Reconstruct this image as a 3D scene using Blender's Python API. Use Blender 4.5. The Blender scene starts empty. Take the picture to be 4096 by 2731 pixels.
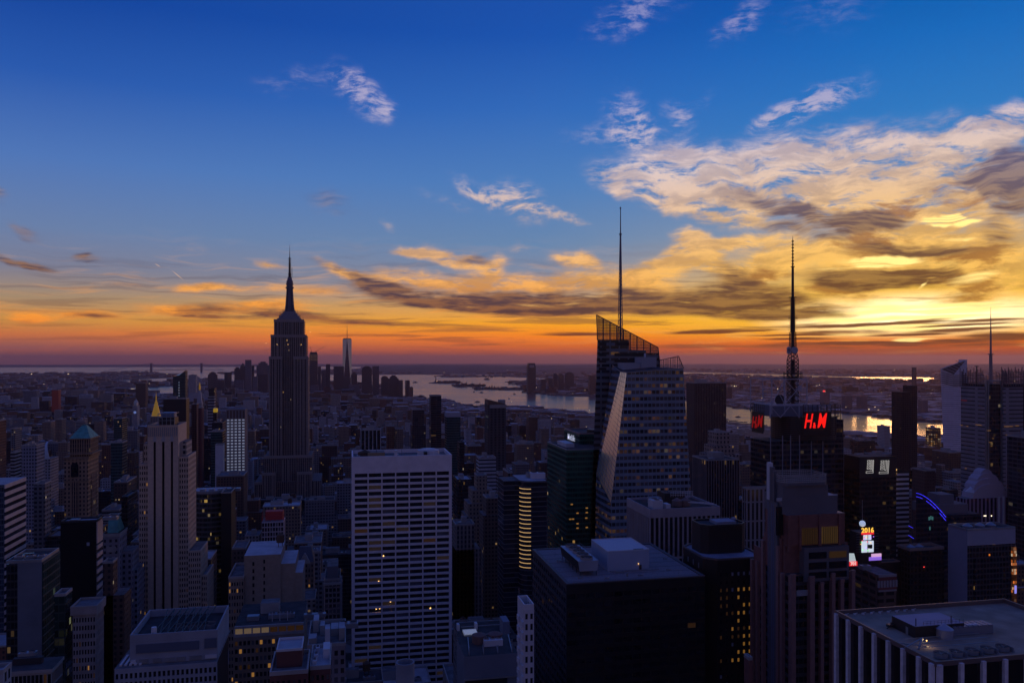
import bpy, bmesh, math, random
from math import sin, cos, tan, atan, atan2, radians as R, pi, sqrt
from mathutils import Vector
random.seed(7)
S = bpy.context.scene
COL = S.collection
# ------------------------------------------------------------------ camera
# world axes: +Y runs down the avenues (downtown), +X across the streets towards the river, camera on a 260 m roof
FS, CX, HY, TH, CAMZ, RE = 3222.0, 2048.0, 1431.5, R(11.7), 260.0, 7.4e6
cam_d = bpy.data.cameras.new("camera"); cam = bpy.data.objects.new("camera", cam_d); COL.objects.link(cam)
cam.location = (0, 0, CAMZ); cam.rotation_euler = (pi/2, 0, -TH)
cam_d.sensor_width = 36; cam_d.lens = 36*FS/4096; cam_d.shift_y = (HY-1365.5)/4096
cam_d.clip_start = 1; cam_d.clip_end = 200000
S.camera = cam
S.view_settings.view_transform = 'Standard'; S.view_settings.look = 'None'
S.view_settings.exposure = 0.0; S.view_settings.gamma = 1.0; S.view_settings.use_curve_mapping = False
S.cycles.use_denoising = True
S.cycles.max_bounces = 5; S.cycles.diffuse_bounces = 2; S.cycles.glossy_bounces = 3
S.cycles.transmission_bounces = 4; S.cycles.transparent_max_bounces = 8; S.cycles.volume_bounces = 0
S.cycles.sample_clamp_indirect = 2.0

def lin(r, g, b):
    f = lambda c: (c/255/12.92) if c/255 <= .04045 else ((c/255+.055)/1.055)**2.4
    return (f(r), f(g), f(b), 1)

class NT:
    """small node-tree writer"""
    def __init__(s, tree): s.t = tree; s.n = tree.nodes; s.l = tree.links
    def new(s, typ, **kw):
        n = s.n.new(typ)
        for k, v in kw.items(): setattr(n, k, v)
        return n
    def put(s, sock, v):
        if isinstance(v, bpy.types.NodeSocket): s.l.new(v, sock)
        elif v is not None:
            sock.default_value = v
    def m(s, op, a, b=None, c=None, clamp=False):
        n = s.new('ShaderNodeMath', operation=op, use_clamp=clamp)
        s.put(n.inputs[0], a); s.put(n.inputs[1], b); s.put(n.inputs[2], c)
        return n.outputs[0]
    def vm(s, op, a, b=None, sc=None):
        n = s.new('ShaderNodeVectorMath', operation=op)
        s.put(n.inputs[0], a); s.put(n.inputs[1], b)
        if sc is not None: s.put(n.inputs['Scale'], sc)
        return n.outputs['Value'] if op in ('LENGTH', 'DOT_PRODUCT', 'DISTANCE') else n.outputs[0]
    def mr(s, v, a, b, c=0., d=1., smooth=False):
        n = s.new('ShaderNodeMapRange', interpolation_type='SMOOTHSTEP' if smooth else 'LINEAR')
        s.put(n.inputs[0], v)
        for i, x in enumerate((a, b, c, d)): s.put(n.inputs[1+i], x)
        return n.outputs[0]
    def mix(s, f, a, b, mode='MIX'):
        n = s.new('ShaderNodeMix', data_type='RGBA', blend_type=mode, clamp_factor=True)
        s.put(n.inputs[0], f); s.put(n.inputs[6], a); s.put(n.inputs[7], b)
        return n.outputs[2]
    def ramp(s, f, stops, interp='LINEAR'):
        n = s.new('ShaderNodeValToRGB'); n.color_ramp.interpolation = interp
        el = n.color_ramp.elements
        while len(el) < len(stops): el.new(.5)
        for e, (p, c) in zip(el, stops):
            e.position = p; e.color = c if len(c) == 4 else (*c, 1)
        s.put(n.inputs[0], f)
        return n.outputs[0]
    def noise(s, v, scale=1., detail=4., rough=.5, dist=0., typ='FBM', col=False):
        n = s.new('ShaderNodeTexNoise', noise_dimensions='2D'); s.put(n.inputs['Vector'], v)
        n.inputs['Scale'].default_value = scale; n.inputs['Detail'].default_value = detail
        n.inputs['Roughness'].default_value = rough; n.inputs['Distortion'].default_value = dist
        return n.outputs['Color' if col else 'Fac']
    def mapping(s, v, loc=(0,0,0), rot=0., scale=(1,1,1), typ='POINT'):
        n = s.new('ShaderNodeMapping', vector_type=typ); s.put(n.inputs[0], v)
        n.inputs['Location'].default_value = loc; n.inputs['Rotation'].default_value = (0, 0, rot)
        n.inputs['Scale'].default_value = scale
        return n.outputs[0]
    def xyz(s, x=0., y=0., z=0.):
        n = s.new('ShaderNodeCombineXYZ')
        for i, v in enumerate((x, y, z)): s.put(n.inputs[i], v)
        return n.outputs[0]

# ------------------------------------------------------------------ sky: evening gradient and cirrus, laid out by azimuth and elevation
SKY_GAIN = 1.0
SUN_AZ, SUN_EL = 26.3, 1.35           # degrees to the right of the camera axis, above eye level
def az_el(x, y):                       # from the photograph at 2352 px wide
    u, w = (x-1176)/1850, (822-y)/1850
    return math.degrees(atan(u)), math.degrees(atan(w/sqrt(1+u*u)))
W = bpy.data.worlds.new("World"); S.world = W; W.use_nodes = True
W.node_tree.nodes.clear(); g = NT(W.node_tree)
tc = g.new('ShaderNodeTexCoord').outputs['Generated']
sp = g.new('ShaderNodeSeparateXYZ'); g.put(sp.inputs[0], tc)
azr = g.m('ARCTAN2', sp.outputs[0], sp.outputs[1])
U = g.m('SUBTRACT', g.m('MULTIPLY', azr, 180/pi), math.degrees(TH))
U = g.m('WRAP', U, 180., -180.)
V = g.m('MULTIPLY', g.m('ARCSINE', sp.outputs[2]), 180/pi)
UV = g.xyz(U, V, 0.)
w1 = g.vm('SUBTRACT', g.noise(UV, .35, 3, .55, col=True), (.5, .5, .5))
w2 = g.vm('SUBTRACT', g.noise(g.mapping(UV, rot=R(8), scale=(.35, 1.3, 1)), 1.0, 4, .6, col=True), (.5, .5, .5))
wk = g.mr(V, 1.5, 10., .07, 1., True)
WUV = g.vm('ADD', UV, g.vm('MULTIPLY', g.vm('ADD', g.vm('SCALE', w1, sc=1.5), g.vm('SCALE', w2, sc=.35)), g.xyz(g.mr(wk, 0., 1., .5, 1.), wk, wk)))

_sw = g.new('ShaderNodeSeparateXYZ'); g.put(_sw.inputs[0], WUV)
_last = [None]
def blobs(items):                      # the running total also nudges u by a hair, so the blobs evaluate one after another
    tot = None
    for x, y, rx, ry, rot, amp in items:
        a, e = az_el(x, y); k = 57.3/1850; ca = cos(R(a)); rx *= k*ca*ca; ry *= k*ca
        cr, sr = cos(R(rot)), sin(R(rot))
        u = g.m('MULTIPLY_ADD', _last[0], 1e-7, _sw.outputs[0]) if _last[0] else _sw.outputs[0]
        v = _sw.outputs[1]
        p = g.m('MULTIPLY_ADD', v, sr/rx, g.m('MULTIPLY_ADD', u, cr/rx, -(a*cr+e*sr)/rx))
        q = g.m('MULTIPLY_ADD', v, cr/ry, g.m('MULTIPLY_ADD', u, -sr/ry, (a*sr-e*cr)/ry))
        d = g.m('MULTIPLY_ADD', q, q, g.m('MULTIPLY', p, p))
        w = g.m('MULTIPLY_ADD', d, -.9, 1., clamp=True)
        w = g.m('MULTIPLY', w, w)
        tot = g.m('MULTIPLY_ADD', w, amp, tot if tot is not None else 0.)
        _last[0] = tot
    return tot
SUV = g.vm('ADD', UV, g.vm('SCALE', g.vm('SUBTRACT', g.noise(UV, .22, 2, .5, col=True), (.5, .5, .5)), sc=g.m('MULTIPLY', wk, 1.6)))
def streak(rot, sx, sy, detail=7, rough=.6, dist=.6, off=0):
    return g.noise(g.mapping(SUV, (off, off, 0), R(rot), (sx, sy, 1)), 1., detail, rough, dist)
def ef(y): return max(0., min(1., (az_el(1176, y)[1]+0.6)/30))
Vn = g.mr(V, -0.6, 29.4)
colL = g.ramp(Vn, [(ef(842), lin(112,62,66)), (ef(822), lin(140,76,70)), (ef(800), lin(154,90,84)), (ef(775), lin(206,116,66)), (ef(745), lin(208,146,72)), (ef(700), lin(166,140,112)), (ef(640), lin(126,128,148)), (ef(560), lin(106,129,170)), (ef(420), lin(80,119,184)), (ef(250), lin(42,90,174)), (ef(80), lin(20,68,156)), (1, lin(20,62,140))])
colC = g.ramp(Vn, [(ef(842), lin(112,58,52)), (ef(825), lin(146,72,48)), (ef(803), lin(212,98,40)), (ef(775), lin(255,134,24)), (ef(740), lin(255,170,36)), (ef(702), lin(224,166,92)), (ef(655), lin(140,142,156)), (ef(560), lin(104,136,176)), (ef(420), lin(78,126,188)), (ef(250), lin(50,106,186)), (ef(80), lin(28,84,174)), (1, lin(26,70,158))])
colR = g.ramp(Vn, [(ef(842), lin(96,48,28)), (ef(825), lin(134,58,16)), (ef(806), lin(182,76,10)), (ef(786), lin(238,112,6)), (ef(757), lin(255,178,10)), (ef(705), lin(255,196,40)), (ef(630), lin(206,172,116)), (ef(545), lin(140,152,170)), (ef(440), lin(92,138,190)), (ef(320), lin(48,122,194)), (ef(160), lin(26,106,188)), (ef(20), lin(6,88,172)), (1, lin(10,70,150))])
base = g.mix(g.mr(U, -30, 2), colL, colC)
base = g.mix(g.mr(U, 2, 26), base, colR)
# sun glow
suna, sune = az_el(2095, 745)
def glow(x, y, rx, ry):
    a, e = az_el(x, y); k = 57.3/1850
    return g.m('SUBTRACT', 1., g.vm('LENGTH', g.mapping(UV, (a, e, 0), 0, (rx*k, ry*k, 1), 'TEXTURE')), clamp=True)
g1 = g.m('POWER', glow(2120, 712, 720, 200), 1.2)
g2 = g.m('POWER', glow(2100, 728, 340, 60), 1.3)
hz = g.mr(V, .7, 2.4, .0, 1., True)
base = g.mix(g.m('MULTIPLY', g1, hz), base, (1.0, .56, .07, 1))
base = g.mix(g.m('MULTIPLY', g2, g.m('MULTIPLY', hz, 1.3)), base, (2.3, 1.9, 1.15, 1))
sunprox = g.mr(g.vm('LENGTH', g.mapping(UV, (suna, sune, 0), 0, (26, 13, 1), 'TEXTURE')), 1.15, .1, 0, 1, True)

litc = g.ramp(Vn, [(ef(830), lin(150,70,60)), (ef(790), lin(238,112,48)), (ef(740), lin(255,156,56)), (ef(690), lin(255,168,72)), (ef(620), lin(250,184,108)), (ef(520), lin(236,194,158)), (ef(400), lin(226,204,200)), (ef(250), lin(190,180,208)), (ef(80), lin(150,150,200)), (1, lin(130,140,190))])
litc = g.mix(g.m('MULTIPLY', sunprox, .9), litc, (1.05, .60, .12, 1))
darkc = g.ramp(Vn, [(ef(830), lin(96,52,56)), (ef(780), lin(120,66,52)), (ef(720), lin(80,54,60)), (ef(640), lin(80,66,80)), (ef(500), lin(98,96,122)), (ef(350), lin(92,96,140)), (1, lin(70,90,150))])
darkc = g.mix(g.m('MULTIPLY', sunprox, .75), darkc, lin(122,80,26))

def layer(cur, bl, st, col, k=2.2, lo=.18, hi=1.0, gain=1., col2=None, shade=None, rx=1., ry=1., bias=.85):
    m_ = g.m('MINIMUM', blobs([(x, y, a*rx, b*ry, r_, m) for x, y, a, b, r_, m in bl]), 1.15)
    d = g.m('MULTIPLY', m_, g.m('MULTIPLY_ADD', g.m('SUBTRACT', st, .5), 2*k, bias))
    a = g.mr(d, lo, hi, 0, gain, True)
    if col2 is not None: col = g.mix(g.mr(shade, .38, .62, 0, 1, True), col, col2)
    return g.mix(a, cur, col)
# low stratus streaks over the horizon
st0 = streak(-1.5, .10, 2.2, 5, .62, .4)
low = g.m('MULTIPLY', g.mr(V, 9., 2.8, 0, 1, True), g.mr(V, -.3, 1.4, 0.15, 1, True))
low = g.m('MULTIPLY', low, g.mr(U, -34, -8, .45, 1.))
c = g.mix(g.m('MULTIPLY', g.mr(st0, .50, .66, 0, .55, True), low), base, darkc)
st0b = streak(-2.5, .14, 1.7, 5, .6, .5, 7.3)
c = g.mix(g.m('MULTIPLY', g.mr(st0b, .52, .68, 0, .45, True), low), c, litc)
# high pink wisps
stA = g.m('MULTIPLY_ADD', streak(24, .5, 2.2, 5, .66, .1, 2), .55, g.m('MULTIPLY', streak(60, .8, 1.3, 5, .66, .1, 8), .45))
stB = g.m('MULTIPLY_ADD', streak(-34, .5, 2.0, 5, .66, .1, 5), .55, g.m('MULTIPLY', streak(20, .8, 1.4, 5, .66, .1, 15), .45))
stC = g.m('MULTIPLY_ADD', streak(20, .7, 3.2, 5, .7, .0, 9), .35, g.m('MULTIPLY', streak(8, .32, .95, 6, .62, .1, 19), .65))
stD = g.m('MULTIPLY_ADD', streak(6, .6, 3.0, 5, .7, .0, 3), .35, g.m('MULTIPLY', streak(-8, .30, 1.1, 6, .62, .1, 23), .65))
wispR = [(1430,45,85,30,22,.75),(1500,20,80,26,8,.6),(1725,25,26,34,-60,.8),(1690,66,60,18,14,.7),(1900,20,110,40,0,.45),(1560,275,28,38,50,.75),(1590,250,60,14,35,.5),(1855,240,130,24,20,.85),(1790,262,80,20,28,.7),(1930,222,90,22,8,.6)]
c = layer(c, wispR, stA, litc, 4.2, .0, 2.1, .72, rx=1.5, ry=1.9)
wispL = [(795,180,44,30,-45,.7),(845,225,60,36,-48,.8),(880,240,34,20,-10,.8),(690,190,120,26,5,.34),(1440,275,70,40,-62,.85),(1475,300,50,28,-30,.7),(1400,312,110,22,0,.5),(1080,430,60,16,-30,.7),(1165,462,90,26,-22,.8),(1190,440,60,26,-10,.6),(1260,486,110,11,-18,.75),(1040,465,90,14,-15,.3),(1195,565,22,16,30,.5),(890,520,22,12,-15,.45),(446,572,30,12,10,.35)]
c = layer(c, wispL, stB, litc, 4.2, .0, 1.9, .8, rx=1.4, ry=1.7)
# big cirrus fan on the right
fan = [(1500,430,170,34,-17,.95),(1420,410,70,26,-8,.9),(1600,470,180,30,-17,.8),(1700,500,170,26,-16,.6),(1560,345,120,26,-6,.45),(1560,390,170,36,-12,.7),(1700,400,220,60,-6,.85),(1850,390,240,66,6,.95),(2000,400,230,80,10,.95),(2150,370,230,60,16,.9),(2260,310,170,34,22,.85),(2320,290,120,34,20,.8),(2060,470,260,60,0,.8),(2250,450,220,60,0,.7)]
stS = streak(12, .22, .8, 5, .62, .1, 31)
shadec = g.mix(.38, litc, darkc)
c = layer(c, fan, stC, litc, 3.2, .02, 1.4, .95, shadec, stS, 1.2, 1.75, 1.08)
mid = [(1590,545,55,16,-5,.9),(1700,556,130,14,0,.8),(1540,610,120,26,14,.9),(1600,580,110,22,10,.85),(1640,605,60,18,-25,.8),(1790,590,160,22,8,1.),(1740,625,120,24,20,.9),(2000,560,240,40,-4,.7),(2200,540,220,40,0,.8),(2000,610,260,30,0,.85),(2200,600,200,36,0,.9),(2250,660,160,44,0,.8),(1900,680,200,30,0,.5),(1100,610,70,16,-15,.8),(1000,590,90,15,-10,.8),(1140,605,40,20,30,.8),(960,585,60,10,-5,.6),(780,622,60,13,-25,.8),(860,650,100,16,-15,.8),(1000,650,150,20,-10,.8),(1150,650,170,20,-2,.75),(1350,640,180,26,4,.7),(1480,655,140,20,-4,.7),(620,608,50,10,-5,.55),(470,662,90,9,2,.8),(620,660,110,9,5,.5),(740,668,90,10,0,.55),(130,722,90,12,2,.75),(60,730,60,12,-6,.8),(230,722,80,10,-4,.55),(400,712,100,12,-4,.85),(520,706,120,12,2,.75),(640,700,90,14,3,.8),(1310,590,60,14,-8,.55),(1330,602,90,10,-5,.5)]
c = layer(c, mid, stD, litc, 2.2, .0, 1.0, .97, shadec, stS, 1.25, 1.7, 1.0)
# dark undersides
stG = streak(6, .22, .75, 6, .62, .1, 44)
brown = [(2080,470,330,60,4,.8),(2000,560,330,45,-3,.8),(2200,600,260,60,4,.8),(1950,650,330,60,-4,.8),(2240,660,200,60,0,.7),(1700,640,170,60,-10,.5)]
c = layer(c, brown, stG, g.mix(.4, darkc, lin(205,128,40)), 3.0, .35, 1.1, .8)
stE = streak(-4, .2, 1.7, 6, .64, .1, 12)
stF2 = streak(-6, .3, 2.6, 5, .62, .1, 52)
dark = [(830,640,110,12,-20,.85),(950,680,160,16,-10,.95),(1120,698,220,19,-3,1.1),(1330,698,240,24,-1,1.15),(1560,690,200,24,-3,1.1),(1700,650,70,26,-38,.95),(1780,690,150,26,-14,1.1),(1860,715,130,12,-3,.7),(1700,722,150,12,-5,.8),(1960,635,120,20,-3,1.15),(2080,640,140,18,2,.8),(2160,632,90,14,-2,.75),(1960,660,70,9,-6,.8),(2010,509,80,19,-2,1.3),(1880,500,150,15,-12,.8),(1760,470,140,16,-18,.75),(1840,530,140,12,-8,.6),(2050,575,110,14,-8,.8),(2160,580,120,12,0,.7),(2300,385,110,32,6,1.1),(2330,450,80,50,60,.95),(2230,430,120,16,0,.4),(2330,400,120,30,0,.7),(205,592,38,11,2,.9),(50,603,85,8,-12,.9),(0,450,40,14,-20,.4),(50,530,50,12,-30,.45),(770,480,60,10,-5,.3),(750,455,60,14,0,.3),(1090,600,50,10,0,.45),(430,718,110,8,-2,.55),(560,722,160,10,0,.7),(700,728,150,10,-8,.6),(850,740,120,7,-6,.5),(230,724,60,6,-2,.5),(480,705,60,8,-5,.4),(2290,540,60,24,-30,.5),(1070,820,10,2,0,.0)]
c = layer(c, dark, stE, darkc, 1.8, .0, 1.08, .97, g.mix(.22, darkc, litc), stF2, 1.35, 1.8, 1.12)
# thin dark bars across the sunset, bright gaps between them
stF = streak(2.2, .09, 2.6, 5, .6, .35, 20)
hot = [(2100,722,260,30,0,1.5),(2010,600,150,12,-3,1.1),(2180,510,90,13,-2,1.3),(1930,735,120,12,0,.9),(2040,752,190,5,1,1.3),(1950,768,130,4,0,1.1),(2090,757,110,6,0,1.4),(2082,781,48,7,0,1.5),(2120,778,60,3,0,.8),(2170,505,80,12,-2,1.2),(2200,548,60,8,0,.8),(2040,596,110,14,-4,1.05),(2230,640,110,16,10,.8),(1850,760,100,4,1,.7),(2250,700,130,16,0,.8),(1900,615,90,6,0,.5),(2115,655,26,4,38,.9)]
c = layer(c, hot, stF, (1.5, 1.08, .34, 1), 1.4, .15, 1.1, .9, ry=1.3)
bars = [(1950,748,330,4,2,1.2),(2200,747,200,4,2,1.1),(1800,770,200,4,0,1.),(2080,769,150,3.5,1,1.1),(1700,762,200,4,1,.9),(2150,790,260,9,0,1.0),(1900,792,260,10,0,.8),(1760,753,240,7,2,1.),(2030,742,230,6,3,1.15),(2250,737,200,6,2,1.1),(1900,763,190,8,1,.9),(2200,758,190,7,2,1.),(1620,762,160,9,1,.7),(2300,775,170,20,2,.9),(1850,778,160,6,0,.7),(1980,786,120,5,0,.8),(2180,782,110,5,-2,.6),(1330,768,170,9,0,.6),(1200,790,170,10,0,.55),(1560,795,170,9,0,.55)]
c = layer(c, bars, stF, g.mix(.5, darkc, lin(104,44,14)), 1.6, .1, .8, .95)
# small jet trails
for (x, y, rx, ry, rot) in [(408,632,19,1.1,-40),(362,609,8,1.0,-30)]:
    a, e = az_el(x, y); k = 57.3/1850
    m_ = g.mr(g.vm('LENGTH', g.mapping(UV, (a, e, 0), R(rot), (rx*k, ry*k, 1), 'TEXTURE')), 1, .2, 0, .7, True)
    c = g.mix(m_, c, lin(240,190,150))
# the half of the sky behind the camera and overhead: deep dusk blue
back = g.m('MAXIMUM', g.mr(g.m('ABSOLUTE', U), 38, 85, 0, 1, True), g.mr(V, 25, 50, 0, 1, True))
duskc = g.ramp(g.mr(V, -5, 60), [(0, (.04,.028,.05,1)), (.12, (.19,.125,.11,1)), (.25, (.11,.08,.13,1)), (.42, (.036,.052,.18,1)), (1, (.026,.052,.25,1))])
skyt = g.new('ShaderNodeTexSky', sky_type='NISHITA', sun_disc=False)
skyt.sun_elevation = R(SUN_EL); skyt.sun_rotation = TH+R(SUN_AZ); skyt.altitude = 260
def bgn(col):
    n = g.new('ShaderNodeBackground'); g.put(n.inputs[0], col); n.inputs[1].default_value = SKY_GAIN
    return n.outputs[0]
bg1 = bgn(g.mix(g.mr(V, -.9, -2.), c, lin(60,40,55)))
bg2 = bgn(g.mix(1., duskc, g.vm('SCALE', skyt.outputs[0], sc=.004), 'ADD'))
mx = g.new('ShaderNodeMixShader'); g.put(mx.inputs[0], back); g.l.new(bg1, mx.inputs[1]); g.l.new(bg2, mx.inputs[2])
g.put(g.new('ShaderNodeOutputWorld').inputs[0], mx.outputs[0])
W.cycles.sampling_method = 'MANUAL'; W.cycles.sample_map_resolution = 1024
# low sun, already behind the bars of cloud
sun_d = bpy.data.lights.new("sun", 'SUN'); sun_d.energy = .28; sun_d.angle = R(7.0); sun_d.color = (1, .45, .16)
sun = bpy.data.objects.new("sun", sun_d); COL.objects.link(sun)
_a = TH+R(SUN_AZ)
sun.rotation_euler = Vector((sin(_a)*cos(R(SUN_EL)), cos(_a)*cos(R(SUN_EL)), sin(R(SUN_EL)))).to_track_quat('Z', 'Y').to_euler()
# ------------------------------------------------------------------ helpers
import numpy as np
ST, CT = sin(TH), cos(TH)
def onY(px, Y):                        # X where the sight line of photo column px crosses the plane Y
    u = (px-CX)/FS; return Y*(ST+u*CT)/(CT-u*ST)
def onX(px, X):
    u = (px-CX)/FS; return X*(CT-u*ST)/(ST+u*CT)
def dep(X, Y): return X*ST+Y*CT
def zat(py, X, Y): return CAMZ-dep(X, Y)*(py-HY)/FS
def gz(X, Y): return -(X*X+Y*Y)/(2*RE)
def proj(X, Y, Z):
    t = dep(X, Y); return CX+FS*(X*CT-Y*ST)/t, HY+FS*(CAMZ-Z)/t
def at_depth(px, t):
    u = (px-CX)/FS; return t*(ST+u*CT), t*(CT-u*ST)

def tag(o, label=None, cat=None, group=None, kind=None):
    if label: o['label'] = label
    if cat: o['category'] = cat
    if group: o['group'] = group
    if kind: o['kind'] = kind
    return o
def root(name, loc, label, cat, group=None):
    o = bpy.data.objects.new(name, None); COL.objects.link(o); o.location = loc; o.empty_display_size = 5
    return tag(o, label, cat, group)

class MB:
    """collects faces in world coordinates and links them as ONE mesh object"""
    def __init__(s): s.v = []; s.f = []; s.m = []; s.uv = []
    def face(s, pts, mi=0, uv=None):
        n = len(s.v); s.v += [tuple(p) for p in pts]; s.f.append(tuple(range(n, n+len(pts)))); s.m.append(mi)
        if uv is None:
            a, b = Vector(pts[0]), Vector(pts[1]); nrm = (b-a).cross(Vector(pts[-1])-a)
            if nrm.length > 0: nrm.normalize()
            if abs(nrm.z) > .7: uv = [(p[0], p[1]) for p in pts]
            else:
                h = Vector((-nrm.y, nrm.x, 0)).normalized()
                if abs(h.x) > abs(h.y): h = h if h.x > 0 else -h
                else: h = h if h.y > 0 else -h
                uv = [(Vector(p).dot(h), p[2]) for p in pts]
        s.uv += list(uv)
        return s
    def box(s, x0, x1, y0, y1, z0, z1, mi=0, mt=None, bottom=False):
        mt = mi if mt is None else mt
        s.face([(x0,y0,z0),(x1,y0,z0),(x1,y0,z1),(x0,y0,z1)], mi)
        s.face([(x1,y0,z0),(x1,y1,z0),(x1,y1,z1),(x1,y0,z1)], mi)
        s.face([(x1,y1,z0),(x0,y1,z0),(x0,y1,z1),(x1,y1,z1)], mi)
        s.face([(x0,y1,z0),(x0,y0,z0),(x0,y0,z1),(x0,y1,z1)], mi)
        s.face([(x0,y0,z1),(x1,y0,z1),(x1,y1,z1),(x0,y1,z1)], mt)
        if bottom: s.face([(x0,y1,z0),(x1,y1,z0),(x1,y0,z0),(x0,y0,z0)], mi)
        return s
    def loft(s, lo, hi, mi=0, cap=True, mt=None):      # two rings of the same count
        n = len(lo)
        for i in range(n):
            j = (i+1) % n; s.face([lo[i], lo[j], hi[j], hi[i]], mi)
        if cap: s.face(hi, mi if mt is None else mt)
        return s
    def prism(s, ring, z0, z1, mi=0, mt=None):
        return s.loft([(x, y, z0) for x, y in ring], [(x, y, z1) for x, y in ring], mi, True, mt)
    def cone(s, x, y, z0, z1, r0, r1, n=12, mi=0, cap=True, ph=0.):
        a = [(x+r0*cos(ph+2*pi*i/n), y+r0*sin(ph+2*pi*i/n), z0) for i in range(n)]
        b = [(x+r1*cos(ph+2*pi*i/n), y+r1*sin(ph+2*pi*i/n), z1) for i in range(n)]
        return s.loft(a, b, mi, cap)
    def bar(s, a, b, r=.3, n=4, mi=0):
        a = Vector(a); b = Vector(b); d = (b-a).normalized()
        u = d.cross(Vector((0, 0, 1)) if abs(d.z) < .9 else Vector((1, 0, 0))).normalized(); w = d.cross(u)
        ring = [(u*cos(2*pi*(i+.5)/n)+w*sin(2*pi*(i+.5)/n))*r for i in range(n)]
        lo = [tuple(a+q) for q in ring]; hi = [tuple(b+q) for q in ring]
        s.loft(lo, hi, mi); s.face(lo[::-1], mi)
        return s
    def build(s, name, mats, parent=None, label=None, smooth=False, **kw):
        if not s.f: return None
        me = bpy.data.meshes.new(name)
        o = Vector((0, 0, 0)) if parent is None else parent.matrix_basis.translation.copy()
        if parent is not None and parent.parent is not None: o += parent.parent.matrix_basis.translation
        me.from_pydata([(a-o.x, b-o.y, c-o.z) for a, b, c in s.v], [], s.f)
        me.polygons.foreach_set('material_index', s.m)
        l = me.uv_layers.new(name='UVMap'); l.data.foreach_set('uv', [c for p in s.uv for c in p])
        for m in (mats if isinstance(mats, (list, tuple)) else [mats]): me.materials.append(m)
        if smooth: me.polygons.foreach_set('use_smooth', [True]*len(s.f))
        me.update()
        ob = bpy.data.objects.new(name, me); COL.objects.link(ob)
        if parent is not None: ob.parent = parent
        return tag(ob, label, **kw)

# ------------------------------------------------------------------ materials
def pmat(name, col, rough=.8, metal=0., emit=None, es=0., spec=.5, vary=.0, nscale=.15, trans=None):
    m = bpy.data.materials.new(name); m.use_nodes = True; m.node_tree.nodes.clear(); t = NT(m.node_tree)
    b = t.new('ShaderNodeBsdfPrincipled'); c4 = (*col[:3], 1)
    if vary:
        geo = t.new('ShaderNodeNewGeometry').outputs['Position']
        n = t.noise3 = None
        nn = t.new('ShaderNodeTexNoise'); t.put(nn.inputs['Vector'], geo); nn.inputs['Scale'].default_value = nscale; nn.inputs['Detail'].default_value = 5
        oi = t.new('ShaderNodeObjectInfo').outputs['Random']
        f = t.m('ADD', t.mr(nn.outputs[0], .3, .7, 1-vary, 1+vary), t.mr(oi, 0, 1, -vary*.5, vary*.5))
        t.put(b.inputs['Base Color'], t.vm('SCALE', c4[:3], sc=f))
    else: b.inputs['Base Color'].default_value = c4
    b.inputs['Roughness'].default_value = rough; b.inputs['Metallic'].default_value = metal
    b.inputs['Specular IOR Level'].default_value = spec
    if emit: b.inputs['Emission Color'].default_value = (*emit[:3], 1); b.inputs['Emission Strength'].default_value = es
    if trans is not None: b.inputs['Alpha'].default_value = trans
    t.put(t.new('ShaderNodeOutputMaterial').inputs[0], b.outputs[0])
    return m

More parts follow.
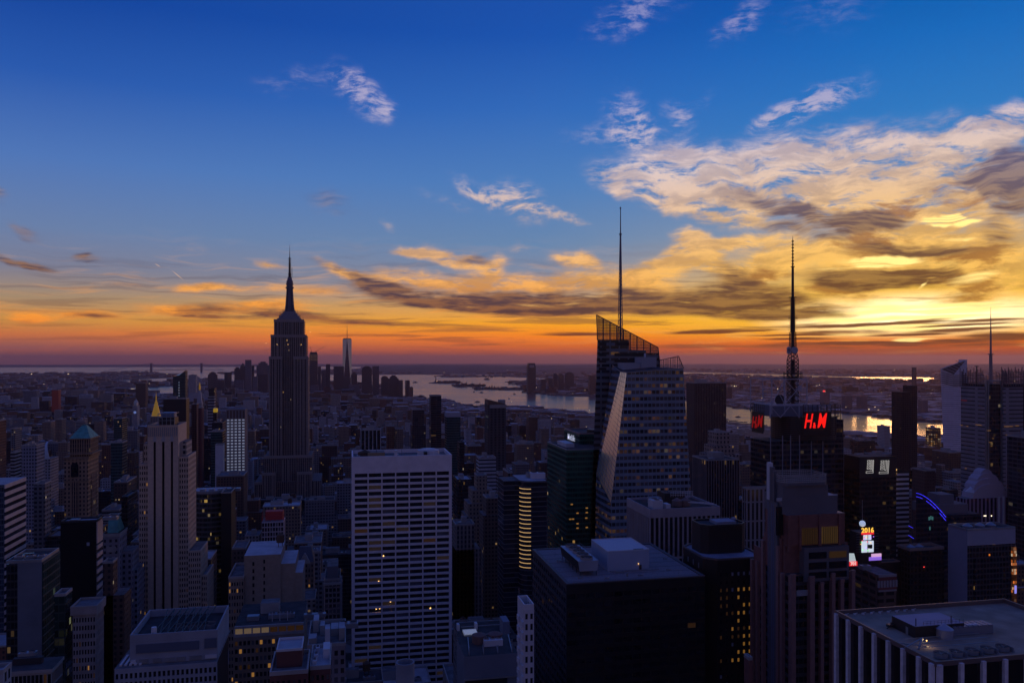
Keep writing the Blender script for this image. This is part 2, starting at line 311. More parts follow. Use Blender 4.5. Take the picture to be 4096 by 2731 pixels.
def fac(name, wall, glass, cw, ch, fx, fy, lit=.03, litc=(1, .55, .16), litE=.35, rw=.85, rg=.14, metal=0., gv=.5, off=(0, 0), vary=.12, pier=None, spec=.5, sp=None):
    """facade: window openings on a metric UV grid, glass and masonry, a few lit rooms"""
    m = bpy.data.materials.new(name); m.use_nodes = True; m.node_tree.nodes.clear(); t = NT(m.node_tree)
    uv = t.new('ShaderNodeUVMap').outputs[0]
    p = t.vm('ADD', t.vm('DIVIDE', uv, (cw, ch, 1)), (off[0]+500, off[1]+500, 0))
    cell = t.vm('FLOOR', p); fr = t.vm('ABSOLUTE', t.vm('SUBTRACT', t.vm('FRACTION', p), (.5, .5, 0)))
    s = t.new('ShaderNodeSeparateXYZ'); t.put(s.inputs[0], fr)
    win = t.m('MULTIPLY', t.m('LESS_THAN', s.outputs[0], fx/2), t.m('LESS_THAN', s.outputs[1], fy/2))
    oi = t.new('ShaderNodeObjectInfo').outputs['Random']
    cs = t.new('ShaderNodeSeparateXYZ'); t.put(cs.inputs[0], cell)
    wn = t.new('ShaderNodeTexWhiteNoise', noise_dimensions='3D'); t.put(wn.inputs['Vector'], t.xyz(cs.outputs[0], cs.outputs[1], t.m('MULTIPLY', oi, 97.)))
    fl = t.new('ShaderNodeTexWhiteNoise', noise_dimensions='2D'); t.put(fl.inputs['Vector'], t.xyz(cs.outputs[1], t.m('MULTIPLY', oi, 57.), 0.))
    rs = t.new('ShaderNodeSeparateXYZ'); t.put(rs.inputs[0], wn.outputs['Color'])
    p_ = t.m('MULTIPLY', t.m('POWER', fl.outputs[0], 3.), lit*3.4)
    litm = t.m('MULTIPLY', win, t.m('LESS_THAN', rs.outputs[0], p_))
    b = t.new('ShaderNodeBsdfPrincipled')
    geo = t.new('ShaderNodeNewGeometry').outputs['Position']
    nn = t.new('ShaderNodeTexNoise'); t.put(nn.inputs['Vector'], t.vm('MULTIPLY', geo, (1, 1, .35))); nn.inputs['Scale'].default_value = .12; nn.inputs['Detail'].default_value = 6
    f = t.m('ADD', t.mr(nn.outputs[0], .3, .7, 1-vary, 1+vary), t.mr(oi, 0, 1, -vary, vary))
    wc = t.vm('SCALE', wall[:3], sc=f)
    if sp is not None:                 # spandrel panels between windows of one bay in a second colour
        inbay = t.m('LESS_THAN', s.outputs[0], fx/2)
        wc = t.mix(inbay, wc, (*sp[:3], 1))
    gc = t.vm('SCALE', glass[:3], sc=t.mr(rs.outputs[1], 0, 1, 1-gv, 1+gv))
    t.put(b.inputs['Base Color'], t.mix(win, wc, gc))
    t.put(b.inputs['Roughness'], t.mr(win, 0, 1, rw, rg))
    t.put(b.inputs['Metallic'], t.m('MULTIPLY', win, metal))
    b.inputs['Specular IOR Level'].default_value = spec
    wn2 = t.new('ShaderNodeTexWhiteNoise', noise_dimensions='3D'); t.put(wn2.inputs['Vector'], t.vm('ADD', t.xyz(cs.outputs[0], cs.outputs[1], t.m('MULTIPLY', oi, 97.)), (31.5, 7.5, 3.)))
    t.put(b.inputs['Emission Color'], t.mix(t.m('POWER', wn2.outputs[0], 2.5), (*litc, 1), (1, .82, .55, 1)))
    t.put(b.inputs['Emission Strength'], t.m('MULTIPLY', litm, t.m('MULTIPLY', t.m('POWER', rs.outputs[2], 2.), litE*.65)))
    t.put(t.new('ShaderNodeOutputMaterial').inputs[0], b.outputs[0])
    return m

M = {}
M['roof'] = pmat('roof_gravel', (.16, .155, .165), .95, vary=.35, nscale=.25)
M['roof_light'] = pmat('roof_membrane', (.42, .42, .46), .8, vary=.2, nscale=.2)
M['roof_dark'] = pmat('roof_tar', (.05, .05, .055), .9, vary=.4, nscale=.2)
M['trim'] = pmat('stone_trim', (.36, .34, .33), .8, vary=.15)
M['white'] = pmat('white_panel', (.62, .62, .66), .6, vary=.08)
M['metal'] = pmat('grey_metal', (.30, .32, .36), .45, .5, vary=.15)
M['dark'] = pmat('dark_metal', (.035, .037, .045), .5, .3)
M['black'] = pmat('black_glass', (.012, .013, .018), .12)
M['blackmatt'] = pmat('black_panel', (.014, .014, .018), .55)
M['copper'] = pmat('green_copper', (.085, .30, .26), .65, vary=.3, nscale=.3)
M['gold'] = pmat('gilded_tile', (.85, .52, .08), .42, .35, emit=(1, .55, .05), es=.10)  # golden glow put into the tile as faint emission
M['wood'] = pmat('tank_wood', (.10, .06, .04), .9, vary=.3)
M['lit'] = pmat('lit_window', (.2, .12, .05), .5, emit=(1, .46, .10), es=.22)
M['lit2'] = pmat('dim_lit_window', (.1, .06, .03), .4, emit=(1, .42, .10), es=.016)
M['pane'] = pmat('window_pane', (.018, .02, .028), .1, vary=.5, nscale=.3)
M['blind'] = pmat('drawn_blind', (.10,.105,.13), .5, vary=.3)
M['blind2'] = pmat('half_lit_blind', (.05,.05,.06), .4, emit=(1,.6,.3), es=.012)
M['redneon'] = pmat('red_neon', (.5, .01, .01), .5, emit=(1, .012, .008), es=1.0)
M['whiteneon'] = pmat('white_neon', (.8, .8, .8), .5, emit=(1, .95, .85), es=.6)
M['blueneon'] = pmat('blue_neon', (.1, .1, .8), .5, emit=(.05, .04, 1), es=.9)
M['lamp'] = pmat('sodium_lamp', (.8, .5, .2), .5, emit=(1, .55, .18), es=2.2)
M['whitelamp'] = pmat('white_lamp', (.9, .9, .8), .5, emit=(1, .85, .6), es=2.2)
M['redlamp'] = pmat('red_lamp', (.8, .1, .1), .5, emit=(1, .05, .04), es=1.6)
M['orangescreen'] = pmat('orange_screen', (.6, .2, .05), .5, emit=(1, .18, .02), es=.8)
M['ambering'] = pmat('lit_cornice', (.6, .45, .25), .5, emit=(1, .6, .22), es=.5)

G = 'soft'
FA = dict(
 limestone=fac('limestone_facade', (.30,.27,.25), (.03,.032,.045), 3.2, 3.6, .5, .55, .03),
 tan=fac('tan_brick_facade', (.26,.19,.15), (.03,.03,.04), 3.0, 3.5, .45, .5, .05),
 brick=fac('red_brick_facade', (.17,.08,.06), (.03,.03,.04), 3.0, 3.3, .42, .5, .05),
 brown=fac('brown_brick_facade', (.12,.075,.06), (.025,.025,.035), 3.2, 3.4, .46, .52, .05),
 grey=fac('grey_facade', (.20,.20,.22), (.03,.035,.05), 3.4, 3.6, .6, .5, .04),
 pale=fac('pale_facade', (.42,.41,.43), (.035,.04,.055), 3.3, 3.6, .5, .48, .03),
 band=fac('ribbon_window_facade', (.33,.32,.34), (.02,.023,.03), 40, 3.8, 1.0, .5, .02),
 bandbrown=fac('brown_ribbon_facade', (.20,.15,.13), (.02,.02,.028), 40, 3.7, 1.0, .48, .03),
 darkglass=fac('dark_curtain_wall', (.03,.034,.045), (.02,.024,.036), 1.6, 3.9, .86, .74, .02, rg=.08, rw=.4, metal=.25),
 blueglass=fac('blue_curtain_wall', (.09,.12,.17), (.05,.085,.14), 1.6, 3.9, .88, .76, .02, rg=.08, rw=.4, metal=.45),
 tealglass=fac('teal_curtain_wall', (.05,.11,.12), (.02,.06,.07), 1.8, 3.9, .86, .7, .02, rg=.08, rw=.4, metal=.35),
 greenglass=fac('green_curtain_wall', (.012,.12,.095), (.008,.075,.06), 2.0, 4.0, .9, .62, .02, rg=.1, rw=.35, metal=.3, litE=.5),
 black=fac('black_curtain_wall', (.016,.016,.02), (.01,.01,.014), 3.0, 3.9, .8, .6, .012, rg=.12, rw=.5, litE=.2),
 stripev=fac('white_mullion_facade', (.30,.29,.31), (.014,.015,.02), 2.4, 3.9, .7, 1.0, .02),
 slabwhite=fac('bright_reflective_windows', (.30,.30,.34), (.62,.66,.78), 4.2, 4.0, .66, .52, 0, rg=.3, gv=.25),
)
GENERIC = ['limestone','tan','brick','brown','grey','pale','brown','tan','band','darkglass','grey']

# ------------------------------------------------------------------ ground sheet (earth curvature included), water, haze
def pip(px, py, poly):
    ins = np.zeros(px.shape, bool); n = len(poly)
    for i in range(n):
        x1, y1 = poly[i]; x2, y2 = poly[(i+1) % n]
        if y1 == y2: continue
        c = ((y1 > py) != (y2 > py)) & (px < (x2-x1)*(py-y1)/(y2-y1)+x1)
        ins ^= c
    return ins
WATERS = [
 [(-500,1469),(1445,1466),(1445,1475),(1000,1480),(700,1484),(560,1488),(300,1492),(-500,1494)],
 [(596,1484),(840,1479),(1000,1478),(1010,1492),(1200,1498),(1515,1499),(1660,1498),(1900,1501),(2110,1511),(2290,1516),(2330,1520),(2200,1524),(2108,1522),(2108,1560),(2084,1568),(2159,1575),(2220,1582),(2373,1587),(2560,1594),(2760,1604),(2905,1613),(2989,1633),(3348,1652),(3427,1657),(3561,1671),(3673,1687),(3766,1689),(4300,1704),(4300,1775),(3771,1750),(3668,1749),(3500,1742),(3371,1728),(3026,1702),(2905,1695),(2740,1682),(2500,1665),(2341,1656),(2300,1646),(2248,1646),(2200,1634),(2100,1628),(1940,1623),(1837,1619),(1786,1600),(1740,1596),(1655,1590),(1560,1572),(1500,1548),(1350,1532),(1100,1530),(960,1524),(930,1525),(800,1513),(700,1500),(640,1495)],
 [(700,1578),(620,1573),(440,1560),(457,1553),(560,1550),(700,1545),(760,1548),(760,1575)],
 [(410,1529),(470,1523),(560,1517),(690,1511),(760,1507),(760,1523),(600,1527),(470,1532)],
 [(392,1577),(536,1581),(536,1584),(392,1581)],
 [(2700,1488),(2790,1489),(3000,1494),(3200,1500),(3350,1505),(3540,1508),(3730,1509),(3775,1523),(3690,1525),(3520,1520),(3400,1515),(3200,1509),(3000,1504),(2880,1500),(2730,1495)],
 [(1800,1497),(1975,1500),(1975,1504),(1800,1502)],[(2160,1488),(2226,1489),(2226,1491),(2160,1490)],[(2145,1516),(2166,1517),(2166,1524),(2145,1523)],[(2290,1519),(2320,1521),(2318,1524),(2290,1523)],
]
LANDS = [  # islands and spits inside the bay
 [(1711,1532),(1745,1527),(1800,1528),(1842,1531),(1830,1534),(1740,1535)],
 [(1806,1544),(1850,1539),(1925,1539),(1942,1543),(1900,1548),(1830,1549)],
 [(1877,1556),(1960,1553),(2110,1550),(2110,1560),(2030,1561),(1930,1559)],
 [(2010,1527),(2110,1521),(2112,1560),(2096,1546),(2060,1533)],
 [(1735,1503),(1800,1500),(2110,1504),(2110,1508),(1960,1507),(1815,1510),(1760,1508)],
 [(2084,1565),(2112,1562),(2112,1572),(2086,1570)],
 [(860,1490),(960,1488),(1010,1494),(960,1499),(880,1496)],
 [(2905,1622),(2975,1627),(3025,1634),(2990,1637),(2940,1634)],
]
def land_height(px, py, r):
    w = np.zeros(px.shape, bool)
    for p in WATERS: w |= pip(px, py, p)
    for p in LANDS: w &= ~pip(px, py, p)
    h = np.where(w, -12., 3.)
    sm = lambda a, b, x: np.clip((x-a)/(b-a), 0, 1)**2*(3-2*np.clip((x-a)/(b-a), 0, 1))
    wob = np.sin(px/37.)*.5+np.sin(px/91.+1)*.8+np.sin(px/17.+2)*.2
    si = sm(1395, 1560, px)*(1-sm(2350, 2600, px))*sm(14500, 18500, r)*(1-sm(22000, 26000, r))*(92+8*wob)
    far = sm(29000, 36000, r)*(62+7*wob)
    nj = sm(2300, 3000, px)*sm(22000, 30000, r)*(52+6*wob)
    njr = sm(3620, 3760, px)*sm(20000, 27000, r)*(52+4*wob)
    return np.where(w, h, h+np.maximum.reduce([si, far, nj+njr]))
azs = np.unique(np.concatenate([np.linspace(-180, -36, 37), np.linspace(-36, 36, 721), np.linspace(36, 180, 37)]))
azs = azs[:-1]
rad = 40*np.exp(np.arange(0, 1)); rr = [40.]
while rr[-1] < 70000: rr.append(rr[-1]*(1.12 if rr[-1] < 2300 else 1.0145))
rad = np.array(rr); A, RR = np.meshgrid(np.radians(azs)+TH, rad)
XX, YY = RR*np.sin(A), RR*np.cos(A); T = XX*ST+YY*CT
fwd = T > 200
Tn = np.where(fwd, T, 1); PX = np.where(fwd, CX+FS*(XX*CT-YY*ST)/Tn, -9999); PY = np.where(fwd, HY+FS*(CAMZ+RR**2/(2*RE))/Tn, 9999)
H = np.where(fwd & (RR > 2500), land_height(PX, PY, RR), 0.)
ZZ = H-RR**2/(2*RE)
na, nr = len(azs), len(rad)
me = bpy.data.meshes.new('ground')
vs = np.stack([XX, YY, ZZ], -1).reshape(-1, 3)
ii = np.arange(nr-1)[:, None]*na+np.arange(na)[None]; jj = np.arange(nr-1)[:, None]*na+(np.arange(na)[None]+1) % na
quads = np.stack([ii, ii+na, jj+na, jj], -1).reshape(-1, 4)
def fast_mesh(me, vs, quads):
    me.vertices.add(len(vs)); me.vertices.foreach_set('co', vs.astype(np.float32).ravel())
    me.loops.add(quads.size); me.loops.foreach_set('vertex_index', quads.astype(np.int32).ravel())
    me.polygons.add(len(quads)); me.polygons.foreach_set('loop_start', np.arange(0, quads.size, 4, dtype=np.int32))
    me.update(calc_edges=True); me.validate()
fast_mesh(me, vs, quads)
gm = bpy.data.materials.new('city_ground'); gm.use_nodes = True; gm.node_tree.nodes.clear(); t = NT(gm.node_tree)
pos = t.new('ShaderNodeNewGeometry').outputs['Position']
vo = t.new('ShaderNodeTexVoronoi', feature='F1'); t.put(vo.inputs['Vector'], t.vm('MULTIPLY', pos, (.011, .011, 0))); 
vs_ = t.new('ShaderNodeSeparateXYZ'); t.put(vs_.inputs[0], vo.outputs['Color'])
n1 = t.new('ShaderNodeTexNoise'); t.put(n1.inputs['Vector'], pos); n1.inputs['Scale'].default_value = .0011; n1.inputs['Detail'].default_value = 8
gc = t.ramp(t.m('MULTIPLY', vs_.outputs[0], t.mr(n1.outputs[0], .35, .65, .5, 1.25)), [(0, (.018,.018,.018)), (.45, (.05,.04,.036)), (.8, (.085,.075,.075)), (1, (.30,.29,.31))])
b = t.new('ShaderNodeBsdfPrincipled'); t.put(b.inputs['Base Color'], gc); b.inputs['Roughness'].default_value = .9
t.put(t.new('ShaderNodeOutputMaterial').inputs[0], b.outputs[0])
me.materials.append(gm)
ground = bpy.data.objects.new('ground', me); COL.objects.link(ground); tag(ground, kind='structure')
# water: one curved sheet
wa = np.radians(np.arange(0, 360, 1.)); wr = np.concatenate([[1500.], 1500*1.03**np.arange(1, 130)]); wr = wr[wr < 69000]
A, RR = np.meshgrid(wa, wr); vs = np.stack([RR*np.sin(A), RR*np.cos(A), -RR**2/(2*RE)-1.0], -1).reshape(-1, 3)
na, nr = len(wa), len(wr)
ii = np.arange(nr-1)[:, None]*na+np.arange(na)[None]; jj = np.arange(nr-1)[:, None]*na+(np.arange(na)[None]+1) % na
me = bpy.data.meshes.new('water'); fast_mesh(me, vs, np.stack([ii, ii+na, jj+na, jj], -1).reshape(-1, 4))
wm = bpy.data.materials.new('harbour_water'); wm.use_nodes = True; wm.node_tree.nodes.clear(); t = NT(wm.node_tree)
b = t.new('ShaderNodeBsdfPrincipled'); b.inputs['Base Color'].default_value = (.02, .03, .045, 1); b.inputs['IOR'].default_value = 1.33
pos = t.new('ShaderNodeNewGeometry').outputs['Position']
na_ = t.new('ShaderNodeTexNoise'); t.put(na_.inputs['Vector'], t.vm('MULTIPLY', pos, (.0012, .006, 0))); na_.inputs['Scale'].default_value = 1; na_.inputs['Detail'].default_value = 5
t.put(b.inputs['Roughness'], t.mr(na_.outputs[0], .3, .7, .17, .28))
nb = t.new('ShaderNodeTexNoise'); t.put(nb.inputs['Vector'], t.vm('MULTIPLY', pos, (.02, .05, 0))); nb.inputs['Scale'].default_value = 1; nb.inputs['Detail'].default_value = 6
bp = t.new('ShaderNodeBump'); bp.inputs['Strength'].default_value = .16; bp.inputs['Distance'].default_value = 1.5; t.put(bp.inputs['Height'], nb.outputs[0]); t.put(b.inputs['Normal'], bp.outputs[0])
t.put(t.new('ShaderNodeOutputMaterial').inputs[0], b.outputs[0]); me.materials.append(wm)
me.polygons.foreach_set('use_smooth', [True]*len(me.polygons))
water = bpy.data.objects.new('water', me); COL.objects.link(water); tag(water, kind='structure')
# haze
hz = MB(); hz.box(-72000, 72000, -72000, 72000, -380, 455, bottom=True)
hm = bpy.data.materials.new('haze_air'); hm.use_nodes = True; hm.node_tree.nodes.clear(); t = NT(hm.node_tree)
pv = t.new('ShaderNodeVolumePrincipled'); pv.inputs['Color'].default_value = (1., .66, .70, 1); pv.inputs['Density'].default_value = 2.1e-5; pv.inputs['Anisotropy'].default_value = .62
t.put(t.new('ShaderNodeOutputMaterial').inputs['Volume'], pv.outputs[0])
haze = hz.build('haze', hm, kind='stuff')
# ------------------------------------------------------------------ building helpers
HERO = []            # (screen px left, px right, visible-bottom py, depth, world footprint, phrase)
FOOT = []
OCC = []             # (screen left, right, top py, depth) of everything built so far, to leave out what nothing shows of
def reg(x0, x1, y0, y1, zt, vb=None):
    FOOT.append((x0, x1, y0, y1))
    q = [proj(x, y, zt) for x in (x0, x1) for y in (y0, y1)]
    OCC.append((min(a for a, _ in q[:]), max(proj(x, y0, zt)[0] for x in (x0, x1)), max(b for _, b in q), dep((x0+x1)/2, y0)))
    if vb:
        HERO.append((min(a for a, _ in q), max(a for a, _ in q), vb, dep((x0+x1)/2, y0)))
def extents(pl, pr, py, Y0, D=None, pxb=None):
    right_visible = pr < 1381
    if pxb is None and D is not None:      # the measured width includes the receding side
        D = min(D, Y0*.6*(pr-pl)/max(60., abs((pr if right_visible else pl)-1381)))
        if right_visible: pr = 1381-(1381-pr)*(Y0+D)/Y0
        elif pl > 1381: pl = 1381+(pl-1381)*(Y0+D)/Y0
    x0, x1 = onY(pl, Y0), onY(pr, Y0)
    xs = x1 if right_visible else x0
    zt = zat(py, xs, Y0)
    if pxb is not None: D = onX(pxb, xs)-Y0
    return x0, x1, Y0, Y0+D, zt
def parapet(mb, x0, x1, y0, y1, z, h=1.2, w=.5, mi=0):
    mb.box(x0, x1, y0, y0+w, z, z+h, mi); mb.box(x0, x1, y1-w, y1, z, z+h, mi)
    mb.box(x0, x0+w, y0+w, y1-w, z, z+h, mi); mb.box(x1-w, x1, y0+w, y1-w, z, z+h, mi)
def water_tank(parent, x, y, z, r=2.2, h=4., mat=None):
    mb = MB()
    for a in range(4): mb.bar((x+r*.7*cos(a*pi/2+.8), y+r*.7*sin(a*pi/2+.8), z), (x+r*.7*cos(a*pi/2+.8), y+r*.7*sin(a*pi/2+.8), z+2.6), .15)
    mb.cone(x, y, z+2.5, z+2.5+h, r, r, 12); mb.cone(x, y, z+2.5+h, z+4+h, r*1.05, .1, 12)
    return mb.build('water_tank', mat or M['wood'], parent)
def ac_unit(parent, x0, x1, y0, y1, z, h=2.2, fans=1, name='air_handler', mat=None):
    mb = MB(); mb.box(x0, x1, y0, y1, z, z+h)
    o = mb.build(name, mat or M['metal'], parent)
    if fans:
        n = MB(); L = max(x1-x0, y1-y0); al = (x1-x0) > (y1-y0)
        for i in range(fans):
            c = (i+.5)/fans; cx = x0+(x1-x0)*(c if al else .5); cy = y0+(y1-y0)*(.5 if al else c)
            r = min(min(x1-x0, y1-y0)*.4, L/fans*.42)
            n.cone(cx, cy, z+h, z+h+.5, r, r*.95, 14, cap=False); n.cone(cx, cy, z+h+.02, z+h+.06, r*.9, r*.9, 14, 1)
        n.build('fan', [M['metal'], M['dark']], parent)
    return o
def roofkit(parent, x0, x1, y0, y1, z, rng, tank=False, big=True, pm=None):
    w, d = x1-x0, y1-y0
    if min(w, d) < 9: return
    px0 = x0+w*rng.uniform(.15, .4); px1 = px0+w*rng.uniform(.3, .45); qy0 = y0+d*rng.uniform(.35, .5); qy1 = qy0+d*rng.uniform(.25, .4)
    h = rng.uniform(3, 6) if big else rng.uniform(2, 3.5)
    mb = MB(); mb.box(px0, px1, qy0, qy1, z, z+h, 0, 1); mb.build('penthouse', [pm or M['trim'], M['roof']], parent)
    if rng.random() < .7: ac_unit(parent, x0+w*.1, x0+w*.1+min(6, w*.2), y0+d*.12, y0+d*.12+3.5, z, 2, 0)
    if rng.random() < .6: ac_unit(parent, x1-w*.1-min(8, w*.25), x1-w*.1, y0+d*.15, y0+d*.15+3, z, 1.8, 2)
    if tank: water_tank(parent, x0+w*rng.uniform(.6, .85), y0+d*rng.uniform(.2, .8), z)
RNG = random.Random(11)
def tower(name, label, cat, pl, pr, py, Y0, style, D=None, pxb=None, vb=None, tiers=None, roof='roof', kit=True, tank=False, par=1.3, group=None, zmin=None):
    """a plain block with flat roof; tiers = [(dx0,dx1,dy0,dy1, py)] lower setbacks growing outwards in metres"""
    x0, x1, y0, y1, zt = extents(pl, pr, py, Y0, D, pxb)
    xc, yc = (x0+x1)/2, (y0+y1)/2
    r = root(name, (xc, yc, gz(xc, yc)), label, cat, group)
    mats = [FA[style] if isinstance(style, str) else style, M[roof]]
    w = MB(); w.box(x0, x1, y0, y1, gz(xc, yc), zt, 0, 1)
    X0, X1, Y_0, Y_1 = x0, x1, y0, y1
    for a, b, c, d, tp in (tiers or []):
        tz = zat(tp, x0 if pr > 1381 else x1, Y0)
        w.box(x0-a, x1+b, y0-c, y1+d, gz(xc, yc), tz, 0, 1)
        X0, X1, Y_0, Y_1 = min(X0, x0-a), max(X1, x1+b), min(Y_0, y0-c), max(Y_1, y1+d)
    w.build('wall', mats, r)
    if par:
        p = MB(); parapet(p, x0-.06, x1+.06, y0-.06, y1+.06, zt+.02, par); p.build('parapet', M['trim'] if style not in ('black', 'darkglass', 'greenglass') else M['dark'], r)
    if kit: roofkit(r, x0+1.5, x1-1.5, y0+1.5, y1-1.5, zt+.03, RNG, tank)
    reg(X0, X1, Y_0, Y_1, zt, vb)
    return r, (x0, x1, y0, y1, zt)

def grid_face(axis, c, a0, a1, z0, z1, cols, rows, pf, sf, depth, wall, panes, top=0., bot=0., lit=0., rng=RNG, litmats=None, proud=.06):
    """real relief facade: piers and spandrels into `wall` (MB), pane rectangles appended to `panes`.
    axis 'y': the face looks to -Y at y=c, runs along x from a0 to a1; 'x+'/'x-': the face looks to +X/-X at x=c, runs along y"""
    cw = (a1-a0)/cols; zz1 = z1-top; zz0 = z0+bot; ch = (zz1-zz0)/rows; pw = cw*pf; sh = ch*sf
    def bx(mb, s0, s1, d0, d1, w0, w1, mi=0):   # along, outwards-in, up
        if axis == 'y': mb.box(s0, s1, c+d0, c+d1, w0, w1, mi, bottom=True)
        elif axis == 'x-': mb.box(c+d0, c+d1, s0, s1, w0, w1, mi, bottom=True)
        else: mb.box(c-d1, c-d0, s0, s1, w0, w1, mi, bottom=True)
    for i in range(cols+1):
        m_ = a0+i*cw; s0 = max(a0, m_-pw/2); s1 = min(a1, m_+pw/2)
        bx(wall, s0, s1, -proud, depth, zz0, zz1)
    for j in range(rows):
        zb = zz0+j*ch
        for i in range(cols):
            s0 = a0+i*cw+pw/2; s1 = a0+(i+1)*cw-pw/2
            if i == 0: s0 = a0+pw/2
            bx(wall, s0, s1, 0, depth, zb, zb+sh)
            panes.append((axis, c, s0, s1, zb+sh, zb+ch, depth))
    if top: bx(wall, a0, a1, -proud, depth, zz1, z1)
    if bot: bx(wall, a0, a1, -proud, depth, z0, zz0)
def put_panes(parent, panes, lit=.03, maxn=100, rng=RNG, name='window', mats=None, face_first=True, litkey=None):
    """each pane a part of its own, up to maxn (largest in view first), the rest one part of kind stuff"""
    sc = []
    for p in panes:
        axis, c, s0, s1, z0, z1, d = p
        x, y = ((s0+s1)/2, c) if axis == 'y' else (c, (s0+s1)/2)
        t_ = dep(x, y); fx_, fy_ = proj(x, y, (z0+z1)/2)
        n = Vector((0, -1, 0)) if axis == 'y' else Vector((-1 if axis == 'x-' else 1, 0, 0))
        v = Vector((-x, -y, 0)).normalized().dot(n)
        vis = -5 < fx_ < 4101 and fy_ < 2740 and v > 0.02
        sc.append((v*(s1-s0)*(z1-z0)/t_/t_ if vis else 0, p))
    sc.sort(key=lambda q: -q[0])
    rest = MB()
    lm = litkey or (lambda x, z, r_: M['lit'] if r_ < lit else (M['lit2'] if r_ < lit*3 else M['pane']))
    allm = [M['pane'], M['lit'], M['lit2'], M['blind'], M['blind2']]
    for k, (s, p) in enumerate(sc):
        axis, c, s0, s1, z0, z1, d = p
        mb = MB() if (k < maxn and s > 0) else rest
        mat = lm((s0+s1)/2, (z0+z1)/2, rng.random()); mi = allm.index(mat) if mat in allm else 0
        q = mi if mb is rest else 0
        e = .25
        if axis == 'y': mb.box(s0, s1, c+d-e, c+d-.03, z0, z1, q)
        elif axis == 'x-': mb.box(c+d-e, c+d-.03, s0, s1, z0, z1, q)
        else: mb.box(c-d+.03, c-d+e, s0, s1, z0, z1, q)
        if mb is not rest: mb.build(name, mat, parent)
    if rest.f: rest.build(name, allm, parent, kind='stuff')
def text_mesh(body, size, ext=.3, shear=0., xscale=1., bold=0.):
    cu = bpy.data.curves.new('lettering', 'FONT'); cu.body = body; cu.size = size; cu.extrude = ext; cu.shear = shear; cu.align_x = 'CENTER'; cu.align_y = 'CENTER'; cu.offset = bold; cu.resolution_u = 3
    o = bpy.data.objects.new('lettering', cu); COL.objects.link(o); bpy.context.view_layer.update()
    me = bpy.data.meshes.new_from_object(o.evaluated_get(bpy.context.evaluated_depsgraph_get())); bpy.data.objects.remove(o)
    for v in me.vertices: v.co.x *= xscale
    return me
def lettering(parent, body, size, pos, rotz, mat, ext=.3, shear=0., xscale=1., bold=0., name='lettering', label=None):
    me = text_mesh(body, size, ext, shear, xscale, bold); me.materials.clear(); me.materials.append(mat)
    o = bpy.data.objects.new(name, me); COL.objects.link(o); o.parent = parent
    o.location = Vector(pos)-parent.matrix_basis.translation; o.rotation_euler = (pi/2, 0, rotz)
    return tag(o, label)
def core(parent, x0, x1, y0, y1, z0, z1, mat=None, roof='roof', inset=.5, name='wall'):
    mb = MB(); mb.box(x0+inset, x1-inset, y0+inset, y1-inset, z0, z1, 0, 1); return mb.build(name, [mat or M['blackmatt'], M[roof]], parent)

# ================================================================== LEFT SIDE
tower('brick_tower', 'dark red brick tower cut off by the left edge of the picture', 'building', -60, 21, 1689, 1000, 'brick', D=40, vb=1905)
# striped slab at the left edge
sm = fac('white_band_side', (.50,.45,.46), (.03,.03,.04), 60, 3.7, 1., .52, .01)
x0, x1, y0, y1, zt = extents(-150, 19, 1938, 640, pxb=103)
r = root('office_slab', ((x0+x1)/2, (y0+y1)/2, 0), 'glass slab with pale horizontal stripes down its side at the left edge', 'building')
w = MB(); w.box(x0, x1-.3, y0, y1, 0, zt, 0, 1); w.build('wall', [FA['blueglass'], M['roof_light']], r)
n = 30; ch = zt/n
s = MB()
for i in range(n): s.box(x1-.3, x1+.35, y0-.1, y1+.1, i*ch+ch*.5, (i+1)*ch)
s.build('spandrel', pmat('pale_stone_bands', (.55,.48,.48), .7, vary=.1), r)
s = MB(); s.box(x1-.3, x1+.02, y0, y1, 0, zt-.05); s.build('window', M['pane'], r, kind='stuff')
reg(x0, x1, y0, y1, zt, 2240)
# teal slab with blank wall
x0, x1, y0, y1, zt = extents(23, 167, 2247, 430, pxb=237)
r = root('office_tower', ((x0+x1)/2, (y0+y1)/2, 0), 'broad tower with a blank blue grey front wall and a glass side', 'building')
w = MB(); xa = onY(70, 430)
w.box(xa, x1, y0, y1, 0, zt, 0, 2); w.build('wall', [pmat('blue_grey_brick', (.17,.20,.25), .85, vary=.12), FA['tealglass'], M['roof_dark']], r)
w = MB(); w.box(x0, xa-.05, y0+.6, y1, 0, zt-.5); w.build('side_bay', FA['darkglass'], r)
w = MB(); w.box(x1+.02, x1+.5, y0+.3, y1, 0, zt-.3); w.build('curtain_wall', fac('green_tinted_glass_side', (.05,.07,.07), (.02,.05,.045), 3.0, 3.9, .92, .8, .05, litc=(.6,.8,.5), rg=.1), r)
p = MB(); parapet(p, x0, x1, y0, y1, zt+.02, 1.4); p.build('parapet', M['metal'], r)
for k in range(3): ac_unit(r, x0+1.5+k*5, x0+5+k*5, y0+6, y0+10, zt+.05, 1.6, 1)
reg(x0, x1, y0, y1, zt, 2640)
# low glass boxes to its right
tower('office_block', 'low green glass block with stepped lit floors beside the blue grey tower', 'building', 218, 262, 2383, 400, fac('dim_green_glass', (.03,.05,.05), (.015,.035,.03), 2.5, 3.8, .9, .8, .05, litc=(.7,.75,.4), rg=.12), pxb=289, vb=2600, kit=True)
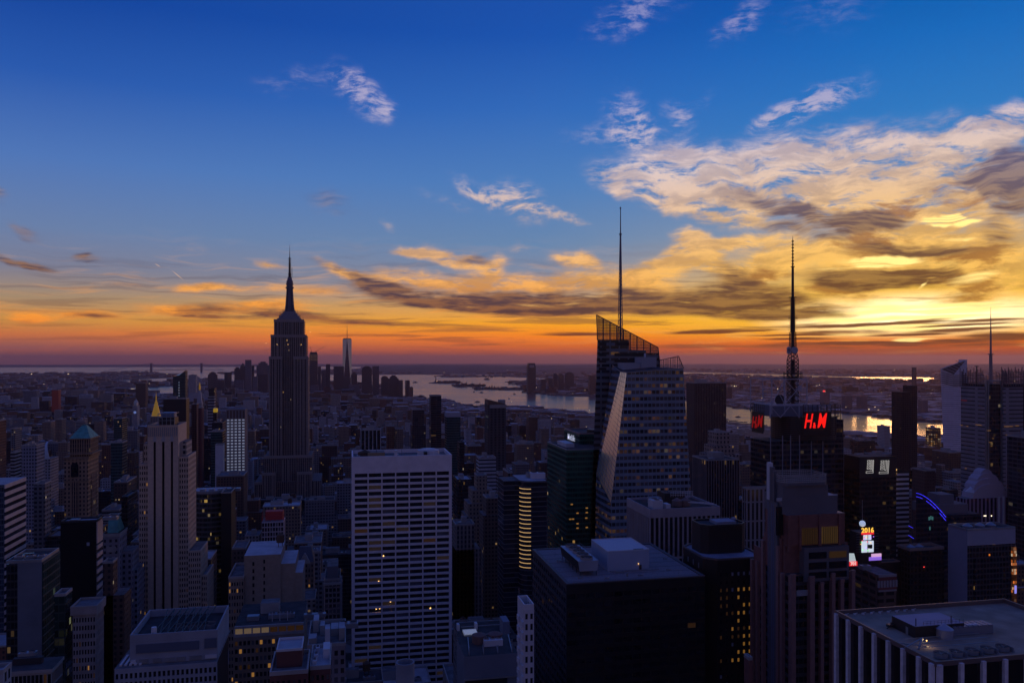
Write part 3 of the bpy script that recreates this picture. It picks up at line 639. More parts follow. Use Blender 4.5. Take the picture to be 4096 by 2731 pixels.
# black slab
x0, x1, y0, y1, zt = extents(242, 387, 2086, 520, pxb=409)
r = root('office_slab', ((x0+x1)/2, (y0+y1)/2, 0), 'black glass slab with pale stripes on its narrow side below the green pyramid tower', 'building')
w = MB(); w.box(x0, x1-.3, y0, y1, 0, zt, 0, 1); w.build('wall', [M['black'], M['roof_light']], r)
n = 34; ch = zt/n; s = MB()
for i in range(n): s.box(x1-.3, x1+.3, y0+.5, y1, i*ch+ch*.5, (i+1)*ch)
s.box(x1-.3, x1+.32, y0+.4, y1+.1, zt-13, zt); s.build('spandrel', pmat('pale_side_bands', (.55,.48,.47), .7, vary=.1), r)
p = MB(); parapet(p, x0, x1, y0, y1, zt+.02, 1.2); p.build('parapet', M['dark'], r)
for a, b, zz in ((.72, .80, 12), (.71, .79, 62), (.72, .79, 85), (.76, .79, 104)):
    q = MB(); q.box(x0+(x1-x0)*a, x0+(x1-x0)*b, y0-.06, y0+.1, zt-zz-2, zt-zz); q.build('window', pmat('blinds', (.3,.34,.45), .5), r)
ac_unit(r, x0+4, x0+9, y0+3, y0+7, zt+.05, 1.2, 0); ac_unit(r, x0+22, x0+30, y0+3, y0+8, zt+.05, 1.8, 2)
reg(x0, x1, y0, y1, zt, 2390)
# terracotta tower with the green pyramid
TM = fac('terracotta_facade', (.36,.24,.16), (.03,.03,.035), 3.0, 3.7, .46, .56, .03)
TMs = fac('terracotta_strip', (.34,.22,.15), (.02,.02,.025), 1.9, 3.7, .55, .82, .02, sp=(.16,.10,.07))
Y0 = 765; x0, x1 = onY(257, Y0), onY(352, Y0); yb = onX(394, x1)
sc = dep(x1, Y0)/FS
zf = lambda py: zat(py, x1, Y0)
r = root('office_tower', ((x0+x1)/2, (Y0+yb)/2, 0), 'ornate terracotta tower topped by a steep green copper pyramid', 'building')
w = MB(); w.box(x0, x1, Y0, yb, 0, zf(1830), 0, 1)
xm = (x0+x1)/2; 
w.build('wall', [TM, M['roof']], r)
w = MB()
for fx in (.34, .66): pass
w.box(x0+(x1-x0)*.33, x0+(x1-x0)*.60, Y0-.7, Y0-.02, 0, zf(1925)); w.box(x1+.02, x1+.7, Y0+(yb-Y0)*.25, yb-(yb-Y0)*.25, 0, zf(1905)); w.build('bay', TMs, r)
w = MB(); w.box(x0-.9, x1+.9, Y0-.9, yb+.9, zf(1836), zf(1826)); w.box(x0-.6, x1+.6, Y0-.6, yb+.6, zf(1924), zf(1919)); w.build('cornice', pmat('terracotta_trim', (.24,.16,.11), .8, vary=.3, nscale=.6), r)
xu0, xu1 = onY(276, Y0), onY(342, Y0); yu1 = yb-(yb-Y0)*.12; yu0 = Y0+(yb-Y0)*.08
w = MB(); w.box(xu0, xu1+3, yu0, yu1, zf(1826), zf(1757), 0, 1); w.build('upper_stage', [TMs, M['roof']], r)
w = MB(); w.box(xu0-.8, xu1+3.8, yu0-.8, yu1+.8, zf(1757), zf(1753)); w.box(xu0-2.5, xu1+5.5, yu0-2, yu1+2, zf(1818), zf(1812)); w.build('cornice', pmat('terracotta_trim_upper', (.24,.16,.11), .8, vary=.3, nscale=.6), r)
# arched window in the front
w = MB(); ax = (x0+x1)/2-1.0; az = zf(1868)
w.face([(ax-3, Y0-.75, zf(1905))]+[(ax+3, Y0-.75, zf(1905))]+[(ax+3*cos(a*pi/8), Y0-.75, zf(1862)+3*sin(a*pi/8)) for a in range(9)]); w.build('arched_window', M['pane'], r)
ax0, ax1 = xu0-.5, xu1+3.2; ay0, ay1 = yu0-.5, yu1+.5; cx_, cy_ = (ax0+ax1)/2+.5, (ay0+ay1)/2
w = MB(); w.loft([(ax0,ay0,zf(1753)),(ax1,ay0,zf(1753)),(ax1,ay1,zf(1753)),(ax0,ay1,zf(1753))], [(cx_-2,cy_-2,zf(1706)),(cx_+2,cy_-2,zf(1706)),(cx_+2,cy_+2,zf(1706)),(cx_-2,cy_+2,zf(1706))])
ro = w.build('roof', M['copper'], r)
w = MB(); w.box(cx_-1.6, cx_+1.6, cy_-1.6, cy_+1.6, zf(1706)+.02, zf(1702)); w.build('cap', M['copper'], ro)
reg(x0, x1, Y0, yb, zf(1757), 2075)
# small tower with truncated green roof
x0, x1, y0, y1, zt = extents(413, 478, 2131, 560, pxb=508)
r = root('office_tower', ((x0+x1)/2, (y0+y1)/2, 0), 'grey stone tower with a small flat-topped green pyramid roof', 'building')
w = MB(); w.box(x0, x1, y0, y1, 0, zt, 0, 1); w.box(x0+2, x1+6.5, y0+5, y1+4, 0, zt-13, 0, 1); w.box(x0-3, x1+9, y0+7, y1+9, 0, zt-26, 0, 1); w.build('wall', [fac('blue_grey_stone', (.27,.26,.30), (.03,.035,.05), 3.4, 3.7, .42, .5, .02), M['roof']], r)
w = MB(); w.box(x0-.3, x1+.3, y0-.3, y1+.3, zt-2.2, zt); w.box(x0+2, x1-2, y0-.35, y0-.05, zt-12, zt-8.5); w.box(x0+2, x1-2, y0-.35, y0-.05, zt-20, zt-16.5); w.build('spandrel', M['trim'], r)
ax0, ax1, ay0, ay1 = x0+2, x1-1.2, y0+1.5, y1-1.5; cx_, cy_ = (ax0+ax1)/2-1, (ay0+ay1)/2
w = MB(); w.loft([(ax0,ay0,zt+.02),(ax1,ay0,zt+.02),(ax1,ay1,zt+.02),(ax0,ay1,zt+.02)], [(cx_-2.6,cy_-2.6,zt+10),(cx_+2.6,cy_-2.6,zt+10),(cx_+2.6,cy_+2.6,zt+10),(cx_-2.6,cy_+2.6,zt+10)]); ro = w.build('roof', M['copper'], r)
w = MB(); parapet(w, cx_-3, cx_+3, cy_-3, cy_+3, zt+10.02, .9, .4); w.build('rim', M['metal'], ro)
reg(x0-3, x1+9, y0, y1+9, zt, 2400)
# darker stepped block in front of it
tower('office_block', 'narrow dark brick block with stepped roof below the flat-topped green pyramid', 'building', 412, 452, 2252, 500, 'brown', pxb=470, vb=2420, tiers=[(4, 6, 0, 6, 2380)])
# beige corner block with windows
x0, x1, y0, y1, zt = extents(291, 382, 2427, 400, pxb=415)
r = root('office_block', ((x0+x1)/2, (y0+y1)/2, 0), 'stone corner block with a deep cornice and regular windows down its lighter side', 'building')
w, pn = MB(), []
grid_face('y', y0, x0, x1, zt-100, zt-3, 8, 26, .42, .42, .7, w, pn, top=1.5)
grid_face('x+', x1, y0+.7, y1, zt-100, zt-3, 12, 26, .5, .42, .7, w, pn, top=1.5)
w.box(x0-.8, x1+.8, y0-.8, y1+.8, zt-3, zt, 0, 1); w.build('wall', [pmat('buff_stone', (.34,.30,.29), .85, vary=.18), M['roof']], r)
core(r, x0, x1, y0, y1, 0, zt-3.02, pmat('stone_core', (.03,.03,.035), .9), inset=.72)
put_panes(r, pn, .02, 60)
p = MB(); parapet(p, x0-.8, x1+.8, y0-.8, y1+.8, zt+.02, 1.0); p.build('parapet', M['trim'], r)
roofkit(r, x0+1, x1-1, y0+4, y1-1, zt+.03, RNG, False)
reg(x0, x1, y0, y1, zt, 2731)
# lower left block with dark roof
x0, x1, y0, y1, zt = extents(-60, 205, 2672, 330, pxb=250)
r = root('office_block', ((x0+x1)/2, (y0+y1)/2, 0), 'broad low dark roofed block with tall top windows in the lower left corner', 'building')
w, pn = MB(), []
grid_face('y', y0, x0, x1, zt-40, zt-1, 9, 1, .12, .15, .6, w, pn, top=30)
w = MB(); pn = []
grid_face('y', y0, x0, x1, zt-7, zt-1.2, 16, 1, .16, .12, .6, w, pn, top=.8)
grid_face('x+', x1, y0+.6, y1, zt-7, zt-1.2, 8, 1, .16, .12, .6, w, pn, top=.8)
w.box(x0-.5, x1+.5, y0-.5, y1+.5, zt-1.2, zt, 0, 1)
w.build('wall', [M['trim'], M['roof_dark']], r)
q = MB(); q.box(x0, x1, y0, y1, 0, zt-7.02); q.build('lower_wall', fac('dusky_brick_lower', (.10,.07,.065), (.03,.03,.04), 3.0, 3.4, .5, .55, .14, litE=.5), r)
core(r, x0, x1, y0, y1, zt-7, zt-1.22, inset=.62, name='top_storey')
put_panes(r, pn, .04, 60)
q = MB(); q.box(x0+7, x0+17, y0+6, y1-4, zt+.02, zt+2.4, 0, 1); q.build('penthouse', [pmat('dark_roof_house', (.05,.045,.05), .9), M['roof_dark']], r)
ac_unit(r, x0+8, x0+14, y0+8, y0+11, zt+2.43, 1.2, 2)
reg(x0, x1, y0, y1, zt, 2740)
tower('office_block', 'pale block with blue grey piers at the bottom left corner', 'building', -60, 12, 2695, 262, fac('pale_piers', (.42,.43,.48), (.03,.04,.06), 2.6, 4.2, .55, .72, .02), pxb=46, vb=2740, roof='roof_light')

# ---- white brick art-deco tower with three dark stripes
Y0 = 590; B = pmat('white_brick', (.66,.50,.37), .85, vary=.10, nscale=.5)
X = lambda px, yy=None: onY(px, yy or Y0)
r = root('office_tower', (X(650), Y0+20, 0), 'tall white brick setback tower with three dark vertical stripes on its face', 'building')
zz = lambda py: zat(py, X(713), Y0)
yb = Y0+34
w = MB()
# central shaft split by three dark strips
cuts = [590, 614, 623, 648, 658, 683, 692, 713]
for k in range(0, 8, 2): w.box(X(cuts[k]), X(cuts[k+1]), Y0, Y0+1.6, zz(2731), zz(1745), 0)
w.box(X(590), X(713), Y0, Y0+1.6, zz(1745), zz(1706), 0)
w.box(X(590), X(713), Y0+1.6, Y0+30, zz(2731), zz(1706), 0, 1)
w.build('wall', [B, M['roof']], r)
for a, b in ((614, 623), (648, 658), (683, 692)):
    q = MB(); q.box(X(a), X(b), Y0+1.2, Y0+1.55, zz(2731), zz(1765)); q.build('window_strip', M['black'], r)
    q = MB(); q.face([(X(a)-.8, Y0-.05, zz(1762)), (X(b)+.8, Y0-.05, zz(1762)), ((X(a)+X(b))/2, Y0-.05, zz(1729))]); q.box(X(a), X(b), Y0-.1, Y0+1.5, zz(1765), zz(1750)); q.build('finial', pmat('carved_stone', (.5,.46,.44), .8), r)
# fluted crown band
q = MB(); n = 15
for i in range(n):
    a = X(591)+(X(712)-X(591))*i/n; q.box(a, a+(X(712)-X(591))/n*.5, Y0-.25, Y0-.02, zz(1743), zz(1708))
q.build('crown', pmat('crown_brick', (.36,.32,.31), .85, vary=.2), r)
# side of the shaft, to px 734
xs = X(713); w, pn = MB(), []
ysb = onX(734, xs)
ysb = min(ysb, Y0+30)
for (pl, pr, top, ya, yb_, nm) in ((719, 751, 1822, 3., 30., 'east wing'), (713, 741, 1771, 5., 26., 'inner shoulder')):
    pass
def wing(x0, x1, y0, y1, zt, cols, side=None, zb=None, cs=0):
    global pn
    zb = zz(2731) if zb is None else zb
    rows = int((zt-1.5-zb)/3.75)
    grid_face('y', y0, x0, x1, zb, zt, cols, rows, .48, .45, .6, w, pn, top=1.5)
    if side: grid_face('x+', x1, y0+.6, y1, zb, zt, side, rows, .5, .45, .6, w, pn, top=1.5)
    c_ = MB(); c_.box(x0+.62, x1-(.62 if side else 0), y0+.62, y1, 0, zt-.05, 0, 1); c_.build('wall', [B, M['roof']], r)
wing(X(553), X(589.6), Y0+2, Y0+28, zz(1853), 4)
wing(X(566), X(590-.4), Y0+6, Y0+26, zz(1776), 3, zb=zz(1853))
wing(X(713.4), X(751), Y0+2, Y0+32, zz(1826), 4, side=8)
c_ = MB(); c_.box(X(713)-1, X(738), Y0+7, Y0+27, zz(1826), zz(1771), 0, 1); c_.build('upper_wing', [fac('white_brick_upper', (.47,.40,.35), (.03,.03,.04), 4.0, 3.7, .45, .6, .0), M['roof']], r)
# lower east block
wing(X(752), X(802), Y0+1, Y0+30, zz(2205), 6, side=9)
wing(X(803), X(824), Y0+4, Y0+33, zz(2308), 3, side=9)
w.build('masonry_frame', B, r)
put_panes(r, pn, .012, 100)
q = MB(); q.box(X(630), X(690), Y0+5, Y0+20, zz(1706)+.03, zz(1672), 0); q.build('penthouse', M['dark'], r)
q = MB(); q.box(X(638), X(688), Y0+6, Y0+16, zz(1671), zz(1652)); q.build('cooling_tower', pmat('blue_steel', (.13,.22,.36), .5), r)
q = MB()
for a in (628, 645, 662, 679, 694):
    q.bar((X(a), Y0+3, zz(1706)), (X(a), Y0+3, zz(1655)), .25)
    q.bar((X(a), Y0+3, zz(1655)), (X(a), Y0+18, zz(1655)), .25)
for py in (1682, 1668, 1655): q.bar((X(628), Y0+3, zz(py)), (X(694), Y0+3, zz(py)), .25)
q.build('roof_frame', M['metal'], r)
q = MB(); parapet(q, X(590)-.05, X(713)+.05, Y0-.08, Y0+30, zz(1706)+.02, 1.2); q.build('parapet', B, r)
reg(X(553), X(830), Y0, Y0+36, zz(1706), 2533)
HERO.append((553, 850, 2533, dep(X(650), Y0)))
# large grey block at the bottom with roof machinery
x0, x1, y0, y1, zt = extents(458, 868, 2590, 300, pxb=885)
y1 = y0+34
r = root('office_block', ((x0+x1)/2, (y0+y1)/2, 0), 'wide light grey block with an open machinery roof below the three striped tower', 'building')
GM = pmat('grey_limestone', (.34,.36,.42), .85, vary=.12)
w, pn = MB(), []
zc = lambda py: zat(py, x1, y0)
grid_face('y', y0, x0, x1, zc(2740)-60, zc(2648), 22, 22, .42, .36, .7, w, pn, top=1.5)
w.box(x0, x1, y0, y1, zc(2648), zc(2648)+.3, 0, 1)
w.build('wall', [GM, M['roof']], r)
core(r, x0, x1, y0, y1, 0, zc(2648)-.02, inset=.72)
put_panes(r, pn, .0, 60)
xa, xb = onY(510, y0), onY(868, y0)
q = MB(); q.box(xa, xb-.3, y0+3, y1-2, zc(2648)+.3, zc(2557), 0, 1); q.build('upper_wall', [GM, M['roof_dark']], r)
q = MB(); q.box(onY(536,y0), onY(790,y0), y0+2.6, y0+2.95, zc(2600), zc(2566)); q.box(onY(812,y0), onY(862,y0), y0+2.6, y0+2.95, zc(2598), zc(2560)); q.build('louvre', pmat('blue_louvre', (.10,.13,.20), .6), r)
for a, b in ((515, 535), (550, 585), (605, 640), (652, 690), (700, 735), (752, 800), (815, 862)):
    q = MB(); q.box(onY(a,y0), onY(b,y0), y0+2.6, y0+2.96, zc(2640), zc(2626)); q.build('skylight', M['white'] if a in (515, 815) else M['metal'], r)
q = MB(); parapet(q, xa, xb-.3, y0+3, y1-2, zc(2557)+.02, 2.6, .5); q.build('parapet', GM, r)
for k in range(7):
    cx_ = xa+7+k*(xb-xa-12)/7; q = MB()
    q.bar((cx_, y0+4, zc(2557)+2), (cx_+2.5, y1-4, zc(2557)+3), .25); q.bar((cx_+2.5, y0+4, zc(2557)+2), (cx_, y1-4, zc(2557)+3), .2); q.build('roof_truss', M['dark'], r)
    if k > 1:
        q = MB(); q.cone(cx_+3, y0+12, zc(2557)+.1, zc(2557)+2.4, 2.3, 2.3, 16, cap=False); q.cone(cx_+3, y0+12, zc(2557)+.1, zc(2557)+1.2, 2.1, 2.1, 16, 1); q.build('fan', [M['metal'], M['dark']], r)
q = MB(); q.cone(onY(600,y0), y0+6, zc(2557), zc(2557)+4, 1, .9, 10); q.build('vent', M['white'], r)
for k in range(5):
    q = MB(); q.box(x0+1+k*1.6, x0+1.8+k*1.6, y0+2, y0+12, zc(2648)+.35, zc(2648)+.9); q.build('roof_rib', M['white'], r)
reg(x0, x1, y0, y1, zt, 2740)

# ---- buildings between the three-striped tower and the white grid slab
# curved glass block with lit floors
Y0 = 700; cm = fac('lit_glass_floors', (.10,.105,.12), (.03,.035,.03), 3.0, 3.9, .93, .62, .10, litc=(1,.62,.15), litE=.5, rg=.12)
xa, xb = onY(760, Y0), onY(902, Y0); zt = zat(1972, xb, Y0)
r = root('office_tower', ((xa+xb)/2, Y0+18, 0), 'curved glass tower with amber lit floors behind the three-striped tower', 'building')
ring = [(xa+(xb-xa)*i/10, Y0+6*(2*(i/10)-1)**2) for i in range(11)]+[(xb, Y0+34), (xa, Y0+34)]
w = MB(); w.prism(ring, 0, zt, 0, 1); w.build('wall', [cm, M['roof_light']], r)
for i in range(5): ac_unit(r, xa+6+i*7, xa+10+i*7, Y0+10, Y0+16, zt+.03, 2.2, 0)
q = MB(); q.prism([(a, b+.0) for a, b in ring[:11]]+[(a, b+.6) for a, b in ring[:11]][::-1], zt+.02, zt+2, 0); q.build('parapet', M['metal'], r)
reg(xa, xb, Y0, Y0+34, zt, 2240)
tower('office_tower', 'jet black windowless block right of the curved glass tower with amber floors', 'building', 884, 925, 1972, 690, M['blackmatt'], pxb=942, vb=2150, roof='roof_dark', par=1.)
tower('office_tower', 'flat topped brown stone block under the tall tower with bright white windows', 'building', 865, 975, 1903, 1000, 'brown', pxb=990, vb=2050, kit=True)
# gilded/bright slab
WM = FA['slabwhite']
x0, x1, y0, y1, zt = extents(905, 981, 1636, 1150, pxb=992)
r = root('office_tower', ((x0+x1)/2, (y0+y1)/2, 0), 'slim slab with rows of bright white reflecting windows left of the tall spired tower', 'building')
zk = lambda py: zat(py, x1, y0)
w, pn = MB(), []
grid_face('y', y0, x0, x1, zk(1910), zk(1676), 5, 20, .36, .50, .6, w, pn)
w.box(x0, x1, y0, y0+.6, zk(1676), zk(1636)); w.build('wall', pmat('slab_concrete', (.26,.23,.24), .8, vary=.1), r)
BW = pmat('bright_window', (.75,.78,.88), .35, emit=(.72,.8,1), es=.17)  # white glare put into the panes as pale colour and emission
for p in pn:
    q = MB(); q.box(p[2], p[3], p[1]+.3, p[1]+.5, p[4], p[5]); q.build('window', BW, r)
q = MB(); q.box(x0, x1, y0+.6, y1, 0, zt, 0, 1); q.build('side_wall', [pmat('slab_side', (.34,.27,.25), .8), M['roof']], r)
q = MB(); n = 6
for i in range(n): q.box(x0+(x1-x0)*(i+.2)/n, x0+(x1-x0)*(i+.75)/n, y0-.1, y0-.02, zk(1672), zk(1641))
q.build('louvre', pmat('brown_louvre', (.12,.08,.07), .8), r)
reg(x0, x1, y0, y1, zt, 1900)
tower('apartment_tower', 'plain pale slab just left of the bright windowed slab', 'building', 861, 898, 1780, 1120, M['white'], D=14, vb=1890, roof='roof_light', kit=False)
tower('apartment_tower', 'slim teal glass tower behind the plain pale slab', 'building', 843, 902, 1727, 1250, 'tealglass', D=30, vb=1950)
tower('office_tower', 'dark block with scattered lit windows behind the slim teal glass tower', 'building', 848, 903, 1692, 1450, 'darkglass', D=40, vb=1800)
xq, yq = onY(862, 1452), 1454
_last_tower = tower('office_block', 'small yellow lit roof house on a dark shaft left of the bright windowed slab', 'building', 852, 872, 1649, 1520, 'darkglass', D=16, vb=1660, kit=False, par=0)
r, e = _last_tower
q = MB(); q.box(e[0]+.3, e[1]-.3, e[2]+.3, e[3]-.3, e[4]+.02, zat(1634, e[1], e[2])); q.build('roof_house', pmat('yellow_lit_wall', (.6,.4,.05), .6, emit=(1,.62,.04), es=.22), r)
tower('office_slab', 'broad plain black slab right of the golden pyramid roof', 'building', 653, 757, 1596, 1500, pmat('black_brown_slab', (.022,.018,.022), .6), D=30, vb=1710, roof='roof_dark')
# slanted dark glass tower
Y0 = 2250; xa, xb = onY(692, Y0), onY(741, Y0); za, zb_ = zat(1501, xa, Y0), zat(1487, xb, Y0)
r = root('apartment_tower', ((xa+xb)/2, Y0+15, gz(xa, Y0)), 'tall dark teal glass tower with a slanted top standing before the bay', 'building')
xm = onY(716, Y0)
w = MB(); w.loft([(xa,Y0,-5),(xm,Y0,-5),(xb,Y0+3,-5),(xb,Y0+32,-5),(xa,Y0+30,-5)], [(xa,Y0,za-2),(xm,Y0,za),(xb,Y0+3,zb_+4),(xb,Y0+32,zb_+2),(xa,Y0+30,za-1)]); w.build('wall', FA['tealglass'], r)
q = MB()
for k in range(14): q.box(xm-1, xm+1.2, Y0-.3, Y0-.1, za-20-k*7, za-17-k*7)
q.build('stair_lights', pmat('pale_stair_window', (.5,.6,.7), .5, emit=(.6,.75,.9), es=.15), r); reg(xa, xb, Y0, Y0+32, za, 1600)
tower('apartment_tower', 'pale grey slab between the slanted teal tower and the lantern topped clock tower', 'building', 754, 789, 1500, 4300, 'pale', D=40, vb=1600)
tower('apartment_tower', 'tall reddish brown shaft, left one of the slender pair beside the black slab', 'building', 766, 795, 1617, 1560, fac('red_brown_shaft', (.15,.07,.06), (.03,.025,.03), 3.0, 3.3, .5, .5, .02), D=22, vb=1950, kit=False)
tower('apartment_tower', 'tall maroon shaft, right one of the slender pair beside the black slab', 'building', 793, 815, 1632, 1500, fac('maroon_shaft', (.20,.06,.06), (.05,.03,.03), 8, 3.3, .3, .5, .0), D=22, vb=2000, kit=False)
tower('apartment_tower', 'black tower behind a white striped shaft left of the bright windowed slab', 'building', 835, 866, 1555, 2000, 'darkglass', D=30, vb=1660, kit=False)
tower('apartment_tower', 'slim white striped shaft of balconies in front of the black tower', 'building', 831, 862, 1588, 1880, fac('balcony_stripes', (.40,.40,.44), (.03,.03,.04), 30, 6.5, 1., .5, 0), D=20, vb=1700, kit=False)
# clock tower with lantern
def pyramid_tower(name, label, pl, pr, pyb, Y0, D, pbase, papex, style, roofm, lantern=None, vb=None, flat=.0, n=4):
    x0, x1, y0, y1, zt = extents(pl, pr, pyb, Y0, D)
    r = root(name, ((x0+x1)/2, (y0+y1)/2, gz(x0, y0)), label, 'building')
    w = MB(); w.box(x0, x1, y0, y1, gz(x0, y0), zt, 0, 1); w.build('wall', [FA[style] if isinstance(style, str) else style, M['roof']], r)
    w = MB(); w.box(x0-.8, x1+.8, y0-.8, y1+.8, zt-1.5, zt+.02); w.build('cornice', M['trim'], r)
    za = zat(papex, x1 if pr < 1381 else x0, y0); cx_, cy_ = (x0+x1)/2, (y0+y1)/2; rr_ = (x1-x0)/2*(1.414 if n == 4 else 1.02)
    w = MB(); w.cone(cx_, cy_, zt+.03, za, rr_, max(.1, rr_*flat), n, ph=pi/4 if n == 4 else pi/8); ro = w.build('roof', roofm, r)
    if lantern:
        w = MB(); w.cone(cx_, cy_, za, za+lantern*.55, rr_*flat*.9, rr_*flat*.8, 8); w.cone(cx_, cy_, za+lantern*.55, za+lantern, rr_*flat*.8, .1, 8); w.build('lantern', M['gold'], ro)
    reg(x0, x1, y0, y1, zt, vb); return r, (x0, x1, y0, y1, zt, za)
pyramid_tower('clock_tower', 'pale clock tower with a steep roof and glowing golden lantern', 785, 812, 1612, 2060, 22, 0, 1560, 'pale', pmat('pale_stone_roof', (.45,.43,.45), .7), 20, 1700, .28)
rr_, ex = pyramid_tower('office_tower', 'tower with a glowing golden pyramid roof', 600, 648, 1665, 1810, 27, 0, 1597, 'limestone', M['gold'], 8, 1760, .10, n=8)
x0, x1, y0, y1, zt, za = ex; q = MB(); cx_, cy_ = (x0+x1)/2, (y0+y1)/2
q.cone(cx_, cy_, za+1, za+6, 1.2, 1.0, 8); q.cone(cx_, cy_, za+6, za+16, .9, .1, 8); q.build('spire', M['gold'], rr_)
q = MB(); q.box(x0-5, x1+5, y0+2, y1+8, 0, zt-12, 0, 1); q.build('shoulder', [FA['limestone'], M['roof']], rr_)
# round-clock tower
Y0 = 2860; x0, x1, y0, y1, zt = extents(530, 558, 1622, Y0, 30)
r = root('clock_tower', ((x0+x1)/2, Y0+15, gz(x0, Y0)), 'grey tower with a small blue lit clock face and stepped temple top', 'building')
w = MB(); w.box(x0, x1, y0, y1, -1, zt, 0, 1); w.build('wall', [FA['pale'], M['roof']], r)
w = MB(); w.box(x0+3, x1-3, y0+3, y1-3, zt, zt+9); w.cone((x0+x1)/2, (y0+y1)/2, zt+9, zt+17, 8, 4, 8); w.cone((x0+x1)/2, (y0+y1)/2, zt+17, zt+24, 2, .2, 8); w.build('temple_top', pmat('lit_temple', (.35,.35,.4), .6, emit=(.6,.7,1), es=.015), r)
me = MB(); me.cone(0, 0, 0, .5, 4.2, 4.2, 20); o = me.build('clock_face', pmat('lit_clock', (.4,.5,.8), .5, emit=(.3,.45,1), es=.30), r)
for v in o.data.vertices: c = v.co+r.location; v.co = Vector(((x0+x1)/2+c.x, y0-.1-c.z, zt-22+c.y))-r.location
reg(x0, x1, y0, y1, zt, 1700)
tower('office_tower', 'angled dark glass tower in the haze above the slab with pale edges', 'building', 455, 508, 1675, 1600, 'tealglass', D=36, vb=1762, kit=False)
tower('office_slab', 'blue glass slab with pale vertical edges between the terracotta tower and the three-striped tower', 'building', 443, 508, 1771, 1100, 'tealglass', D=24, vb=1890)
tower('office_block', 'bluish office block with an even window grid left of the green pyramid tower', 'building', 86, 146, 1783, 900, fac('even_grid', (.28,.29,.36), (.04,.05,.08), 2.6, 3.6, .6, .52, .03), pxb=179, vb=1915)
r, e = tower('theatre_block', 'low block with two pale glowing barrel glass roofs behind the bluish office block', 'building', 172, 232, 1835, 1080, 'pale', D=30, vb=1850, kit=False, par=0)
w = MB()
for k in range(6):
    a0_, a1_ = k*pi/12, (k+1)*pi/12
    w.face([(e[0], e[2]+(1-cos(a0_))*14, e[4]+20*sin(a0_)), (e[1]-6*sin(a0_), e[2]+(1-cos(a0_))*14, e[4]+20*sin(a0_)), (e[1]-6*sin(a1_), e[2]+(1-cos(a1_))*14, e[4]+20*sin(a1_)), (e[0], e[2]+(1-cos(a1_))*14, e[4]+20*sin(a1_))])
w.build('glass_vault', pmat('pale_vault', (.45,.52,.62), .3, emit=(.5,.65,1), es=.005), r)
tower('office_block', 'white banded block at the left with a bright terrace above the striped slab', 'building', 42, 84, 1812, 980, 'band', D=40, vb=1880)
tower('office_block', 'grey block with blue side windows just below the bluish office block', 'building', 135, 180, 1937, 700, 'grey', pxb=205, vb=2060)
tower('office_block', 'tan slab block standing apart in the mid distance upper left', 'building', 222, 263, 1678, 2000, 'tan', D=30, vb=1760)
tower('office_block', 'wide pale brown block left of the tan slab in the mid distance', 'building', 168, 220, 1688, 2100, 'tan', D=30, vb=1760)
tower('brick_block', 'small glowing red block far off at the upper left', 'building', 207, 243, 1560, 3500, pmat('red_lit_brick', (.20,.045,.035), .8, emit=(1,.1,.03), es=.012), D=30, vb=1590, kit=False)
tower('apartment_tower', 'dark block alone beside the inlet at the upper left', 'building', 543, 591, 1533, 3600, 'brown', D=40, vb=1580, kit=False)
tower('apartment_tower', 'twin grey block with pale gap near the left edge in the mid distance', 'building', 42, 86, 1716, 1500, 'grey', D=30, vb=1800)
tower('office_tower', 'dark narrow tower behind the white brick stripes on its left', 'building', 486, 548, 1990, 820, 'darkglass', D=40, vb=2100)
tower('office_block', 'dark brick block with two rows of tiny lit windows left of the three-striped tower', 'building', 455, 545, 1930, 900, fac('tiny_lit_rows', (.08,.055,.05), (.03,.03,.035), 3.0, 3.6, .45, .45, .12, litE=.4), D=40, vb=2010)
# ================================================================== TALL SPIRED TOWER (stepped limestone tower with mooring mast)
Y0 = 1265; X = lambda px: onY(px, Y0); zz = lambda py: zat(py, X(1155), Y0); XC = X(1154)
ES = fac('limestone_strip_facade', (.27,.225,.205), (.018,.018,.026), 2.75, 3.75, .50, .60, .014, sp=(.060,.052,.058), litE=.6)
LS = pmat('pale_limestone_pier', (.36,.30,.27), .8, vary=.08)
r = root('office_tower', (XC, Y0+30, 0), 'giant stepped limestone tower with a tall mast, the tallest spire left of centre', 'building')
w = MB()
def tier(pl, pr, pt, y0, y1, pb=None): w.box(X(pl), X(pr), y0, y1, 0 if pb is None else zz(pb), zz(pt), 0, 1)
tier(1076, 1129, 1428, Y0, Y0+56); tier(1173, 1232, 1428, Y0, Y0+56); tier(1129.2, 1172.8, 1428, Y0+7, Y0+55)
tier(1082, 1226, 1341, Y0+4, Y0+52); tier(1094, 1215, 1279, Y0+8, Y0+48)
tier(1056, 1248, 1822, Y0-5, Y0+61); 
tier(1052, 1106, 1885, Y0-16, Y0+70); tier(1190, 1250, 1885, Y0-16, Y0+70)
tier(1020, 1284, 1922, Y0-10, Y0+74); tier(1129, 1173, 1834, Y0-5.4, Y0)
w.build('wall', [ES, M['roof']], r)
w = MB()
for px in (1076, 1088, 1100, 1112, 1124, 1176, 1188, 1200, 1212, 1224): w.box(X(px), X(px+2.6), Y0-.5, Y0-.02, zz(1885), zz(1430))
for px in (1077, 1228.6): w.box(X(px), X(px+3), Y0-.9, Y0-.52, zz(1885), zz(1428))
for px in (1083, 1096, 1108, 1122, 1150, 1180, 1196, 1209, 1221): w.box(X(px), X(px+2.6), Y0+3.5, Y0+3.98, zz(1428), zz(1343))
for px in (1095, 1107, 1121, 1134, 1150, 1166, 1180, 1196, 1209): w.box(X(px), X(px+3), Y0+7.4, Y0+7.98, zz(1341), zz(1281))
for px in (1136, 1145, 1154, 1163): w.box(X(px), X(px+2.2), Y0+6.5, Y0+6.98, zz(1800), zz(1440))
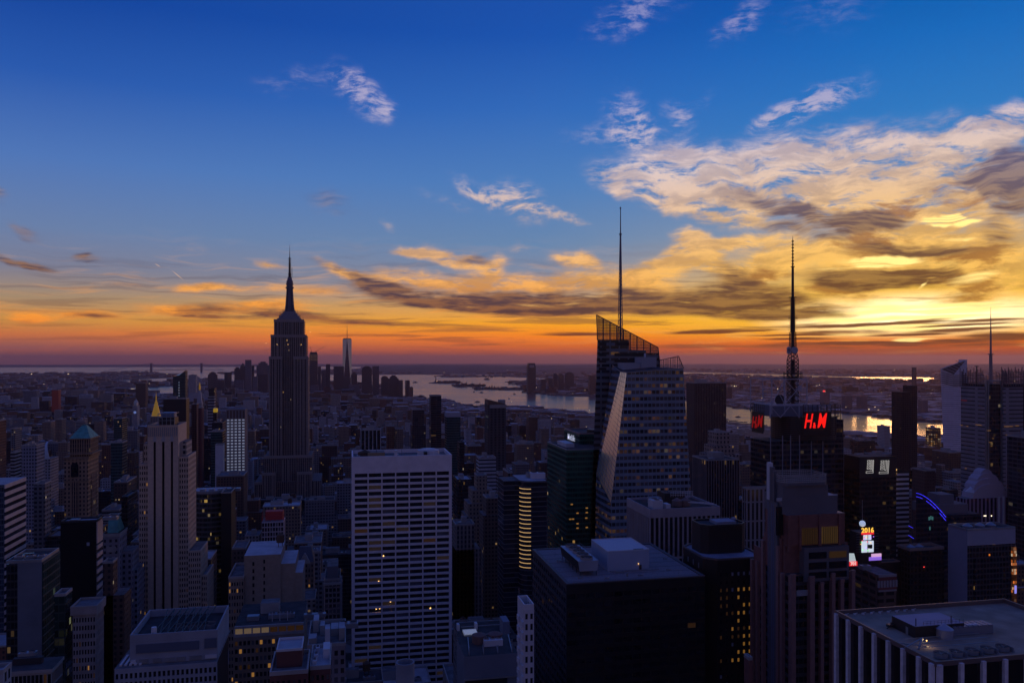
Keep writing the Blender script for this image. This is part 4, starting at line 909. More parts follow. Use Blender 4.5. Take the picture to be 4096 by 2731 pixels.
for px in (1053, 1063, 1073, 1083, 1093, 1102, 1191, 1201, 1211, 1221, 1232, 1244): w.box(X(px), X(px+2.4), Y0-16.5, Y0-16.02, zz(2150), zz(1887))
for px in (1021, 1034, 1258, 1270, 1280): w.box(X(px), X(px+2.4), Y0-10.5, Y0-10.02, zz(2150), zz(1924))
for px in (1131, 1142, 1153, 1164): w.box(X(px), X(px+2.2), Y0-5.9, Y0-5.42, zz(2150), zz(1836))
w.build('pier', LS, r, kind='stuff')
w = MB()
for pl, pr, pt, yf in ((1076,1129,1428,Y0),(1173,1232,1428,Y0),(1082,1226,1341,Y0+4),(1094,1215,1279,Y0+8),(1056,1248,1822,Y0-5),(1052,1106,1885,Y0-16),(1190,1250,1885,Y0-16),(1020,1052,1922,Y0-10)):
    w.box(X(pl)-.3, X(pr)+.3, yf-.8, yf+.4, zz(pt)-3.2, zz(pt)+1.1)
w.build('cornice', LS, r)
w = MB()                       # observatory crown
for i, (hw, pt, pb) in enumerate(((17.8, 1270, 1279), (15.2, 1260, 1270), (12.2, 1250, 1260), (9.4, 1242, 1250))):
    w.box(XC-hw, XC+hw, Y0+28-hw*.72, Y0+28+hw*.72, zz(pb)+.02, zz(pt))
w.build('stepped_crown', pmat('crown_aluminium', (.26,.27,.33), .5, .2, vary=.2, nscale=.5), r)
MM = pmat('mast_metal', (.16,.16,.21), .5, .3, vary=.15)
MR = pmat('mast_rib', (.07,.07,.09), .6)
cy = Y0+28; w = MB()
w.cone(XC, cy, zz(1242), zz(1148), 6.8, 4.4, 16); w.cone(XC, cy, zz(1148), zz(1141), 6.2, 6.2, 16); w.cone(XC, cy, zz(1141), zz(1133), 4.8, 4.8, 16); w.cone(XC, cy, zz(1133), zz(1128), 5.7, 5.7, 16)
w.cone(XC, cy, zz(1128), zz(1118), 5.2, 4.8, 16); w.cone(XC, cy, zz(1118), zz(1113), 5.4, 3.6, 16); w.cone(XC, cy, zz(1113), zz(1102), 3.8, 3.2, 12)
mast = w.build('mast', MM, r)
w = MB()
for a in range(12): w.bar((XC+6.9*cos(a*pi/6), cy+6.9*sin(a*pi/6), zz(1241)), (XC+4.6*cos(a*pi/6), cy+4.6*sin(a*pi/6), zz(1149)), .28)
w.build('rib', MR, mast)
for a in range(4):             # wing buttresses
    q = MB(); ca, sa = cos(a*pi/2+pi/4), sin(a*pi/2+pi/4); px_, py_ = -sa*.9, ca*.9
    lo = [(XC+ca*6+px_, cy+sa*6+py_, zz(1242)), (XC+ca*6-px_, cy+sa*6-py_, zz(1242)), (XC+ca*9.8-px_, cy+sa*9.8-py_, zz(1242)), (XC+ca*9.8+px_, cy+sa*9.8+py_, zz(1242))]
    hi = [(XC+ca*5+px_, cy+sa*5+py_, zz(1150)), (XC+ca*5-px_, cy+sa*5-py_, zz(1150)), (XC+ca*5.6-px_, cy+sa*5.6-py_, zz(1156)), (XC+ca*5.6+px_, cy+sa*5.6+py_, zz(1156))]
    mid = [(XC+ca*5.6+px_, cy+sa*5.6+py_, zz(1205)), (XC+ca*5.6-px_, cy+sa*5.6-py_, zz(1205)), (XC+ca*6.8-px_, cy+sa*6.8-py_, zz(1205)), (XC+ca*6.8+px_, cy+sa*6.8+py_, zz(1205))]
    q.loft(lo, mid, cap=False); q.loft(mid, hi); q.build('buttress', MM, mast)
w = MB(); w.cone(XC, cy, zz(1102), zz(1085), 2.2, 2.2, 8); w.cone(XC, cy, zz(1085), zz(1045), 1.5, 1.3, 8); w.cone(XC, cy, zz(1045), zz(1020), 1.1, .9, 6); w.cone(XC, cy, zz(1020), zz(968), .6, .12, 6)
for k in range(9): w.cone(XC, cy, zz(1090-k*8), zz(1088.4-k*8), 2.6, 2.6, 8)
w.bar((XC+3.4, cy, zz(1102)), (XC+3.4, cy, zz(1062)), .5); w.build('antenna', M['dark'], r)
w = MB(); rg = random.Random(5)
for k in range(34):
    a = rg.uniform(0, 2*pi); lv = rg.choice(((17.5,1270),(15,1260),(12,1250),(9.4,1242),(21,1279)))
    x_, y_ = XC+lv[0]*rg.uniform(.5,.98)*(1 if rg.random()<.5 else -1), cy-lv[0]*.7*rg.uniform(.2,1)
    w.bar((x_, y_, zz(lv[1])-1), (x_, y_, zz(lv[1])+rg.uniform(2, 6)), .22)
w.build('aerial', M['dark'], r, kind='stuff')
w = MB()
for px, py in ((1107,1377),(1151,1377),(1204,1377),(1240,1327),(1063,1372)): w.box(X(px), X(px)+.9, Y0-1.3, Y0-.9, zz(py)-.5, zz(py))
w.build('floodlight', M['lamp'], r)
reg(X(1020), X(1284), Y0-16, Y0+74, zz(1922), None)
HERO.append((1010, 1290, 2000, dep(XC, Y0)))

# ================================================================== WHITE GRID SLAB
x0, x1, y0, y1, zt = extents(1406, 1807, 1827, 523, D=38)
r = root('office_slab', ((x0+x1)/2, (y0+y1)/2, 0), 'wide slab faced with a white grid of long dark windows, centre foreground', 'building')
TR = pmat('travertine', (.82,.76,.79), .75, vary=.07, nscale=.25)
zz = lambda py: zat(py, x0, y0)
w, pn = MB(), []
zbot = zz(2760)
xi0, xi1 = x0+1.4, x1-1.4
ztop = zz(1885)
rows = 36; 
grid_face('y', y0, xi0, xi1, zbot-4, ztop, 7, rows, .085, .37, 1.2, w, pn, top=1.5, proud=.35)
w.box(x0, xi0, y0-.36, y0+1.2, zbot-4, zt, 0); w.box(xi1, x1, y0-.36, y0+1.2, zbot-4, zt, 0)
w.box(xi0, xi1, y0-.2, y0+1.2, ztop, zt, 0)
for i in range(1, 7):
    xx = xi0+(xi1-xi0)*i/7; w.box(xx-.55, xx+.55, y0-.45, y0-.21, ztop, zt, 0)
w.build('wall', TR, r)
q = MB(); q.box(x0, x0+.9, y0+1.2, y1, 0, zt, 0); q.box(x1-.9, x1, y0+1.2, y1, 0, zt, 0); q.box(x0+.9, x1-.9, y1-.9, y1, 0, zt); q.build('side_wall', TR, r)
core(r, x0+.9, x1-.9, y0+1.25, y1-.9, 0, zt-2.4, roof='roof', inset=.02, name='deck')
rg = random.Random(3)
def gk(x, z, q_):
    return M['lit2'] if (q_ < .025 and z < zz(2050)) else (M['blind'] if q_ > .93 else (M['blind2'] if .8 < q_ < .88 else M['pane']))
put_panes(r, pn, maxn=100, litkey=gk)
sp_ = MB()
for (a, b) in ((1551,2088),(1534,2229),(1515,2331),(1505,2441),(1562,2437),(1617,2459),(1722,2452),(1562,2415),(1801,2404),(1519,2440)):
    X_, Z_ = onY(a, y0), zz(b); sp_.box(X_-.35, X_+.35, y0+.5, y0+.8, Z_-.35, Z_+.35)
sp_.build('ceiling_lamp', M['lamp'], r)
q = MB(); q.box(onY(1472,y0), onY(1542,y0), y0+7, y0+20, zt-2.38, zt+1.6, 0, 1); q.build('penthouse', [pmat('tan_penthouse', (.30,.22,.13), .8), M['roof']], r)
q = MB(); q.cone(onY(1461,y0), y0+12, zt-2.38, zt+1.5, 4.5, 4.5, 16); q.cone(onY(1461,y0), y0+12, zt+1.5, zt+3, 4.5, .3, 16); q.build('water_tank', M['wood'], r)
q = MB(); q.cone(onY(1723,y0), y0+16, zt-2.3, zt+1.6, 7.5, 7.2, 20); q.cone(onY(1723,y0), y0+16, zt+1.6, zt+2.4, 5.5, 5.0, 20); q.build('cooling_tower', M['white'], r)
q = MB(); q.box(onY(1700,y0), onY(1712,y0), y0+5, y0+26, zt-2.38, zt+1.5); q.build('penthouse', M['blackmatt'], r)
for a in (1428, 1585): ac_unit(r, onY(a,y0), onY(a+14,y0), y0+8, y0+12, zt-2.37, 2.2, 0)
q = MB(); q.box(onY(1580,y0), onY(1592,y0), y0+6, y0+9, zt-2.37, zt+3); q.build('vent', M['white'], r)
q = MB(); q.bar((onY(1508,y0), y0+8, zt), (onY(1508,y0), y0+8, zt+5), .2); q.bar((onY(1611,y0), y0+10, zt-2), (onY(1611,y0), y0+10, zt+3), .12); q.build('aerial', M['dark'], r)
reg(x0, x1, y0, y1, zt, 2740)
HERO.append((1400, 1812, 2740, dep(x0, y0)))
# round concrete shaft rising at the bottom edge
x_, y_ = at_depth(1621, 215); zt = CAMZ-215*(2645-HY)/FS
r = root('round_shaft', (x_, y_, 0), 'round grey concrete shaft with an open top rising at the bottom edge', 'chimney')
w = MB(); w.cone(x_, y_, 0, zt, 2.45, 2.45, 32, cap=False)
n = 32; ro_ = [(x_+2.45*cos(2*pi*i/n), y_+2.45*sin(2*pi*i/n), zt) for i in range(n)]; ri = [(x_+2.1*cos(2*pi*i/n), y_+2.1*sin(2*pi*i/n), zt) for i in range(n)]; rd = [(a, b, zt-2.4) for a, b, c in ri]
for i in range(n):
    j = (i+1) % n; w.face([ro_[i], ro_[j], ri[j], ri[i]]); w.face([ri[i], ri[j], rd[j], rd[i]])
w.build('shell', pmat('blue_concrete', (.26,.30,.38), .8, vary=.15), r, smooth=False)
w = MB(); w.cone(x_, y_, zt-2.6, zt-2.3, 2.12, 2.12, 24); w.cone(x_, y_, zt-2.3, zt-1.5, 2.0, .2, 24); w.build('cover', pmat('rusty_cover', (.28,.16,.13), .8), r)
w = MB()
for a in range(0, 360, 60): w.bar((x_+2.3*cos(R(a)), y_+2.3*sin(R(a)), zt), (x_+2.3*cos(R(a)), y_+2.3*sin(R(a)), zt+.35), .03)
w.build('rail', M['metal'], r)
FOOT.append((x_-4, x_+4, y_-4, y_+4)); HERO.append((1575, 1668, 2740, 215))

# ================================================================== blocks between the striped tower and the grid slab (foreground)
BG = pmat('buff_brick', (.30,.235,.185), .88, vary=.15)
def warm_key(p1, p2=None):
    return lambda x, z, q_: M['lit'] if q_ < p1 else (M['lit2'] if q_ < (p2 or p1*1.6) else (M['blind'] if q_ > .8 else M['pane']))
def brick_block(label, pl, pr, py, Y0, D, cols, lit, vb, pf=.45, sf=.45, mat=None, side=None, topm=1.8, name='apartment_block', maxn=100, depthrows=34, rp='roof', corn=True):
    x0, x1, y0, y1, zt = extents(pl, pr, py, Y0, D)
    r = root(name, ((x0+x1)/2, (y0+y1)/2, 0), label, 'building')
    w, pn = MB(), []; zl = zt-depthrows*3.7
    grid_face('y', y0, x0, x1, zl, zt, cols, depthrows, pf, sf, .5, w, pn, top=topm, proud=.12)
    if side: grid_face('x+' if pr < 1381 else 'x-', x1 if pr < 1381 else x0, y0+.5, y1, zl, zt, side, depthrows, pf, sf, .5, w, pn, top=topm, proud=.12)
    w.build('masonry_frame', mat or BG, r)
    c_ = MB(); s_ = side and pr < 1381; t_ = side and pr > 1381
    c_.box(x0+(.52 if t_ else 0), x1-(.52 if s_ else 0), y0+.52, y1, 0, zt-.03, 0, 1); c_.build('wall', [mat or BG, M[rp]], r)
    if corn:
        q = MB(); parapet(q, x0-.15, x1+.15, y0-.2, y1+.1, zt, 1.3, .5); q.build('parapet', M['trim'], r)
    put_panes(r, pn, maxn=maxn, litkey=warm_key(lit))
    reg(x0, x1, y0, y1, zt, vb); return r, x0, x1, y0, y1, zt
# lit window block
r, x0, x1, y0, y1, zt = brick_block('wide buff block with many amber lit windows and a lit glazed top storey', 937, 1229, 2530, 380, 34, 17, .16, 2620, .34, .44, depthrows=22)
q = MB(); pt = MB(); z_ = zt
for i in range(8):
    a = x0+(x1-x0)*i/8; b_ = x0+(x1-x0)*(i+1)/8
    pt.box(a+.3, b_-.3, y0+1.2, y0+1.4, zt+.3, zt+3.6, 0 if i > 3 else 1)
q.box(x0, x1, y0+.3, y0+1.1, zt+3.65, zt+4.7); q.box(x0, x1, y0-.1, y0+.5, zt-.1, zt+.35)
for i in range(9): a = x0+(x1-x0)*i/8; q.box(a-.25, a+.25, y0+.4, y0+1.0, zt+.35, zt+3.65)
q.build('top_storey_frame', M['trim'], r); pt.build('top_storey_glazing', [M['lit2'], pmat('blinds_lit', (.3,.28,.24), .5, emit=(.9,.6,.3), es=.10)], r)
q = MB(); q.box(x0, x1, y0+1.5, y1, zt+.02, zt+4.7, 0, 1); q.build('top_storey', [M['trim'], M['roof_dark']], r)
roofkit(r, x0+2, x1-2, y0+4, y1-2, zt+4.72, RNG); ac_unit(r, x0+14, x0+24, y0+8, y0+12, zt+4.73, 2, 3); ac_unit(r, x0+30, x0+40, y0+6, y0+9, zt+4.73, 1.6, 2)
q = MB()
for k in range(3): q.bar((x0+16+k*3.4, y0+5, zt+4.7), (x0+16+k*3.4, y0+5, zt+9), .18)
q.build('vent_pipe', M['white'], r)
# stepped buff block behind
r, x0, x1, y0, y1, zt = brick_block('stepped buff brick block with paired windows behind the amber lit block', 914, 1000, 2312, 450, 30, 6, .03, 2560, .45, .45, depthrows=22)
q = MB(); X_ = lambda px: onY(px, 450)
q.box(x1+.02, X_(1122), y0+2, y1+6, 0, zt+11.5, 0, 1); q.box(X_(1122)+.02, X_(1180), y0+3, y1+4, 0, zt+6, 0, 1); q.box(X_(1180)+.02, X_(1210), y0+2.4, y1, 0, zt+1, 0, 1)
q.build('blank_wall', [pmat('blank_buff_brick', (.31,.25,.20), .9, vary=.12, nscale=.5), M['roof_light']], r)
q = MB()
for j in range(9):
    q.box(X_(1008), X_(1016), y0+1.9, y0+1.98, zt+6-j*3.8, zt+8-j*3.8); q.box(X_(1052), X_(1059), y0+1.9, y0+1.98, zt+7-j*3.8, zt+9-j*3.8)
q.build('window', M['pane'], r, kind='stuff')
reg(x0, X_(1210), y0, y1+6, zt+11, 2560)
water_tank(r, X_(1110), y0+20, zt+11.5)
# white grid with red scaffold top
r, x0, x1, y0, y1, zt = brick_block('slim white grid tower with red scaffolding on its unfinished top', 1047, 1140, 2084, 640, 16, 8, .0, 2280, .22, .22, mat=pmat('pinkish_white_frame', (.55,.48,.52), .7), side=4, depthrows=26, topm=.8, corn=False)
RS = pmat('red_scaffold', (.42,.06,.06), .7, emit=(1,.05,.05), es=.004)  # faint red glow put into the scaffold by emission
q = MB()
for k in range(6):
    q.bar((x0+k*(x1-x0)/5, y0+.5, zt), (x0+k*(x1-x0)/5, y0+.5, zt+5), .2); q.bar((x0+k*(x1-x0)/5, y0+6, zt), (x0+k*(x1-x0)/5, y0+6, zt+7), .2)
for z_ in (2, 4.6): q.bar((x0, y0+.5, zt+z_), (x1, y0+.5, zt+z_), .2)
q.box(x0+2, x1-1, y0+7, y1-1, zt, zt+6.5); q.build('scaffold', RS, r)
# gothic gable block
r, x0, x1, y0, y1, zt = brick_block('brown stone block with a pointed gable and steep dark roof', 1184, 1259, 2245, 600, 22, 6, .05, 2400, .5, .45, mat=pmat('brown_stone', (.20,.15,.13), .88, vary=.15), depthrows=24, corn=False)
q = MB(); q.loft([(x0,y0+1,zt),(x1,y0+1,zt),(x1,y1,zt),(x0,y1,zt)], [(x0+2,y0+9,zt+9),(x1-2,y0+9,zt+9),(x1-2,y0+12,zt+9),(x0+2,y0+12,zt+9)]); q.build('roof', pmat('slate', (.07,.075,.10), .7), r)
q = MB(); xm = (x0+x1)/2; q.loft([(xm-4,y0-.3,zt-1),(xm+4,y0-.3,zt-1),(xm+4,y0+3,zt-1),(xm-4,y0+3,zt-1)], [(xm-.3,y0-.3,zt+6),(xm+.3,y0-.3,zt+6),(xm+.3,y0+3,zt+6),(xm-.3,y0+3,zt+6)]); q.build('gable', M['trim'], r)
r, x0, x1, y0, y1, zt = brick_block('slim dark ornate block with an arched arcade near its top beside the grid slab', 1299, 1362, 2318, 560, 26, 4, .0, 2440, .3, .35, mat=pmat('ornate_stone', (.24,.22,.24), .85, vary=.3, nscale=.8), depthrows=18)
q = MB(); q.box(x0+1.5, x1-1.5, y0+2, y1-3, zt+.02, zt+9, 0, 1); q.build('attic', [pmat('slate_blue', (.15,.16,.20), .8), M['roof']], r)
q = MB(); q.box(x0-.8, x1+.8, y0-1, y0+.4, zt-3, zt-1.4); q.build('cornice', M['trim'], r)
tower('office_tower', 'dark brown brick block with glowing lower rows left of the scaffolded tower', 'building', 928, 1000, 2195, 620, fac('rows_lit_low', (.12,.085,.075), (.03,.03,.035), 2.6, 3.6, .5, .5, .10, litE=.5), D=26, vb=2300)
r, x0, x1, y0, y1, zt = brick_block('low stone block with rooftop plant and white vents beside the grid slab', 1231, 1382, 2590, 330, 30, 6, .0, 2740, .45, .4, mat=pmat('pink_grey_stone', (.27,.24,.27), .85, vary=.15), depthrows=14)
for (a, b, c_, d, h) in ((.02,.22,2,8,3),(.45,.58,3,9,6),(.6,.8,12,20,3),(.82,.98,6,14,5),(.3,.42,14,20,4),(.1,.25,18,26,5)):
    q = MB(); q.box(x0+(x1-x0)*a, x0+(x1-x0)*b, y0+c_, y0+d, zt+.02, zt+h, 0, 1); q.build('roof_house', [M['white'] if a in (.45,) else M['trim'], M['roof_light']], r)
ac_unit(r, x0+12, x0+20, y0+20, y0+24, zt+.02, 2, 2)
r, x0, x1, y0, y1, zt = brick_block('red brick block outlined by pale parapets at the bottom edge', 1080, 1240, 2690, 262, 18, 7, .0, 2740, .5, .5, mat=pmat('dark_red_brick', (.15,.06,.055), .88, vary=.2), depthrows=8)
q = MB(); q.box(x0+1.5, x1-2, y0+6, y1-1, zt+.02, zt+5.2, 0, 1); q.build('penthouse', [pmat('dark_red_brick_upper', (.15,.06,.055), .88), M['roof_light']], r)
q = MB(); parapet(q, x0+1.4, x1-1.9, y0+5.9, y1-.9, zt+5.22, .8, .35); q.build('parapet', M['white'], r)
xa = x1+.2; r, x0, x1, y0, y1, zt = brick_block('dark red roof terrace with white plant boxes right of the outlined brick block', 1241, 1325, 2672, 268, 20, 4, .0, 2740, .5, .5, mat=pmat('dark_red_brick_b', (.14,.06,.06), .88, vary=.2), depthrows=8, rp='roof_light')
for (a, b, c_, d, h) in ((.1,.3,2,5,2),(.15,.35,8,11,1.8),(.2,.4,14,17,2),(.6,.95,9,16,3.2)):
    ac_unit(r, x0+(x1-x0)*a, x0+(x1-x0)*b, y0+c_, y0+d, zt+.02, h, 1 if h < 3 else 0, mat=M['white'])

# ================================================================== RIGHT OF THE GRID SLAB
# low plant-roof blocks at the bottom
x0, x1, y0, y1, zt = extents(1826, 2072, 2625, 285, D=20)
r = root('office_block', ((x0+x1)/2, (y0+y1)/2, 0), 'blue grey block with open plant roof between the grid slab and the white sliver', 'building')
w = MB(); w.box(x0, x1, y0, y1, 0, zt, 0, 1); w.build('wall', [pmat('blue_grey_panels', (.15,.18,.24), .8, vary=.1), M['roof_dark']], r)
q = MB(); q.box(x0+.3, x1-4, y0-.4, y0-.02, zt-12, zt-8.6); q.build('window_strip', M['black'], r)
q = MB(); q.box(x0, x1, y0-.8, y0-.02, zt-8.4, zt-7.8); q.box(x0, x1, y0-.8, y0-.02, zt-13, zt-12.2); q.build('ledge', M['metal'], r)
q = MB()
for k in range(5):
    a = x0+2+k*5.2; q.bar((a, y0+1, zt+.2), (a+2, y1-2, zt+.5), .22); q.bar((a, y0+1, zt), (a, y0+1, zt+3), .2)
q.build('roof_truss', M['metal'], r)
for k in range(2):
    q = MB(); q.cone(x0+7.5+k*6, y0+13, zt+.1, zt+3, 2.7, 2.7, 18); q.cone(x0+7.5+k*6, y0+13, zt+3, zt+3.9, 2.7, .2, 18); q.build('water_tank', pmat('rust_cone', (.18,.11,.10), .8), r)
ac_unit(r, x1-11, x1-4, y0+8, y0+12, zt+.02, 2.2, 3, mat=M['white'])
reg(x0, x1, y0, y1, zt, 2740)
x0, x1, y0, y1, zt = extents(1812, 2072, 2568, 330, D=26)
r = root('office_block', ((x0+x1)/2, (y0+y1)/2, 0), 'low roof with bright skylight panels just below the dark park', 'building')
w = MB(); w.box(x0, x1, y0, y1, 0, zt, 0, 1); w.build('wall', [FA['grey'], M['roof_dark']], r)
for k in range(10):
    q = MB(); a = onY(1868+k*5.6, y0); q.box(a, a+.42, y0+7, y0+13, zt+.05, zt+.9); q.build('skylight', M['whitelamp'] if False else pmat('skylight_glow', (.7,.75,.8), .4, emit=(.8,.88,1), es=.1), r)
for a in (1848, 1922): ac_unit(r, onY(a,y0), onY(a+10,y0), y0+14, y0+17, zt+.02, 2.6, 0, mat=M['white'])
q = MB(); q.box(onY(2020,y0), onY(2046,y0), y0+4, y0+12, zt+.02, zt+6); q.build('penthouse', pmat('blue_box', (.16,.2,.28), .7), r)
q = MB()
for c_ in (5, 16, 22): q.bar((x0+2, y0+c_, zt+1), (x1-2, y0+c_, zt+1), .2)
q.build('roof_rail', M['metal'], r); reg(x0, x1, y0, y1, zt, 2600)
# white sliver tower
x0, x1, y0, y1, zt = extents(2096, 2136, 2437, 262, pxb=2070)
r = root('apartment_tower', ((x0+x1)/2, (y0+y1)/2, 0), 'very narrow white tower with projecting balconies against the dark roofed slab', 'building')
w, pn = MB(), []
grid_face('y', y0, x0, x1, zt-110, zt, 2, 30, .5, .42, .4, w, pn, top=1.2, proud=.1)
for j in range(28): w.box(x0-.55, x0-.02, y0+.2, y0+3.2, zt-6-j*3.65, zt-4.2-j*3.65); w.box(x0-.5, x0-.02, y1-4, y1-1, zt-6-j*3.65, zt-4.2-j*3.65)
w.build('masonry_frame', pmat('white_stucco', (.60,.60,.66), .7, vary=.06), r)
q = MB(); q.box(x0, x1, y0+.42, y1, 0, zt-1.5, 0, 1); q.build('wall', [pmat('white_stucco_side', (.60,.60,.66), .7, vary=.06), M['roof']], r)
q = MB(); parapet(q, x0, x1, y0, y1, zt+.02-1.5, 3.2, .35); q.build('parapet', M['white'], r)
put_panes(r, pn, maxn=40, litkey=lambda x, z, q_: M['pane'])
q = MB(); q.bar((x0+.3, y1-1, zt), (x0+.3, y1-1, zt+4.5), .1); q.bar((x0+2, y0+2, zt), (x0+2, y0+2, zt+2), .2); q.build('vent_pipe', M['metal'], r)
reg(x0, x1, y0, y1, zt, 2740); HERO.append((2066, 2140, 2740, 262))

# big dark slab with white roof boxes
x0, x1, y0, y1, zt = extents(2266, 2821, 2338, 340, pxb=2129)
r = root('office_slab', ((x0+x1)/2, (y0+y1)/2, 0), 'large black slab with a gravel roof carrying a white box and five-fan cooling unit', 'building')
w, pn = MB(), []
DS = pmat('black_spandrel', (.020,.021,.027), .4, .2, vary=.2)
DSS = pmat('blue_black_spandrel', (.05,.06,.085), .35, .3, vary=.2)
grid_face('y', y0, x0, x1, zt-110, zt, 15, 26, .10, .45, .5, w, pn, top=4.2, proud=.05)
w.build('wall', DS, r)
w = MB(); pn2 = []
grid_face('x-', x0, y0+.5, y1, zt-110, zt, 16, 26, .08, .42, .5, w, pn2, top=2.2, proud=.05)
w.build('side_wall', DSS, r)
core(r, x0, x1-.0, y0, y1, 0, zt-.02, roof='roof', inset=.52)
q = MB(); parapet(q, x0, x1, y0, y1, zt+.0, .5, 1.6); q.build('parapet', pmat('bronze_coping', (.12,.10,.11), .6, .3), r)
q = MB(); q.box(x0+1.7, x1-1.7, y0+1.7, y1-1.7, zt-.02, zt+.10); q.build('roof', pmat('gravel_ballast', (.24,.21,.23), .95, vary=.18, nscale=1.2), r)
put_panes(r, pn+pn2, maxn=100, litkey=lambda x, z, q_: M['lit2'] if q_ < .012 else M['pane'])
zr = zt+.12
def at(px, py, z):                      # point on a horizontal plane seen at a photo position
    t_ = (CAMZ-z)*FS/(py-HY); return at_depth(px, t_)
hz_ = zr+9
a_ = at(2430, 2206, hz_); b_ = at(2607, 2204, hz_); c_ = at(2368, 2158, hz_)
q = MB(); q.box(a_[0], b_[0], a_[1], c_[1], zr, hz_, 0, 1); q.build('penthouse', [pmat('pale_blue_block', (.36,.43,.56), .75, vary=.05), pmat('white_roof_sheet', (.62,.62,.66), .7)], r)
q = MB(); parapet(q, a_[0]-.05, b_[0]+.05, a_[1]-.05, c_[1]+.05, hz_+.01, .35, .3); q.build('coping', M['white'], r)
q = MB(); q.box(b_[0]-7, b_[0]-2, a_[1]+.3, a_[1]+3, hz_+.02, hz_+.06); q.build('hatch', M['blackmatt'], r)
q = MB(); q.box(b_[0]-5.0, b_[0]-3.8, a_[1]-.12, a_[1]-.02, zr, zr+2.2); q.build('door', M['dark'], r)
q = MB(); q.box(b_[0]-5.5, b_[0]-5.2, a_[1]-.3, a_[1]-.02, zr+2.6, zr+2.9); q.build('door_lamp', M['lamp'], r)
# five fan cooler, raised on legs
f0 = at(2313, 2238, zr+7.5); f1 = at(2405, 2242, zr+7.5); fb = at(2232, 2176, zr+7.5)
fx0, fx1, fy0, fy1 = f0[0], f1[0], f0[1], fb[1]
q = MB(); q.loft([(fx0+.7,fy0,zr+2.2),(fx1-.7,fy0,zr+2.2),(fx1-.7,fy1,zr+2.2),(fx0+.7,fy1,zr+2.2)], [(fx0,fy0,zr+6.8),(fx1,fy0,zr+6.8),(fx1,fy1,zr+6.8),(fx0,fy1,zr+6.8)]); cu_ = q.build('cooling_tower', pmat('galvanised_casing', (.34,.38,.46), .5, .3, vary=.1), r)
q = MB(); q.loft([(fx0+.62,fy0+.3,zr+2.3),(fx0+.68,fy0+.3,zr+2.3),(fx0+.68,fy1-.3,zr+2.3),(fx0+.62,fy1-.3,zr+2.3)], [(fx0-.08,fy0+.3,zr+6.6),(fx0-.02,fy0+.3,zr+6.6),(fx0-.02,fy1-.3,zr+6.6),(fx0-.08,fy1-.3,zr+6.6)]); q.build('louvre', M['blackmatt'], cu_)
for k in range(5):
    yy_ = fy0+(fy1-fy0)*(k+.5)/5; rr_ = min((fy1-fy0)/11, (fx1-fx0)*.36); q = MB(); q.cone((fx0+fx1)/2, yy_, zr+6.82, zr+8.0, rr_*1.05, rr_, 20, cap=False); q.cone((fx0+fx1)/2, yy_, zr+7.3, zr+7.34, rr_, rr_, 20, 1)
    for a in range(4): q.bar(((fx0+fx1)/2, yy_, zr+7.5), ((fx0+fx1)/2+rr_*.95*cos(a*pi/2+.4), yy_+rr_*.95*sin(a*pi/2+.4), zr+7.5), .12)
    q.build('fan', [M['metal'], M['blackmatt']], cu_)
q = MB()
for k in range(6):
    yy_ = fy0+.3+(fy1-fy0-.6)*k/5
    for xx in (fx0+1, fx1-1): q.bar((xx, yy_, zr), (xx, yy_, zr+2.3), .18)
q.build('leg', M['dark'], cu_)
q = MB()
for k in range(11): yy_ = fy0+(fy1-fy0)*k/10; q.bar((fx1, yy_, zr+6.8), (fx1, yy_, zr+8), .05)
q.bar((fx1, fy0, zr+8), (fx1, fy1, zr+8), .05); q.build('railing', M['metal'], cu_)
for (a, b) in ((2509, 2304), (2330, 2312), (2220, 2222), (2715, 2296)):
    p_ = at(a, b, zr); q = MB(); q.bar((p_[0], p_[1], zr), (p_[0], p_[1], zr+1.6), .12 if a != 2509 else .45); q.build('vent_pipe', M['metal'], r)
for k in range(7):
    q = MB(); yy_ = y0+4+k*8.2; q.box(x0+2, x1-2, yy_, yy_+.35, zr-.01, zr+.05+.001*k); q.build('roof_seam', pmat('seam_strip', (.13,.12,.13), .9), r)
for (u_, v_) in ((.12,.12),(.3,.08),(.55,.1),(.8,.2),(.9,.5),(.85,.75),(.1,.6)):
    q = MB(); xx_, yy_ = x0+(x1-x0)*u_, y0+(y1-y0)*v_; q.cone(xx_, yy_, zr, zr+.9, .35, .3, 8); q.box(xx_+1, xx_+1.9, yy_, yy_+1.2, zr, zr+.6); q.build('roof_vent', M['metal'], r)
q = MB(); q.box(a_[0]+1, b_[0]+4, a_[1]-2.2, a_[1]-1.6, zr, zr+.4); q.box(a_[0]+3, a_[0]+7, a_[1]-4, a_[1]-3, zr, zr+.7); q.build('duct', M['metal'], r)
reg(x0, x1, y0, y1, zt, None); HERO.append((2125, 2825, 2740, dep(x0, y0)))

# black slab with octagonal roofs
x0, x1, y0, y1, zt = extents(2830, 3017, 2243, 348, pxb=2716)
r = root('office_tower', ((x0+x1)/2, (y0+y1)/2, 0), 'black tower with chamfered roof, round-cornered penthouse and a column of amber windows', 'building')
def chamf(a, b, c, d, k): return [(a+k,c),(b-k,c),(b,c+k),(b,d-k),(b-k,d),(a+k,d),(a,d-k),(a,c+k)]
w = MB(); w.prism(chamf(x0, x1+6, y0, y1, 5), 0, zt, 0, 1); w.build('wall', [pmat('near_black_stone', (.016,.015,.019), .5), pmat('blue_roof', (.25,.27,.36), .8, vary=.3, nscale=.12)], r)
zp = zat(2178, onY(2830, y0+12), y0+12); xp0 = onY(2812, y0+12)
w = MB(); w.prism(chamf(xp0, x1+3, y0+12, y1-5, 3), zt+.02, zt+13, 0, 1); w.build('penthouse', [pmat('near_black_penthouse', (.018,.017,.02), .5), M['roof_dark']], r)
